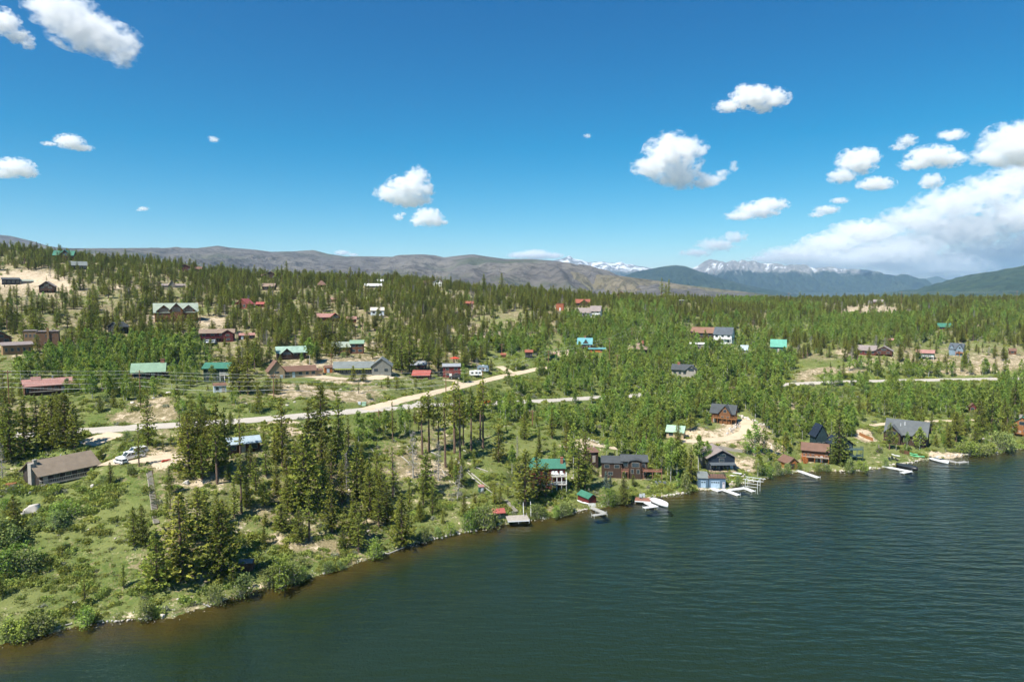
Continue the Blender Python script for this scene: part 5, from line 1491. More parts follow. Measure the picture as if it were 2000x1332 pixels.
# ------------------------------------------------------------------ individuals
TREES = []      # chosen places: dict(kind, proto, pos, scale, rz, px, py, dep)
def tree_at(px, top, py, kind, plist=None, wide=1.0, lean=0.0):
    p = at(px, py)
    hpx = py - top
    hgt = hpx * p.y / F * 1.03
    TREES.append(dict(kind=kind, pos=p, h=hgt, wide=wide, px=px, py=py, hand=True, lean=lean))

PINE_HAND = [  # px, top y, base y, style, width factor
    (369, 805, 927, 'p', 1.2), (388, 800, 925, 'p', 1.0), (425, 787, 925, 'p', 1.2), (424, 832, 945, 't', 1.3), (440, 800, 915, 'p', 1.0), (472, 890, 1002, 't', 1.3), (469, 797, 890, 's', .8), (552, 780, 912, 'p', 1.1),
    (537, 845, 905, 'p', 1.0), (604, 787, 900, 'p', 1.0), (628, 752, 900, 'p', 1.2), (595, 845, 987, 'b', 1.0), (520, 862, 930, 'p', 1.1), (516, 935, 992, 'p', 1.3), (648, 857, 940, 'p', 1.1), (662, 770, 880, 'p', .9),
    (697, 865, 980, 'p', 1.3), (720, 900, 985, 'p', 1.2), (648, 937, 1040, 'p', 1.2), (604, 960, 1055, 's', 1.4), (723, 915, 1010, 'b', .9), (767, 875, 972, 's', 1.2), (785, 965, 1066, 'b', 1.0), (740, 960, 1030, 'p', 1.4), (681, 815, 900, 's', 1.1),
    (331, 910, 965, 'p', 1.2), (326, 960, 1012, 'p', 1.2), (386, 952, 1050, 'p', 1.5), (356, 962, 1050, 'p', 1.3), (435, 977, 1085, 'b', 1.0), (308, 1032, 1150, 'b', 1.05), (356, 965, 1134, 'p', 1.4), (432, 985, 1128, 'b', 1.0),
    (262, 990, 1066, 'b', .8), (278, 985, 1062, 'p', 1.2), (2, 1120, 1164, 'b', 1.0), (550, 985, 1035, 'b', 1.5), (700, 1002, 1078, 'p', 1.2), (670, 1030, 1074, 'b', .9), (650, 990, 1042, 'p', 1.3), (516, 1027, 1066, 'b', .8),
    (822, 987, 1018, 'b', .9), (865, 1000, 1022, 'b', .9), (825, 777, 887, 't', 1.2), (838, 768, 882, 't', 1.2), (870, 777, 912, 't', 1.1), (888, 750, 885, 't', 1.2), (898, 765, 900, 't', 1.1), (920, 762, 885, 't', 1.1), (938, 750, 860, 't', 1.1),
    (943, 742, 875, 't', 1.0), (767, 787, 860, 's', 1.0), (856, 780, 878, 't', 1.0), (905, 775, 870, 't', 1.0), (974, 832, 902, 'p', 1.3), (1078, 797, 856, 'p', 1.2), (1106, 822, 882, 'p', 1.0), (1142, 842, 957, 'p', .9), (1130, 862, 957, 'p', 1.2),
    (1120, 850, 915, 'p', .9), (1026, 880, 992, 'p', 1.55), (1048, 880, 975, 'p', 1.4), (1066, 905, 974, 'p', 1.5), (926, 877, 915, 'p', .9), (906, 965, 1013, 'p', 1.2), (832, 880, 966, 'b', .9), (820, 977, 1017, 'b', .9), (966, 947, 986, 'p', 1.0), (977, 947, 986, 'p', .9),
    (992, 945, 973, 'p', 1.0), (1242, 836, 890, 'b', .9), (1262, 814, 876, 't', 1.2), (1349, 872, 946, 'p', 1.2), (1324, 826, 866, 'b', .8), (1492, 788, 828, 'p', 1.0), (1563, 767, 800, 'p', 1.0), (1578, 766, 805, 'p', 1.1), (1662, 780, 808, 'p', 1.2), (1576, 820, 848, 'p', 1.0),
    (1771, 791, 818, 'b', 1.0), (1799, 798, 832, 'b', .9), (1819, 808, 842, 'p', 1.2), (1849, 824, 864, 'b', .9), (1867, 806, 864, 'p', 1.4), (1911, 780, 842, 'b', .9), (1936, 759, 842, 'p', 1.3), (1961, 778, 826, 'b', .8), (1982, 745, 812, 'p', 1.3), (1737, 827, 878, 'p', 1.2),
    (1966, 826, 864, 'p', 1.0), (1698, 766, 802, 'p', 1.0), (20, 792, 900, 'b', 1.0), (48, 780, 884, 'p', 1.5), (74, 782, 873, 'p', 1.6), (102, 776, 879, 'p', 1.5), (128, 770, 875, 'b', 1.0), (146, 790, 877, 'p', 1.4), (88, 790, 880, 'p', 1.3), (4, 800, 872, 'p', 1.4),
    (289, 772, 871, 'p', 1.0), (272, 830, 911, 's', 1.0), (222, 760, 795, 'b', .8), (196, 776, 805, 'b', 1.0), (376, 780, 850, 'p', 1.0), (40, 745, 775, 'b', .8), (690, 715, 745, 'b', .9), (710, 720, 745, 'b', 1.0), (745, 745, 757, 'b', .8), (800, 640, 728, 'p', 1.1), (785, 655, 730, 'p', 1.1),
    (856, 660, 726, 'p', 1.0), (838, 655, 722, 'p', 1.0), (772, 668, 722, 'p', 1.1), (812, 740, 757, 'b', .9), (758, 735, 757, 'b', 1.0), (775, 738, 759, 'b', .9), (468, 680, 768, 'p', 1.3), (485, 690, 770, 'p', 1.3), (455, 700, 768, 'p', 1.2), (524, 735, 768, 'b', 1.0), (540, 740, 770, 'b', .9), (630, 750, 800, 'p', .9),
    (500, 890, 958, 'p', 1.1), (560, 880, 952, 'p', 1.1), (577, 860, 928, 'p', 1.0), (622, 925, 1000, 'p', 1.1), (632, 900, 985, 'p', 1.0), (668, 900, 985, 'p', 1.1), (690, 960, 1036, 'p', 1.1), (562, 930, 1000, 'b', 1.0), (745, 905, 986, 'p', 1.0), (755, 945, 1022, 'p', 1.2), (540, 900, 966, 'p', 1.0), (612, 858, 930, 'p', 1.0), (676, 850, 928, 'p', 1.0), (482, 935, 990, 'b', .9), (490, 870, 930, 'p', 1.0), (706, 870, 945, 'p', 1.0), (736, 880, 950, 'p', 1.0), (800, 935, 1000, 'p', 1.1), (845, 950, 1005, 'p', 1.0), (458, 930, 1010, 'p', 1.0), (585, 990, 1060, 'b', .9), (640, 850, 905, 'p', .9),
    (648, 668, 700, 'p', 1.0), (560, 512, 550, 'p', .9), (1292, 545, 588, 's', 1.2), (1306, 548, 590, 'p', .9), (1300, 556, 592, 'p', .9), (945, 536, 576, 'p', 1.0), (980, 535, 577, 'p', 1.0), (116, 478, 505, 'p', .8), (1010, 560, 590, 'p', 1.1),
]
SPRUCE_HAND = [(1637, 806, 906, 0, 1.35), (1218, 920, 985, 0, 1.3), (1053, 835, 888, 1, 1.1), (1200, 880, 905, 1, 1.0)]
BLUE_HAND = [(1183, 920, 954, 1.1), (1192, 925, 950, .9)]
DEAD_HAND = [(807, 840, 933, 0, 1.2), (856, 860, 938, 1, 1.2), (893, 907, 976, 0, 1.3), (770, 900, 966, 1, 1.3), (5, 864, 936, 1, 1.2), (677, 880, 955, 2, .9), (1010, 850, 900, 2, .7)]
ASPEN_HAND = [(1310, 856, 940, 'h', 1.0), (1322, 862, 938, 'h', 1.1), (1304, 864, 930, 'h', .9), (1364, 852, 918, 'h', 1.4), (1380, 862, 916, 'h', 1.0), (1290, 858, 915, 'h', 1.0), (1336, 868, 935, 'h', .9), (1480, 871, 931, 'w', .8), (1474, 826, 888, 'w', 1.3), (1460, 840, 886, 'w', 1.2), (1492, 838, 886, 'w', 1.2),
              (1771, 845, 882, 'w', .9), (1796, 836, 878, 'w', 1.1), (1750, 846, 880, 'h', 1.0), (1120, 830, 930, 'h', .9), (1098, 870, 930, 'h', .8), (1000, 870, 925, 'h', 1.0), (1185, 858, 892, 'h', 1.1), (1205, 852, 892, 'h', 1.2), (1222, 856, 890, 'h', 1.2), (345, 655, 712, 'h', 1.6), (370, 660, 716, 'h', 1.8), (322, 672, 716, 'h', 1.5),
              (240, 672, 712, 'h', 1.6), (222, 690, 722, 'h', 1.4), (605, 662, 712, 'h', 1.5), (618, 668, 706, 'h', 1.1), (590, 690, 716, 'h', 1.0), (700, 805, 862, 'w', 1.2), (720, 808, 862, 'w', 1.2), (738, 815, 860, 'w', 1.0), (905, 712, 748, 'w', .9), (1008, 690, 722, 'w', 1.6), (1054, 690, 715, 'w', 1.3), (1040, 665, 692, 'w', 1.5), (90, 705, 735, 'w', 1.3), (118, 712, 738, 'w', 1.2), (415, 715, 752, 'w', 1.2), (1880, 765, 806, 'w', 1.4), (1912, 755, 800, 'w', 1.3), (1402, 690, 730, 'w', 2.0), (1380, 695, 735, 'w', 1.8), (1420, 700, 742, 'w', 1.8), (1077, 785, 806, 'h', 1.0)]
BUSH_HAND = [(1100, 985, 1008, 1.2), (1112, 982, 1004, 1.1), (1085, 990, 1010, 1.0), (1046, 985, 1012, 1.0), (1062, 990, 1010, .9), (920, 1000, 1036, 1.0), (945, 990, 1030, 1.2), (965, 1005, 1024, .9), (1190, 955, 986, .9), (1205, 965, 985, .9), (1340, 925, 962, .8), (1895, 864, 888, 1.6), (1918, 868, 888, 1.5), (1880, 868, 884, 1.3), (1934, 866, 884, 1.3), (1955, 845, 880, 1.1), (1968, 850, 880, 1.0), (1500, 910, 932, 1.1), (1520, 905, 928, 1.0), (1535, 905, 924, .9),
             (1600, 908, 921, 1.2), (1615, 910, 922, 1.2), (1660, 895, 921, 1.1), (1680, 902, 921, 1.2), (1690, 908, 919, 1.0), (470, 1128, 1170, 1.0), (545, 1098, 1143, 1.3), (570, 1100, 1138, 1.2), (525, 1108, 1146, 1.1), (590, 1108, 1132, 1.1), (640, 1098, 1118, 1.2), (665, 1095, 1112, 1.1), (40, 1190, 1248, 1.3), (75, 1180, 1238, 1.3), (15, 1195, 1250, 1.2), (165, 1190, 1225, 1.1), (285, 1178, 1212, 1.1), (100, 1195, 1232, 1.0), (20, 1050, 1120, 1.6), (45, 1060, 1118, 1.4), (8, 985, 1060, 1.6), (120, 965, 1015, 1.3), (112, 985, 1030, 1.3), (26, 1008, 1062, 1.3),
             (735, 1060, 1090, 1.2), (830, 1035, 1058, 1.1), (855, 1030, 1050, 1.1), (880, 1022, 1044, 1.0), (420, 1145, 1180, 1.0), (1440, 935, 952, 1.0), (1560, 905, 918, 1.0), (1730, 895, 912, .9)]
BUSH_LILAC = (1717, 862, 884)

def pick_style(st, rng):
    return {'p': PINES, 't': TALLP, 's': SPARSEP, 'b': BROADP}[st]

def covered(px, py, hp, wp, own=None):
    """Would a tree here hide a house or road that the photo shows?"""
    for (x0, y0, x1, y1) in KEEP:
        lim = .45 if y1 < 720 else .25
        if py > y1 - 1 and px + wp > x0 and px - wp < x1 and py - hp < y1 - (y1 - y0) * lim:
            if y1 < 720 and random.random() < .22: continue
            return True
    return False

KEEP = []
for h in HOUSES:
    x0, y0, x1, y1 = h['bbox']
    KEEP.append((x0 + 2, y0, x1 - 2, y1 - 1))
KEEP += [(165, 826, 300, 862), (305, 826, 325, 836), (495, 808, 620, 824), (700, 792, 760, 806), (760, 768, 830, 796), (830, 758, 870, 776), (905, 738, 1000, 760), (1000, 715, 1072, 738), (1045, 776, 1160, 790), (1535, 742, 1670, 757), (1700, 738, 1730, 748), (1760, 738, 1935, 746),
         (228, 876, 345, 912), (285, 915, 312, 1028), (1350, 850, 1480, 868), (1440, 808, 1500, 845), (1170, 864, 1200, 880), (1808, 819, 1850, 827), (60, 870, 210, 950), (45, 970, 90, 1005), (935, 948, 948, 964), (958, 985, 1035, 1022), (1130, 960, 1170, 1000), (1440, 925, 1500, 960), (1700, 880, 1790, 915), (1800, 865, 1890, 900), (1265, 935, 1330, 965), (180, 795, 270, 815), (1000, 430, 1001, 431)]
HOUSE_P = np.array([(h['centre'].x, h['centre'].y, h['radius']) for h in HOUSES])

def clear_of_roads(x, y, gap):
    for nm, L_ in ROAD_LINES.items():
        hw = {n: w for n, _, w, _, _ in ROADS}[nm]
        if np.min(np.hypot(L_[:, 0] - x, L_[:, 1] - y)) < hw + gap:
            return False
    return True

def road_mask(x, y, gap):
    ok = np.ones(len(x), bool)
    for nm, _, hw, _, _ in ROADS:
        L_ = ROAD_LINES[nm]
        for q in L_[::1]:
            ok &= np.hypot(x - q[0], y - q[1]) > hw + gap
    for hx, hy, hr in HOUSE_P:
        ok &= np.hypot(x - hx, y - hy) > hr + gap * .6
    return ok

SC_PINE, SC_ASPEN, SC_SHRUB, SC_GRASS = [], [], [], []
def scatter():
    rng = np.random.default_rng(99)
    # candidate ground points: uniform in area over the visible wedge
    def cand(n, d0, d1):
        d = np.sqrt(rng.uniform(d0 * d0, d1 * d1, n)); u = rng.uniform(-.86, .86, n)
        x = u * d; z = zat(x, d)
        px, py, dep = project(x, d, z)
        return x, d, z, px, py, dep
    # --- trees
    x, y, z, px, py, dep = cand(90000, 100, 1050)
    wx = (fbm(x / 14, y / 14, 3, 71) - .5) * 16 * F / dep; wy = (fbm(x / 14, y / 14, 3, 77) - .5) * 5 * F / dep
    ch = zone_char(px + wx, py + wy)
    ch = np.where(y > 800, 0, ch)
    area = .5 * (1050 ** 2 - 100 ** 2) * 1.72
    per = area / 90000
    dpine = np.array([1 / 21., 1 / 44., 1 / 48., 1 / 200., 1 / 110., 0, 1 / 320., 1 / 900., 1 / 300., 1 / 500.])[ch]
    dasp = np.array([1 / 600., 1 / 400., 1 / 28., 1 / 10., 1 / 40., 1 / 60., 1 / 330., 1 / 900., 1 / 700., 1 / 400.])[ch]
    dpine = dpine * np.where((y < 215) & (px > 310) & (px < 1050) & (ch < 2), 1.75, 1.0)
    dpine = dpine * np.where(y > 600, .55, 1.0) * np.where(fbm(x / 30, y / 30, 3, 12) > .62, .35, 1.15)
    r = rng.random(len(x))
    kind = np.where(r < dpine * per, 1, np.where(r < (dpine + dasp) * per, 2, 0))
    ok = (kind > 0) & (z > .6)
    x, y, z, px, py, dep, kind, ch = [v[ok] for v in (x, y, z, px, py, dep, kind, ch)]
    ok = road_mask(x, y, 2.0)
    x, y, z, px, py, dep, kind, ch = [v[ok] for v in (x, y, z, px, py, dep, kind, ch)]
    for i in range(len(x)):
        if kind[i] == 1:
            hgt = rng.uniform(5.0, 10.5) if ch[i] in (0, 2) else rng.uniform(4, 9.0)
            if y[i] > 300 and ch[i] in (0, 1, 2): hgt = rng.uniform(4.2, 8.6) * (1.25 if rng.random() < .12 else 1)
            if rng.random() < .22: hgt *= .6
        else:
            hgt = rng.uniform(4.5, 8.0) if ch[i] in (3, 2) else rng.uniform(2.5, 5.5)
            if ch[i] in (6, 7, 8): hgt = rng.uniform(1.2, 2.6)
            if ch[i] == 5: hgt = rng.uniform(1.5, 3.0)
        hp = hgt * F / dep[i]; wp = hp * (.19 if kind[i] == 1 else .22)
        if y[i] < 520 and covered(px[i], py[i], hp, wp):
            if hgt > 2.5 and not covered(px[i], py[i], hp * .4, wp):
                hgt *= .4
            else:
                continue
        rec = (x[i], y[i], z[i], hgt, rng.uniform(0, 6.28), px[i], py[i], dep[i], ch[i])
        (SC_PINE if kind[i] == 1 else SC_ASPEN).append(rec)
    # --- shrubs and tufts on the open ground
    def cover_layer(n, d0, d1, gap, fn, out):
        x, y, z, px, py, dep = cand(n, d0, d1)
        wx = (fbm(x / 9, y / 9, 3, 40) - .5) * 14 * F / dep; wy = (fbm(x / 9, y / 9, 3, 47) - .5) * 3 * F / dep
        ch = zone_char(px + wx, py + wy)
        bare = zone_f(ZBARE, px + wx, py + wy); green = zone_f(ZGREEN, px + wx, py + wy)
        for sx, sy, rx, ry, bb, gg in SPOTS:
            w = np.hypot((px + wx - sx) / rx, (py + wy - sy) / ry) < 1.0
            bare = np.where(w, bb, bare); green = np.where(w, gg, green)
        p = fn(x, y, bare, green, ch)
        ok = (rng.random(n) < p) & (z > .15) & (px > -120) & (px < 2120)
        ok[ok] &= road_mask(x[ok], y[ok], gap)
        out.append((x[ok], y[ok], z[ok], px[ok], py[ok], dep[ok], ch[ok], bare[ok]))
    clump = lambda x, y: fbm(x / 6, y / 6, 3, 63)
    fsh = lambda x, y, b, g, ch: np.clip(g * 1.1 - b * .7, .05, 1) * np.clip((clump(x, y) - .36) * 3.2, .05, 1) * np.where((ch == 7), .12, 1.0) * np.where(g > 1.05, 0, 1)
    cover_layer(30000, 100, 190, .4, fsh, SC_SHRUB); cover_layer(34000, 190, 330, .4, fsh, SC_SHRUB); cover_layer(16000, 330, 520, .6, fsh, SC_SHRUB)
    cover_layer(16000, 100, 180, .3, lambda x, y, b, g, ch: np.clip(g - b * .6, .1, 1), SC_GRASS); cover_layer(12000, 180, 300, .3, lambda x, y, b, g, ch: np.clip(g - b * .6, .1, 1), SC_GRASS)

# ------------------------------------------------------------------ point instancer for uncountable cover
def instancer(name, label, pts, protos, mats=None):
    """pts: (x, y, z, scale_xy, scale_z, rz, index). protos: list of lists of meshes (drawn together)."""
    col = bpy.data.collections.new(name + '_kinds')
    for i, ms in enumerate(protos):
        sub = bpy.data.collections.new('%s_kind_%03d' % (name, i))
        for me in ms:
            sub.objects.link(bpy.data.objects.new('%s_kind_%03d' % (name, i), me))
        col.children.link(sub)
    P = np.array(pts, float)
    me = bpy.data.meshes.new(name)
    me.vertices.add(len(P)); me.vertices.foreach_set('co', P[:, :3].astype(np.float32).ravel())
    a = me.attributes.new('scl', 'FLOAT_VECTOR', 'POINT'); a.data.foreach_set('vector', np.stack([P[:, 3], P[:, 3], P[:, 4]], 1).astype(np.float32).ravel())
    a = me.attributes.new('rot', 'FLOAT_VECTOR', 'POINT'); a.data.foreach_set('vector', np.stack([P[:, 5] * 0, P[:, 5] * 0, P[:, 5]], 1).astype(np.float32).ravel())
    a = me.attributes.new('pick', 'INT', 'POINT'); a.data.foreach_set('value', P[:, 6].astype(np.int32))
    o = link(bpy.data.objects.new(name, me))
    ng = bpy.data.node_groups.new(name, 'GeometryNodeTree')
    ng.interface.new_socket('Geometry', in_out='INPUT', socket_type='NodeSocketGeometry'); ng.interface.new_socket('Geometry', in_out='OUTPUT', socket_type='NodeSocketGeometry')
    N, L = ng.nodes, ng.links
    gi, go = N.new('NodeGroupInput'), N.new('NodeGroupOutput')
    ip = N.new('GeometryNodeInstanceOnPoints'); ci = N.new('GeometryNodeCollectionInfo')
    ci.inputs['Collection'].default_value = col; ci.inputs['Separate Children'].default_value = True; ci.inputs['Reset Children'].default_value = True
    def attr(nm, ty):
        n = N.new('GeometryNodeInputNamedAttribute'); n.data_type = ty; n.inputs['Name'].default_value = nm; return n.outputs['Attribute']
    ip.inputs['Pick Instance'].default_value = True
    er = N.new('FunctionNodeEulerToRotation')
    L.new(gi.outputs[0], ip.inputs['Points']); L.new(ci.outputs[0], ip.inputs['Instance']); L.new(attr('pick', 'INT'), ip.inputs['Instance Index'])
    L.new(attr('rot', 'FLOAT_VECTOR'), er.inputs[0]); L.new(er.outputs[0], ip.inputs['Rotation']); L.new(attr('scl', 'FLOAT_VECTOR'), ip.inputs['Scale'])
    L.new(ip.outputs[0], go.inputs[0])
    md = o.modifiers.new('scatter', 'NODES'); md.node_group = ng
    tag(o, label, kind='stuff')
    return o
# ------------------------------------------------------------------ planting
LANDMARKS = []     # (x px, y px, words) things a label may point to
def short_mark(lbl):
    return lbl

MARK_WORDS = {  # short names of houses for use in tree labels, by position in HOUSES order
}
def landmark_list():
    names = ['shingled cabin with deck', 'cabin with blue-grey roof', 'weathered shore shed', 'red-roofed boathouse', 'green outhouse', 'red house with white decks', 'green-roofed boathouse', 'dark shed', 'arched-roof brown house', 'navy gabled house',
             'blue boathouse', 'orange boathouse', 'orange-railed house', 'navy-roofed house', 'grey-roofed lodge', 'orange log house', 'log house over the drive', 'pale green roof', 'small red cabin', 'pink-roofed lodge', 'sage-roofed house', 'green balcony house', 'white shed', 'tan gabled house', 'long grey house',
             'golden shed', 'two-part log house', 'pale green-roofed dark house', 'maroon balcony house', 'pink-roofed garage', 'red-roofed garage', 'red terrace house', 'hidden grey-roofed cabin', 'three-gabled log lodge', 'black cabin', 'flat tan building', 'brown two-storey block', 'green angled roof', 'upper red cabin', 'small red shed', 'mid-slope red roof', 'faded red garage', 'cream-roofed cabin', 'tiny red roof',
             'ridge lodge', 'grey ridge house', 'sandy-clearing cabin', 'low modern house', 'twin-gabled ridge house', 'A-frame', 'lone ridge gable', 'tan-roofed cabin', 'hip-roofed cabin', 'white ridge building', 'lower white roof', 'white ridge gable', 'glass-gabled log house', 'maroon-roofed cabin', 'white twin-gabled house', 'orange-red garage', 'dark central cabin', 'flat white roof', 'far box cabin', 'turquoise cabin', 'turquoise carport',
             'hip-roofed bungalow', 'brown-roofed neighbour', 'white two-storey house', 'mobile home', 'stone house', 'mint-roofed house', 'grey-roofed shed', 'dark red double house', 'pink-roofed green house', 'blue-grey gabled house', 'teal-roofed log house', 'right-edge brown cabin', 'far tan house', 'rocky-knoll house', 'tiny pink shed', 'rusty shed', 'bush-covered shed', 'green metal shed']
    assert len(names) == len(HOUSES), (len(names), len(HOUSES))
    out = []
    for h, n in zip(HOUSES, names):
        out.append((h['px'], h['py'], n, h['pos']))
    return out

def label_group(recs, noun, looks):
    """Give every record a label of its own: look + which one from the left at its nearest landmark."""
    marks = landmark_list()
    groups = {}
    for r in recs:
        best = min(marks, key=lambda m: ((m[0] - r['px']) / 1.0) ** 2 + ((m[1] - r['py']) * 2.2) ** 2)
        dx, dy = r['px'] - best[0], r['py'] - best[1]
        if dy > 12: rel = 'below'
        elif dy < -12: rel = 'above'
        elif dx < 0: rel = 'left of'
        else: rel = 'right of'
        groups.setdefault((looks(r), rel, best[2]), []).append(r)
    words = ['first', 'second', 'third', 'fourth', 'fifth', 'sixth', 'seventh', 'eighth', 'ninth', 'tenth', 'eleventh', 'twelfth']
    for (look, rel, mk), rs in groups.items():
        rs.sort(key=lambda r: r['px'])
        n = len(rs)
        for i, r in enumerate(rs):
            if n == 1: r['label'] = '%s %s %s the %s' % (look, noun, rel, mk)
            else:
                w = words[i] if i < 12 else '%dth' % (i + 1)
                r['label'] = '%s %s %s the %s, %s from left' % (look, noun, rel, mk, w)

def plant(name, rec, crown, trunk, ph, cat, group):
    e = empty(name, rec['pos'], rec['rz'])
    s = rec['h'] / ph
    e.scale = (s * rec['wide'], s * rec['wide'], s)
    if rec.get('lean'):
        e.rotation_euler = (0, rec['lean'], 0)
    tag(e, rec['label'], cat, group)
    for nm, me in (('trunk', trunk), ('crown', crown)):
        o = bpy.data.objects.new(nm, me)
        COL.objects.link(o); o.parent = e

def build_vegetation():
    scatter()
    rng = np.random.default_rng(5)
    pr = random.Random(3)
    # ---- conifers as individuals: hand placed plus the nearest of the scatter
    pines = []
    for px, top, py, st, wf in PINE_HAND:
        p = at(px, py)
        pines.append(dict(pos=p, h=(py - top) * p.y / F * 1.04, wide=wf * 1.22, px=px, py=py, st=st, rz=pr.uniform(0, 6.28)))
    hand_xy = np.array([(r['pos'].x, r['pos'].y) for r in pines])
    SP = sorted([r for r in SC_PINE if -20 < r[5] < 2020], key=lambda r: -r[3] / r[7])
    chosen, rest = [], []
    outside = [r for r in SC_PINE if not (-20 < r[5] < 2020)]
    for r in SP:
        near = np.min(np.hypot(hand_xy[:, 0] - r[0], hand_xy[:, 1] - r[1]))
        if near < 2.2: continue
        # keep the shown near slope as open as in the photo
        if r[7] < 215 and near < 5.0 and pr.random() < .5: continue
        if len(chosen) + len(pines) < 296: chosen.append(r)
        else: rest.append(r)
    for r in chosen:
        st = pr.choice('ppppbps')
        pines.append(dict(pos=Vector((r[0], r[1], r[2])), h=r[3], wide=pr.uniform(1.1, 1.6), px=r[5], py=r[6], st=st, rz=r[4]))
    def look(r):
        hp = r['h']
        sz = 'tall' if hp > 11.5 else 'mid-height' if hp > 7 else 'small'
        return sz + {'p': ' dense', 't': ' bare-trunked', 's': ' thin sparse', 'b': ' broad bushy'}[r['st']]
    label_group(pines, 'pine', look)
    for r in pines:
        c, t, ph = pr.choice(pick_style(r['st'], None))
        plant('pine_tree', r, c, t, ph, 'pine tree', 'pines on the hillside')
    # ---- spruces
    sps = []
    for px, top, py, i, wf in SPRUCE_HAND:
        p = at(px, py); sps.append(dict(pos=p, h=(py - top) * p.y / F * 1.03, wide=wf, px=px, py=py, rz=pr.uniform(0, 6.28), i=i, blue=False))
    for px, top, py, wf in BLUE_HAND:
        p = at(px, py); sps.append(dict(pos=p, h=(py - top) * p.y / F, wide=wf, px=px, py=py, rz=pr.uniform(0, 6.28), i=0, blue=True))
    label_group(sps, 'spruce', lambda r: 'small silvery blue' if r['blue'] else 'large dark conical' if r['h'] > 12 else 'dark conical')
    for r in sps:
        c, t, ph = (BLUES if r['blue'] else SPRUCES)[r['i']]
        plant('spruce_tree', r, c, t, ph, 'spruce', 'spruces by the lake houses')
    # ---- dead snags
    dds = []
    for px, top, py, i, wf in DEAD_HAND:
        p = at(px, py); dds.append(dict(pos=p, h=(py - top) * p.y / F * 1.03, wide=wf, px=px, py=py, rz=pr.uniform(0, 6.28), i=i, lean=.12 if px == 893 else 0))
    label_group(dds, 'dead pine', lambda r: 'grey leafless leaning' if r['lean'] else 'grey leafless')
    for r in dds:
        c, t, ph = DEADS[r['i']]
        plant('dead_pine', r, c, t, ph, 'dead tree', 'grey dead pines')
    # ---- aspens
    asps = []
    for px, top, py, st, wf in ASPEN_HAND:
        p = at(px, py)
        asps.append(dict(pos=p, h=(py - top) * p.y / F * 1.03, wide=wf, px=px, py=py, st=st, rz=pr.uniform(0, 6.28)))
    SA = sorted([r for r in SC_ASPEN if -20 < r[5] < 2020], key=lambda r: -r[3] / r[7])
    arest = [r for r in SC_ASPEN if not (-20 < r[5] < 2020)]
    for r in SA:
        if len(asps) < 292: asps.append(dict(pos=Vector((r[0], r[1], r[2])), h=r[3], wide=pr.uniform(.9, 1.25), px=r[5], py=r[6], st='a', rz=r[4]))
        else: arest.append(r)
    label_group(asps, 'aspen', lambda r: ('tall' if r['h'] > 7 else 'mid-sized' if r['h'] > 4.5 else 'young') + {'h': ' pale-stemmed', 'w': ' round leafy', 'a': ' slender green'}[r['st']])
    for r in asps:
        if r['st'] == 'h': c, t, ph = pr.choice(BIRCHES)
        elif r['st'] == 'w': c, t, ph = pr.choice([ASPENS[0], ASPENS[2], ASPENS[4]])
        else: c, t, ph = pr.choice(ASPENS)
        plant('aspen_tree', r, c, t, ph, 'aspen', 'aspens on the slope')
    # ---- shore and slope bushes
    bus = []
    for px, top, py, wf in BUSH_HAND:
        p = at(px, py)
        if p.z < .12: p.z = .12
        bus.append(dict(pos=p, h=(py - top) * p.y / F * (1.05 if px > 140 else .72), wide=wf, px=px, py=py, rz=pr.uniform(0, 6.28)))
    label_group(bus, 'willow bush', lambda r: 'tall leafy' if r['h'] > 3.2 else 'low leafy')
    for i, r in enumerate(bus):
        c, t, ph = BUSHES[i % 3]
        plant('willow_bush', r, c, t, ph, 'bush', 'willow bushes along the shore and slope')
    px, top, py = BUSH_LILAC
    p = at(px, py)
    e = empty('lilac_bush', p); tag(e, 'round lilac bush in purple bloom beside the grey-roofed lodge', 'bush'); k = p.y / F
    me = shrub_proto(90, 9 * k, 18 * k, 420, .3, M_SHRUB); o = bpy.data.objects.new('leaves', me); COL.objects.link(o); o.parent = e
    me = shrub_proto(91, 8 * k, 19 * k, 160, .3, M_LILAC); o = bpy.data.objects.new('blossom', me); COL.objects.link(o); o.parent = e
    # ---- the uncountable rest
    pts = []
    for r in rest + outside:
        i = pr.randrange(len(PINES) + 2) if pr.random() > .045 else len(PINES) + 2
        s = r[3] / 14.0
        pts.append((r[0], r[1], r[2] - .1, s * pr.uniform(1.35, 2.3), s, r[4], i))
    instancer('pine_forest', 'dense evergreen forest covering the upper hillside', pts, [[c, t] for c, t, h_ in PINES] + [[TALLP[0][0], TALLP[0][1]], [SPARSEP[0][0], SPARSEP[0][1]], [DEADS[1][0], DEADS[1][1]]])
    pts = []
    for r in arest:
        s = r[3] / 8.0
        if r[3] < 2.6: pts.append((r[0], r[1], r[2], r[3] / 4.0 * 1.0, r[3] / 4.0, r[4], len(ASPENS) + pr.randrange(len(BUSHES))))
        else: pts.append((r[0], r[1], r[2], s * pr.uniform(.95, 1.35), s, r[4], pr.randrange(len(ASPENS))))
    instancer('aspen_thicket', 'bright green aspen thicket spreading over the slopes', pts, [[c, t] for c, t, h_ in ASPENS] + [[c, t] for c, t, h_ in BUSHES])
    pts = []
    for (x, y, z, px, py, dep, ch, bare) in SC_SHRUB:
        for i in range(len(x)):
            big = pr.uniform(.4, 1.0) ** 1.5 * 1.75 * (1.3 if ch[i] in (3, 5) else 1.0) * (1 if bare[i] < .5 else .7)
            k = pr.choice((0, 1, 2, 3, 0, 1, 2, 3, 4, 5)) if bare[i] < .4 else pr.choice((3, 4, 4, 5, 0))
            pts.append((x[i], y[i], z[i] - .05, big, big * pr.uniform(.7, 1.2), pr.uniform(0, 6.28), k))
    instancer('shrubbery', 'low green and sage shrubs carpeting the open slope', pts, [[m_] for m_ in SHRUBS])
    pts = []
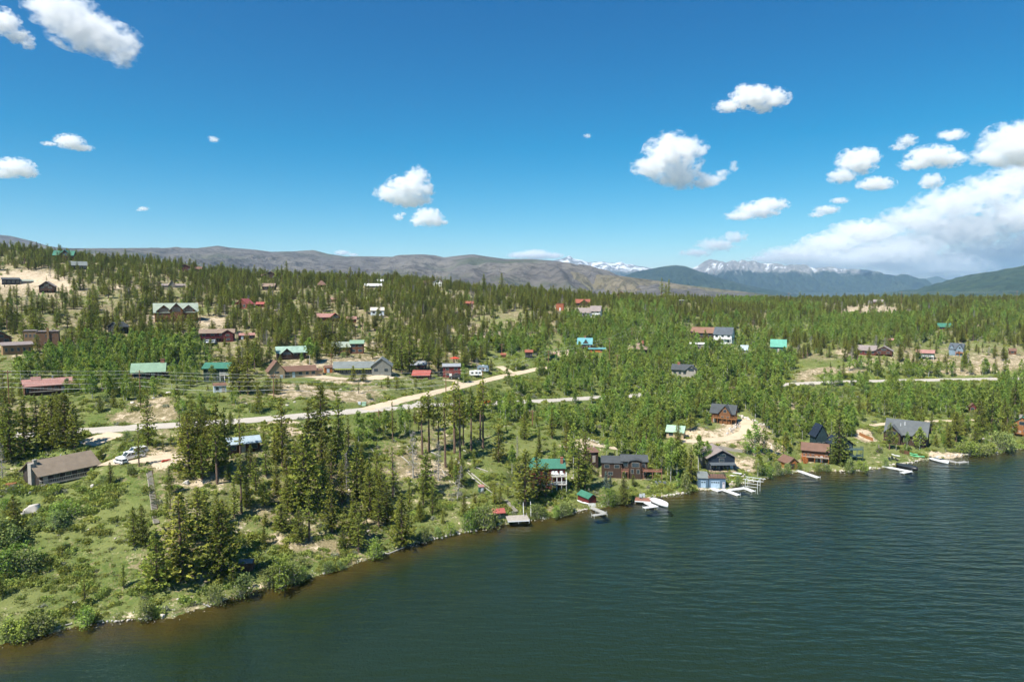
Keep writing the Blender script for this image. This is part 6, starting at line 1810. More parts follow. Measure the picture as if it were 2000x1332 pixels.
    for (x, y, z, px, py, dep, ch, bare) in SC_GRASS:
        for i in range(len(x)):
            s = pr.uniform(.6, 1.3)
            pts.append((x[i], y[i], z[i] - .02, s, s * pr.uniform(.6, 1.1), pr.uniform(0, 6.28), pr.randrange(4)))
    instancer('grass', 'short grass tufts on the lower hillside', pts, [[m_] for m_ in GRASSES])
    print('PINES', len(pines), 'REST', len(rest), len(outside), 'ASP', len(asps), len(arest), 'SHRUB', sum(len(s[0]) for s in SC_SHRUB))
# ------------------------------------------------------------------ poles and wires
M_POLE = mat('pole_wood', (.23, .125, .07), .9, .25, 2.0)
M_WIRE = mat('wire_metal', (.62, .62, .60), .4, .05, 1.0)
M_WHITE = mat('white_gloss', (.80, .80, .79), .3, .05, 1.0, spec=.5)
M_BLACKP = mat('black_paint', (.02, .02, .022), .35, .1, 1.0, spec=.5)
M_TYRE = mat('tyre_rubber', (.015, .015, .015), .9, .1, 3.0)
M_RIM = mat('steel_rim', (.5, .5, .5), .35, .1, 3.0)
M_DOCKW = mat('white_dock', (.72, .72, .70), .6, .12, 1.0, stripes=3.5, axis='X')
M_DOCKG = mat('grey_dock', (.36, .35, .32), .85, .2, 1.0, stripes=3.5, axis='X')
M_ALU = mat('aluminium', (.60, .62, .63), .35, .08, 1.0)
M_COVER = mat('boat_cover', (.70, .71, .72), .7, .1, .8)
M_DARKCOVER = mat('dark_boat_cover', (.022, .030, .036), .6, .15, .8)
M_GREENK = mat('mint_plastic', (.16, .55, .25), .4, .1, 1.0, spec=.5)
M_REDP = mat('red_plastic', (.50, .06, .03), .45, .15, 1.0)
M_CHAIR = mat('grey_chair', (.28, .31, .33), .6, .1, 1.0)
M_LAMPRED = mat('tail_lamp', (.35, .02, .02), .3, .05, 1.0)

POLES = [(18, 722, 788, 'left edge by the pink-roofed lodge'), (274, 722, 773, 'in front of the sage-roofed house'), (535, 730, 780, 'below the tan gabled house'), (647, 690, 718, 'behind the golden shed'), (804, 688, 728, 'beside the red-roofed garage'),
         (871, 724, 767, 'at the red terrace house driveway'), (943, 716, 757, 'beside the parked trailers'), (1071, 684, 720, 'at the top of the dirt road'), (980, 671, 697, 'above the rusty shed'), (1190, 660, 717, 'below the turquoise carport'), (1205, 692, 731, 'among aspens below the bungalow'), (1234, 640, 671, 'above the bungalow'),
         (910, 675, 692, 'above the red terrace house'), (1429, 754, 795, 'behind the log house over the drive'), (1147, 796, 826, 'above the dark shed'), (1040, 800, 832, 'below the bend of the paved road'), (740, 800, 842, 'beside the road junction'), (1985, 568, 600, 'on the far right treeline'), (1760, 570, 598, 'on the far rocky knoll'), (1540, 572, 598, 'on the far forest line'), (-215, 718, 800, 'outside')]
def build_poles():
    tops = {}
    for px, yt, yb, where in POLES:
        p = at(px, yb)
        H_ = (yb - yt) * p.y / F
        e = empty('utility_pole', p)
        tag(e, ('brown wooden utility pole ' + ('at the ' if where.startswith('left') else '') + where) if where != 'outside' else 'wooden utility pole beyond the left edge', 'utility pole', 'utility poles of the overhead line')
        MB().tube((0, 0, -1), (0, 0, H_), .17, .12, 8).build('post', M_POLE, e)
        MB().box(-1.2, 1.2, -.06, .06, H_ - .55, H_ - .40).build('crossarm', M_POLE, e)
        for x in (-1.05, 0.35, 1.05):
            MB().tube((x, 0, H_ - .40), (x, 0, H_ - .2), .05, .04, 6).build('insulator', M_WIRE, e)
        tops[px] = (p, H_)
    def wire(a, b, off, dz, label, r=.035, sag=.02):
        (p, h1), (q, h2) = tops[a], tops[b]
        A = Vector((p.x + off, p.y, p.z + h1 - .2 - dz)); Bq = Vector((q.x + off, q.y, q.z + h2 - .2 - dz))
        L_ = (Bq - A).length; n = 14; m = MB()
        pts = [A.lerp(Bq, i / n) - Vector((0, 0, sag * L_ * 4 * (i / n) * (1 - i / n))) for i in range(n + 1)]
        for i in range(n): m.tube(pts[i], pts[i + 1], r, r, 4)
        o = m.build('overhead_wire', M_WIRE)
        tag(o, label, 'wire', 'overhead wires between the poles')
    spans = [(-215, 18, 'left of the pole by the pink-roofed lodge'), (18, 274, 'across the pink-roofed lodge'), (274, 535, 'across the green balcony house'), (535, 871, 'across the long grey house yard'), (871, 943, 'over the dirt road bend'), (943, 1071, 'along the upper dirt road'), (1071, 1190, 'from the dirt road to the aspens'), (1234, 1190, 'below the bungalow'), (1540, 1760, 'along the far forest'), (1760, 1985, 'over the far right treeline')]
    hts = ['topmost', 'second', 'third', 'fourth', 'lowest thick']
    for a, b, w in spans:
        nset = 5 if b <= 535 or a == 535 else 2
        for i in range(nset):
            wire(a, b, (-1.05, 1.05, .3, 0, 0)[i], (0, 0.9, 2.0, 3.3, 4.6)[i] if nset == 5 else i * .9, '%s pale overhead wire %s' % (hts[i], w), .034 if i == 4 else .020, .006 + .004 * i)

# ------------------------------------------------------------------ vehicles
def vehicle(name, label, px, py, yaw, kind='suv', paint=None, size=1.0):
    p = at(px, py); az = math.atan2(p.x, p.y)
    e = empty(name, p + Vector((0, 0, .07)), math.radians(yaw) - az)
    e.scale = (size,) * 3
    tag(e, label, 'pickup truck' if kind == 'pickup' else 'car', 'vehicles parked on the hillside')
    paint = paint or M_WHITE
    Lh, W = (2.9, .98) if kind == 'pickup' else (2.45, .95)
    if kind == 'pickup':
        hull = [(-Lh, .5), (Lh, .5), (Lh, 1.12), (-1.35, 1.12), (-Lh + .1, 1.05), (-Lh, .85)]
        cab = [(-1.45, 1.12), (.85, 1.12), (.70, 1.78), (-.75, 1.82)]
    else:
        hull = [(-Lh, .45), (Lh, .45), (Lh, 1.05), (-1.2, 1.05), (-Lh + .12, .95), (-Lh, .75)]
        cab = [(-1.3, 1.05), (Lh - .1, 1.05), (Lh - .35, 1.66), (-.65, 1.68)]
    m = MB().extrude(hull, -W, W, 'y'); fix_normals(m.build('body', paint, e))
    m = MB().extrude(cab, -W + .10, W - .10, 'y'); fix_normals(m.build('windows', glass_mat(), e))
    xr0, xr1 = cab[3][0] + .12, cab[2][0] - .05
    r = MB().box(xr0, xr1, -W + .08, W - .08, cab[3][1] - .05, cab[3][1] + .04)
    for (a, b) in ((cab[0], cab[3]), (cab[1], cab[2])):
        for s in (-1, 1):
            r.tube((a[0], s * (W - .09), a[1]), (b[0], s * (W - .09), b[1]), .05, n=4)
    mid = (cab[0][0] + cab[1][0]) / 2
    for s in (-1, 1): r.tube((mid, s * (W - .085), cab[0][1]), (mid + .1, s * (W - .085), cab[3][1]), .05, n=4)
    r.build('cab_roof', paint, e)
    if kind == 'pickup':
        MB().box(.95, Lh - .1, -W + .12, W - .12, 1.121, 1.14).build('cargo_bed', M_BLACKP, e)
    for x in (-Lh * .62, Lh * .60):
        for s in (-1, 1):
            w = MB().tube((x, s * (W - .18), .38), (x, s * (W + .03), .38), .38, n=14).build('wheel', M_TYRE, e)
            MB().tube((x, s * (W + .03), .38), (x, s * (W + .045), .38), .22, n=10).build('rim', M_RIM, w)
    for s in (-1, 1):
        MB().box(-Lh - .02, -Lh + .05, s * (W - .22) - .16, s * (W - .22) + .16, .72, .90).build('headlight', M_ALU, e)
        MB().box(Lh - .04, Lh + .02, s * (W - .15) - .1, s * (W - .15) + .1, .7, 1.0).build('tail_light', M_LAMPRED, e)
    MB().box(-Lh - .08, -Lh + .05, -W + .05, W - .05, .42, .62).build('bumper', M_BLACKP, e)
    MB().box(Lh - .05, Lh + .08, -W + .05, W - .05, .42, .60).build('bumper', M_BLACKP, e)

def trailer(label, px, py, yaw, L_, h, col):
    p = at(px, py); az = math.atan2(p.x, p.y)
    e = empty('camper_trailer', p, math.radians(yaw) - az); tag(e, label, 'trailer', 'trailers beside the dirt road')
    poly = [(-L_ / 2, .6), (L_ / 2 - .2, .6), (L_ / 2, 1.1), (L_ / 2 - .4, h), (-L_ / 2 + .3, h), (-L_ / 2, h - .5)]
    fix_normals(MB().extrude(poly, -1.15, 1.15, 'y').build('body', col, e))
    for x in (-L_ * .28, L_ * .05, L_ * .32):
        f = MB().box(x - .45, x + .45, -1.20, -1.14, 1.3, 2.0).build('window', pm('trim'), e); MB().box(x - .4, x + .4, -1.215, -1.16, 1.35, 1.95).build('pane', glass_mat(), f)
    MB().box(-.35 + L_ * .2, .2 + L_ * .2, -1.19, -1.14, .7, 2.1).build('door', pm('white_blue'), e)
    for s in (-1, 1):
        MB().tube((0, s * .95, .35), (0, s * 1.12, .35), .35, n=12).build('wheel', M_TYRE, e)
    MB().tube((L_ / 2 - .2, 0, .6), (L_ / 2 + 1.1, 0, .5), .06, n=5).build('tow_bar', M_BLACKP, e)
    MB().box(-.5, .4, -.35, .35, h + .005, h + .22).build('roof_vent', M_WHITE, e)

# ------------------------------------------------------------------ docks, boats and lake things
def dock(label, legs, width, matl, z=.42, post=True, name='dock'):
    """legs: list of ((px,py),(px,py)) runs on the water."""
    P0 = at_water(*legs[0][0], z)
    e = empty(name, (P0.x, P0.y, 0)); tag(e, label, 'dock', 'docks along the shore')
    for i, (a, b) in enumerate(legs):
        A, Bq = at_water(*a, z), at_water(*b, z)
        d = Bq - A; L_ = d.length; ang = math.atan2(d.y, d.x)
        o = MB().box(-.1, L_ + .1, -width / 2, width / 2, -.12 - i * .006, -i * .006).build('decking', matl, e)
        o.location = A - e.location; o.rotation_euler = (0, 0, ang)
        MB().box(-.08, L_ + .08, -width / 2 - .05, -width / 2, -.26, -.02 - i * .006).build('edge_beam', M_DOCKG if matl is M_DOCKG else M_WHITE, o)
        if post:
            n = max(int(L_ / 2.5), 1)
            for k in range(n + 1):
                for s in (-1, 1):
                    MB().tube((L_ * k / n, s * (width / 2 + .03), -.75), (L_ * k / n, s * (width / 2 + .03), .35 if k == n else .02), .045, n=5).build('post', M_ALU, o)
    return e

def loft(sections, name, m, parent, smooth=True):
    """Closed sections (lists of equal length) joined into a hull."""
    n = len(sections[0]); V = [p for s in sections for p in s]; Fc = []
    for i in range(len(sections) - 1):
        for j in range(n):
            k = (j + 1) % n
            Fc.append((i * n + j, i * n + k, (i + 1) * n + k, (i + 1) * n + j))
    Fc.append(tuple(range(n - 1, -1, -1))); Fc.append(tuple(range((len(sections) - 1) * n, len(sections) * n)))
    o = mesh_obj(name, V, Fc, m, parent, smooth); fix_normals(o)
    return o

def boat(label, px, py, yaw, L_=6., B_=2.2, cover=None, hull=None, covered_=True, z=0.0, name='motorboat'):
    P = at_water(px, py); az = math.atan2(P.x, P.y)
    e = empty(name, P + Vector((0, 0, z)), math.radians(yaw) - az); tag(e, label, 'boat', 'boats moored at the docks')
    xs = [(-.5, .92), (-.3, 1.0), (0, 1.0), (.25, .86), (.42, .5), (.5, .06)]
    secs = []
    for t, w in xs:
        b = B_ / 2 * w; x = t * L_; fb = .75 + .25 * max(t, 0) * 2
        secs.append([(x, -b, fb), (x, -b * .92, .25), (x, -b * .35, -.25 + .3 * max(t - .25, 0) * 3), (x, b * .35, -.25 + .3 * max(t - .25, 0) * 3), (x, b * .92, .25), (x, b, fb)])
    loft(secs, 'hull', hull or M_WHITE, e)
    if covered_:
        cs = []
        for t, w in xs[:-1]:
            b = B_ / 2 * w * 1.02; x = t * L_; fb = .77 + .25 * max(t, 0) * 2
            hp = .55 * (1 - abs(t) * 1.2)
            cs.append([(x, -b, fb - .1), (x, -b * .9, fb + .08), (x, 0, fb + hp + .12), (x, b * .9, fb + .08), (x, b, fb - .1)])
        loft(cs, 'cover', cover or M_COVER, e)
    else:
        MB().box(-L_ * .35, L_ * .2, -B_ * .34, B_ * .34, .78, .82).build('cockpit_floor', M_DOCKG, e)
        MB().box(L_ * .1, L_ * .14, -B_ * .36, B_ * .36, .8, 1.35).build('windscreen', glass_mat(), e)
        for x in (-.25, -.02):
            for s in (-.22, .22): MB().box(L_ * x, L_ * x + .5, B_ * s - .25, B_ * s + .25, .82, 1.15).build('seat', M_CHAIR, e)
    MB().box(-L_ * .5 - .45, -L_ * .5 + .02, -.22, .22, .1, 1.15).build('outboard_motor', M_BLACKP, e)
    return e

def kayak(label, px, py, yaw, m, L_=3.4, z=.15, tilt=0.0):
    p = at(px, py); az = math.atan2(p.x, p.y)
    e = empty('kayak', p + Vector((0, 0, z)), math.radians(yaw) - az); e.rotation_euler.x = tilt
    tag(e, label, 'kayak', 'small boats pulled ashore')
    secs = []
    for t in (-.5, -.42, -.25, 0, .25, .42, .5):
        w = max(.36 * (1 - (abs(t) * 2) ** 2.2), .02); x = t * L_; lift = .12 * (abs(t) * 2) ** 3
        secs.append([(x, -w, .22 + lift), (x, -w * .7, .04 + lift), (x, 0, lift), (x, w * .7, .04 + lift), (x, w, .22 + lift), (x, w * .5, .32 + lift * .8), (x, -w * .5, .32 + lift * .8)])
    loft(secs, 'hull', m, e)
    MB().box(-.45, .45, -.20, .20, .325, .345).build('cockpit', M_BLACKP, e)

def chair(label, pos, rz, m, group):
    e = empty('garden_chair', pos, rz); tag(e, label, 'chair', group)
    MB().box(-.32, .32, -.30, .28, .34, .40).build('seat', m, e)
    o = MB().box(-.34, .34, -.04, .04, 0, .75).build('backrest', m, e); o.location = (0, .28, .38); o.rotation_euler = (-.35, 0, 0)
    for s in (-1, 1):
        MB().box(s * .36 - .06, s * .36 + .06, -.36, .34, .56, .60).build('armrest', m, e)
        MB().box(s * .34 - .04, s * .34 + .04, -.32, -.24, 0, .56).build('leg', m, e)
        MB().box(s * .34 - .04, s * .34 + .04, .22, .30, 0, .56).build('leg', m, e)

def log(label, a, b, r=.13, m=None, lift=.18):
    A, Bq = at(*a), at(*b)
    o = MB().tube((0, 0, 0), Bq - A, r, r * .55, 7).build('fallen_log', m or M_GREYB)
    o.location = A + Vector((0, 0, lift)); tag(o, label, 'log', 'fallen logs on the slope')

def boulder(px, py, w, hgt, i, matl=None):
    p = at(px, py)
    if p.z < 0: p.z = 0
    k = p.y / F
    return dict(pos=p, px=px, py=py, w=w * k * .5, h=hgt * k * .62, i=i)

BOULDERS = [(68, 1003, 46, 38), (145, 1178, 18, 10), (318, 1206, 18, 14), (60, 962, 14, 8), (38, 962, 12, 7), (180, 952, 12, 12), (365, 945, 16, 14), (268, 1148, 8, 6), (225, 1052, 7, 6), (1191, 834, 9, 8), (1191, 843, 6, 5), (430, 1130, 8, 6), (1760, 760, 10, 6), (345, 900, 8, 6), (1118, 935, 10, 6), (880, 1038, 9, 6), (632, 1120, 9, 6), (487, 1150, 14, 7),
            (120, 764, 18, 8), (330, 768, 14, 7), (350, 766, 12, 7), (258, 787, 14, 6), (300, 778, 8, 5), (12, 688, 20, 8), (560, 792, 8, 5), (575, 786, 7, 5), (665, 762, 8, 5), (700, 760, 8, 5), (735, 752, 8, 6), (480, 790, 7, 5), (1945, 885, 10, 6), (1905, 874, 12, 7), (1933, 862, 14, 7), (1920, 858, 10, 6)]
def rock_rows():
    rr = random.Random(12)
    rows = [((1418, 846), (1446, 828), 26, 7, 10), ((1442, 812), (1502, 836), 22, 8, 5), ((1425, 948), (1462, 920), 22, 6, 4), ((1150, 858), (1182, 871), 14, 6, 4), ((1270, 972), (1345, 962), 20, 6, 3), ((1360, 957), (1395, 955), 10, 5, 2), ((1515, 927), (1555, 921), 12, 5, 2), ((1640, 922), (1725, 913), 22, 6, 3), ((1735, 911), (1790, 902), 16, 6, 4), ((1825, 893), (1893, 888), 18, 6, 3), ((1120, 1001), (1150, 993), 10, 5, 2),
            ((200, 1216), (300, 1210), 14, 7, 3), ((400, 1183), (480, 1156), 10, 6, 3), ((840, 1056), (930, 1036), 14, 6, 4), ((1052, 1013), (1100, 1006), 8, 5, 2), ((690, 1100), (760, 1079), 10, 5, 2), ((335, 905), (352, 915), 10, 6, 4), ((1510, 880), (1500, 860), 12, 5, 6), ((1595, 845), (1606, 865), 8, 5, 5), ((1700, 835), (1712, 862), 10, 5, 5), ((1820, 880), (1845, 876), 8, 4, 2), ((730, 748), (770, 744), 10, 5, 3), ((845, 752), (865, 746), 8, 5, 3), ((1945, 866), (1985, 862), 12, 6, 5)]
    out = []
    for (a, b, n, w, jit) in rows:
        for i in range(n):
            t = (i + rr.random()) / n
            out.append((a[0] + (b[0] - a[0]) * t + rr.uniform(-2, 2), a[1] + (b[1] - a[1]) * t + rr.uniform(-jit, jit) * .5, w * rr.uniform(.6, 1.4), w * rr.uniform(.5, 1.0)))
    return out

def build_details():
    build_poles()
    # vehicles
    vehicle('pickup_truck', 'white pickup truck facing left beside the shingled cabin', 255, 898, 24, 'pickup', size=.98)
    vehicle('sport_utility_car', 'white car parked just behind the white pickup truck', 266, 888, 24, 'suv', size=1.0)
    vehicle('small_car', 'small white car seen end-on in front of the pickup', 236, 906, -60, 'suv', size=.72)
    vehicle('dark_car', 'dark car parked under the red terrace', 889, 740, 0, 'suv', M_BLACKP)
    vehicle('dark_car', 'black car parked among aspens left of the sage-roofed house', 190, 716, 20, 'suv', M_BLACKP)
    vehicle('white_car', 'white car half hidden by pines on the left slope', 150, 718, 60, 'suv')
    vehicle('white_car', 'left white car on the gravel before the maroon balcony house', 404, 672, 80, 'suv', size=.95)
    vehicle('white_car', 'right white car on the gravel before the maroon balcony house', 416, 672, 80, 'suv', size=.95)
    trailer('white camper trailer with dark window band beside the dirt road', 929, 735, 4, 5.4, 2.5, M_WHITE)
    trailer('taller white-roofed camper behind the first trailer', 944, 727, -8, 5.0, 3.0, pm('blue_grey'))
    p = at(948, 790); e = empty('red_utility_trailer', p, .1); tag(e, 'red utility trailer half hidden below the dirt road', 'trailer')
    MB().box(-1.9, 1.9, -.8, .8, .7, 1.5).build('box', M_REDP, e)
    for s in (-1, 1): MB().tube((0, s * .85, .36), (0, s * 1.0, .36), .36, n=12).build('wheel', M_TYRE, e)
    p = at(889, 716); e = empty('parasol', Vector((p.x, p.y - 1, p.z + 1.6))); tag(e, 'open red parasol over the upper terrace', 'parasol')
    # docks
    dock('weathered grey L-shaped dock below the red boathouse', [((1155, 990), (1181, 1001)), ((1183, 1002), (1158, 1006))], 1.25, M_DOCKG)
    dock('white L-shaped dock with the covered motorboat', [((1254, 977), (1282, 989)), ((1281, 988), (1258, 991))], 1.2, M_DOCKW)
    dock('red-brown platform dock with two chairs', [((1241, 974), (1271, 976))], 3.2, pm('red_wood'), z=.75)
    dock('short white ramp dock at the blue boathouse', [((1391, 953), (1406, 958))], 1.5, M_DOCKW, z=.3)
    dock('three-armed white dock beside the boat lift', [((1412, 955), (1443, 966)), ((1424, 956), (1455, 952)), ((1455, 952), (1472, 959))], 1.2, M_DOCKW)
    dock('long straight pale dock beside the orange boathouse', [((1558, 918), (1599, 932))], 1.2, M_DOCKW)
    dock('white T-shaped dock with the black-covered boat', [((1722, 909), (1779, 920)), ((1779, 920), (1762, 923))], 1.25, M_DOCKW)
    dock('grey bent dock beside the white speedboat', [((1847, 897), (1870, 903)), ((1870, 903), (1887, 901))], 1.4, M_DOCKG)
    d = dock('broad grey timber deck over the water beside the red-roofed boathouse', [((990, 1012), (1031, 1010))], 4.0, pm('weathered'), z=1.1)
    m = MB()
    for s in (-1, 1):
        m.tube((4.9 + s * .9, 1.2, 1.1), (4.9 + s * .9, 5.2, 2.6), .05, n=4); m.tube((4.9 + s * .9, 1.2, 2.1), (4.9 + s * .9, 5.2, 3.6), .05, n=4)
        for q in range(6): m.tube((4.9 + s * .9, 1.2 + q * .8, 1.1 + q * .3), (4.9 + s * .9, 1.2 + q * .8, 2.1 + q * .3), .04, n=4)
    m.build('railing', M_WHITE, d)
    # small white gate at the grey dock
    P = at_water(1156, 989, .4); e = empty('dock_gate', P); tag(e, 'small white picket gate at the grey dock', 'gate')
    for i in range(8): MB().box(-.9 + i * .24, -.78 + i * .24, -.03, .03, 0, .9).build('picket', M_WHITE, e)
    MB().box(-.95, .95, -.055, -.031, .65, .75).build('rail', M_WHITE, e); MB().box(-.95, .95, -.055, -.031, .2, .3).build('rail', M_WHITE, e)
    # boats
    boat('white motorboat under a pale cover beside the white L-shaped dock', 1289, 985, -48, 6.0, 2.3)
    boat('boat under a black cover at the white T-shaped dock', 1773, 915, -30, 6.4, 2.4, M_DARKCOVER, M_BLACKP)
    boat('long white speedboat tied at the pale stone beach', 1835, 902, -38, 6.2, 2.0, covered_=False)
    P = at_water(1470, 950); e = empty('boat_lift', P, math.radians(-12) - math.atan2(P.x, P.y)); tag(e, 'silver tube boat lift frame standing in the water', 'boat lift')
    for x in (-1.7, 1.7):
        for y in (-1.6, 1.6): MB().tube((x, y, -1.5), (x, y, 2.2), .07, n=6).build('post', M_ALU, e)
    for y in (-1.6, 1.6): MB().tube((-2.4, y, 2.2), (3.2, y, 2.2), .07, n=6).build('top_rail', M_ALU, e)
    for x in (-1.7, 0, 1.7): MB().tube((x, -1.6, 2.2), (x, 1.6, 2.2), .05, n=5).build('crossbar', M_ALU, e)
    for z in (.3, 1.2):
        for y in (-1.6, 1.6): MB().tube((-1.7, y, z), (1.7, y, z), .05, n=5).build('side_rail', M_ALU, e)
    # small craft on land
    kayak('mint green kayak, upper of the pair by the lodge', 1783, 888, -35, M_GREENK)
    kayak('mint green kayak, lower of the pair by the lodge', 1785, 892, -35, M_GREENK)
    kayak('pale green kayak by the stone terrace', 1797, 893, -5, M_GREENK, 2.6)
    kayak('white kayak lying at the edge of the dry lawn', 1749, 891, -40, M_WHITE, 3.2)
    kayak('white paddle boat on the lawn before the red boathouse', 1138, 983, -42, M_WHITE, 4.0)
    kayak('dark green canoe upside down beside the pale rocks', 1499, 920, -20, pm('dark_green'), 4.0)
    for lb, x, y in (('upper white board lying on the grass by the navy house', 1440, 925), ('lower white board lying on the grass by the navy house', 1434, 930)):
        p = at(x, y); o = MB().box(-1.3, 1.3, -.45, .45, .05, .15).build('paddle_board', M_WHITE); o.location = p + Vector((0, 0, .1)); o.rotation_euler = (0, 0, -.6); tag(o, lb, 'board', 'small boats pulled ashore')
    # chairs
    for i, (x, y) in enumerate(((1283, 946), (1290, 945.5), (1298, 946.5))):
        p = at(x, y); chair('%s of three grey chairs on the lawn under the side deck' % ('leftmost', 'middle', 'rightmost')[i], p, 3.0 + .2 * i - .6, M_CHAIR, 'garden chairs by the lake')
    for i, (x, y) in enumerate(((1251, 973), (1257, 972))):
        p = at_water(x, y, .75); chair('%s grey chair on the red-brown platform dock' % ('left', 'right')[i], p, -.2, M_CHAIR, 'garden chairs by the lake')
    for i, (x, y) in enumerate(((1738, 900), (1744, 898), (1752, 900))):
        p = at(x, y); chair('%s dark lounger on the dry lawn by the T-shaped dock' % ('left', 'middle', 'right')[i], p, .3 * i, M_DARKCOVER, 'garden chairs by the lake')
    hs_ = next(h for h in HOUSES if 'white-railed' in h['label'])
    c, s = math.cos(hs_['rz']), math.sin(hs_['rz'])
    for i, lx in enumerate((8, 14, 24)):
        px_, py_ = lx * hs_['kw'], -7 * hs_['kw']
        P = hs_['pos'] + Vector((px_ * c - py_ * s, px_ * s + py_ * c, 30 * hs_['k']))
        chair('%s white chair on the upper white-railed deck' % ('left', 'middle', 'right')[i], P, hs_['rz'] + .3, M_WHITE, 'garden chairs by the lake')
    # hillside stairs, one board per step
    A, Bq = at(291, 917), at(306, 1024)
    e = empty('hillside_staircase', A); tag(e, 'long straight wooden staircase running down to the shore', 'staircase')
    n = 44; d = Bq - A; ang = math.atan2(d.y, d.x) - math.pi / 2
    me = MB().box(-.5, .5, -.16, .16, -.06, 0); tm = None
    pts = []
    for i in range(n):
        t = i / (n - 1); q = A.lerp(Bq, t); q.z = max(q.z, float(zat(q.x, q.y))) + .05; pts.append(q)
    zs = np.convolve(np.pad([q.z for q in pts], 4, mode='edge'), np.ones(9) / 9, 'valid')
    for i, q in enumerate(pts):
        q.z = float(zs[i]) + .1
        if tm is None: o = me.build('tread', pm('weathered'), e); tm = o.data
        else: o = bpy.data.objects.new('tread', tm); COL.objects.link(o); o.parent = e
        o.location = q - A; o.rotation_euler = (0, 0, ang)
    side = Vector((math.cos(ang), math.sin(ang), 0))
    for s_ in (-1, 1):
        m = MB()
        for i in range(0, n - 1):
            m.tube(pts[i] - A + side * .54 * s_ + Vector((0, 0, -.08)), pts[i + 1] - A + side * .54 * s_ + Vector((0, 0, -.08)), .07, n=4)
        m.build('stringer', pm('rust_brown') if s_ < 0 else pm('weathered'), e)
    A, Bq = at(988, 978), at(1008, 1003)
    e = empty('dock_staircase', A); tag(e, 'short wooden staircase from the slope down to the timber deck', 'staircase')
    for i in range(16):
        q = A.lerp(Bq, i / 15); q.z = A.z + (1.2 - A.z) * i / 15 + .25
        o = bpy.data.objects.new('tread', tm); COL.objects.link(o); o.parent = e; o.location = q - A; o.rotation_euler = (0, 0, math.atan2((Bq - A).y, (Bq - A).x) - math.pi / 2)
    # fences of single boards
    def fence(label, a, b, hgt, m):
        A, Bq = at(*a), at(*b); d = Bq - A; L_ = Vector((d.x, d.y)).length
        e = empty('board_fence', A, math.atan2(d.y, d.x)); tag(e, label, 'fence')
        nb = int(L_ / .42); tm = None
        for i in range(nb):
            z = float(zat(A.x + d.x * i / nb, A.y + d.y * i / nb)) - A.z
            if tm is None: o = MB().box(0, .40, -.03, .03, -.2, hgt).build('board', m, e); tm = o.data
            else: o = bpy.data.objects.new('board', tm); COL.objects.link(o); o.parent = e
            o.location = (i * .42, 0, z)
    fence('golden wooden board fence behind the navy-roofed house', (1678, 850), (1706, 862), 1.15, pm('honey_log'))
    fence('rusty board fence along the dry lawn', (1757, 884), (1777, 889), 1.2, pm('rust_brown'))
    fence('grey mesh-like fence above the navy gabled house', (1402, 877), (1452, 884), 1.0, pm('weathered'))
    # logs
    LG = [((795, 872), (812, 893), 'pale log below the dead pine'), ((785, 893), (800, 906), 'short pale log beside the dead pine'), ((864, 920), (880, 944), 'grey log pointing downhill between dead pines'), ((890, 897), (926, 931), 'upper of the long parallel logs on the open slope'), ((893, 903), (930, 940), 'second of the long parallel logs on the open slope'),
          ((912, 918), (958, 956), 'long log ending above the timber deck'), ((922, 934), (962, 964), 'lowest long log beside the outhouse'), ((930, 914), (953, 922), 'short white log above the outhouse'), ((842, 884), (862, 892), 'log lying under the bare-trunked pines'), ((905, 880), (930, 893), 'second log under the bare-trunked pines'), ((800, 940), (815, 950), 'log in the grass below the dead pines'),
          ((370, 1172), (411, 1186), 'bleached driftwood log at the left shore'), ((100, 1229), (141, 1219), 'bleached log along the left waterline'), ((735, 1073), (757, 1083), 'forked driftwood at the waterline'), ((757, 1083), (792, 1069), 'branchy driftwood beside the forked one'), ((610, 918), (625, 930), 'white branch among the near pines'), ((1108, 995), (1117, 1006), 'thin white pole slanting into the water'), ((720, 870), (735, 890), 'short log near the road bushes')]
    for a, b, lb in LG: log(lb, a, b, .10 if 'thin' in lb else .16)
    log('red-painted log barrier at the parking spot', (316, 903), (333, 899), .22, M_REDP, .25)
    # wood pile
    p = at(22, 950); e = empty('wood_pile', p, .4); tag(e, 'small stack of orange firewood left of the shingled cabin', 'wood pile')
    rr = random.Random(4)
    for row in range(3):
        for i in range(6 - row):
            MB().tube((-.9, -.75 + i * .3 + row * .15, .14 + row * .24), (.9, -.75 + i * .3 + row * .15, .14 + row * .24), .13, n=7).build('log', pm('honey_log') if rr.random() < .6 else pm('honey_dark'), e)
    # utility boxes by the road junction
    for lb, x, y, w, m in (('pale green utility box by the road junction', 711, 792, 1.3, pm('r_palegreen')), ('smaller white utility box by the road junction', 702, 789, .8, pm('white_blue'))):
        p = at(x, y); e = empty('utility_box', p); tag(e, lb, 'utility box')
        MB().box(-w / 2, w / 2, -w * .4, w * .4, -.2, w * .8).build('cabinet', m, e); MB().box(-w / 2 - .05, w / 2 + .05, -w * .45, w * .45, w * .8 + .002, w * .86).build('lid', m, e)
    # flag at the cabin deck
    p = at(84, 946); e = empty('flag', p); tag(e, 'small red and white striped flag at the cabin deck corner', 'flag')
    MB().tube((0, 0, 0), (0, 0, 2.4), .03, n=5).build('flagpole', M_WHITE, e)
    for i in range(6): MB().box(.03, .9, -.01 - .002 * (i % 2), .01, 1.35 + i * .15, 1.35 + i * .15 + .149).build('stripe', M_REDP if i % 2 == 0 else M_WHITE, e)
    # parasol parts
    e = bpy.data.objects['parasol']
    MB().tube((0, 0, 0), (0, 0, 2.3), .04, n=6).build('pole', M_WHITE, e)
    V = [(0, 0, 2.9)] + [(math.cos(a) * 2.4, math.sin(a) * 2.4, 2.15) for a in np.linspace(0, 2 * math.pi, 9)[:-1]]
    mesh_obj('canopy', V, [(0, i + 1, (i + 1) % 8 + 1) for i in range(8)] + [tuple(range(8, 0, -1))], M_REDP, e)
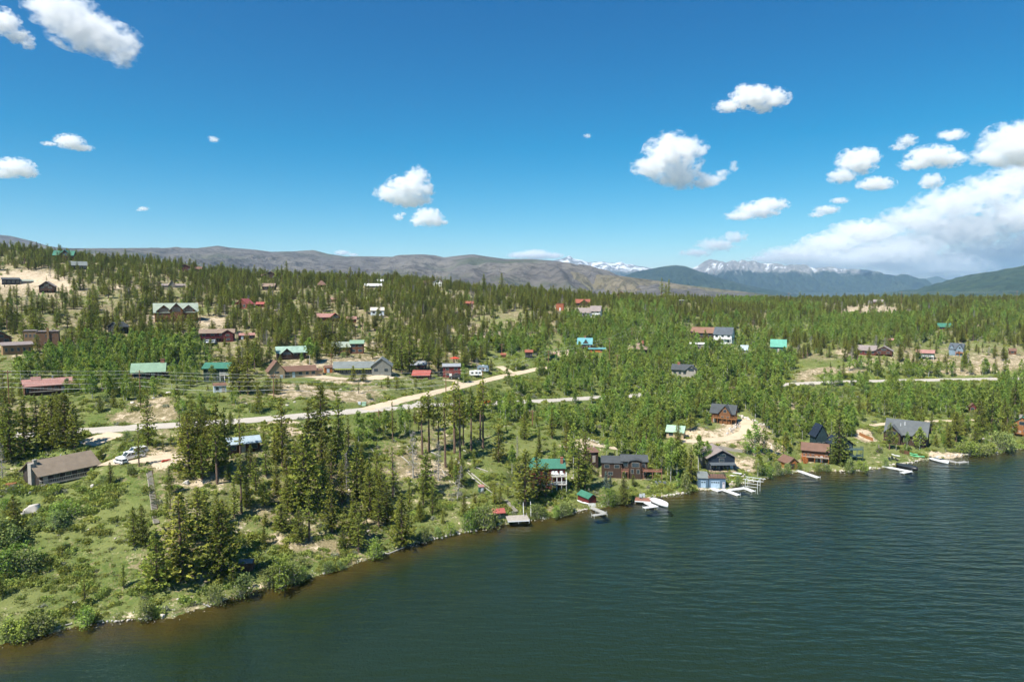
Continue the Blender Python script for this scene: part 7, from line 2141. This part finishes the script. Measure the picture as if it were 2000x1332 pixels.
    # boulders
    rs = []
    for i, (x, y, w, hgt) in enumerate(BOULDERS): rs.append(boulder(x, y, w, hgt, i))
    for i, (x, y, w, hgt) in enumerate(rock_rows()): rs.append(boulder(x, y, w, hgt, i))
    rs = rs[:299]
    label_group(rs, 'granite boulder', lambda r: 'large pale' if r['w'] > 1.1 else 'mid-sized pale' if r['w'] > .55 else 'small pale')
    rr = random.Random(8)
    for r in rs:
        o = bpy.data.objects.new('boulder', ROCKS[1 + 2 * (r['i'] % 3)] if rr.random() < .75 else ROCKS[2 * (r['i'] % 3)])
        COL.objects.link(o); o.location = r['pos'] + Vector((0, 0, r['h'] * .25)); o.scale = (r['w'], r['w'], r['h'] * 1.1); o.rotation_euler = (rr.uniform(-.2, .2), rr.uniform(-.2, .2), rr.uniform(0, 6.28))
        tag(o, r['label'], 'boulder', 'granite boulders')
    # loose stones: shoreline and bare ground
    pts = []
    rng = np.random.default_rng(44)
    for i in range(1500):
        px = rng.uniform(-40, 2040)
        py = np.interp(px, [s_[0] for s_ in SHORE], [s_[1] for s_ in SHORE])
        r0 = ray(px, py); dd = -HC / r0[2] + rng.normal(.6, 1.1)
        z = float(zat(r0[0] * dd, dd))
        if z < -.5: continue
        s_ = rng.uniform(.08, .30) * (.55 if px < 800 else 1.0); pts.append((r0[0] * dd, dd, max(z, -.05), s_, s_, rng.uniform(0, 6.28), int(rng.integers(0, 6))))
    n = 9000
    d = np.sqrt(rng.uniform(100 ** 2, 480 ** 2, n)); u = rng.uniform(-.8, .8, n); x = u * d; z = zat(x, d); px, py, dep = project(x, d, z)
    bare = zone_f(ZBARE, px, py)
    for sx, sy, rx, ry, bb, gg in SPOTS: bare = np.where(np.hypot((px - sx) / rx, (py - sy) / ry) < 1.2, np.maximum(bb, 0), bare)
    ok = (rng.random(n) < bare * .8 + .05) & (z > .3)
    ok[ok] &= road_mask(x[ok], d[ok], .2)
    for i in np.nonzero(ok)[0]:
        s_ = rng.uniform(.10, .5) ** 1.3 * 1.3; pts.append((x[i], d[i], z[i], s_, s_ * .8, rng.uniform(0, 6.28), int(rng.integers(0, 6))))
    instancer('rubble', 'loose stones along the waterline and on the bare ground', pts, [[m_] for m_ in ROCKS])
build_setting()
build_hills()
build_haze()
build_clouds()
build_houses()
build_vegetation()
build_details()
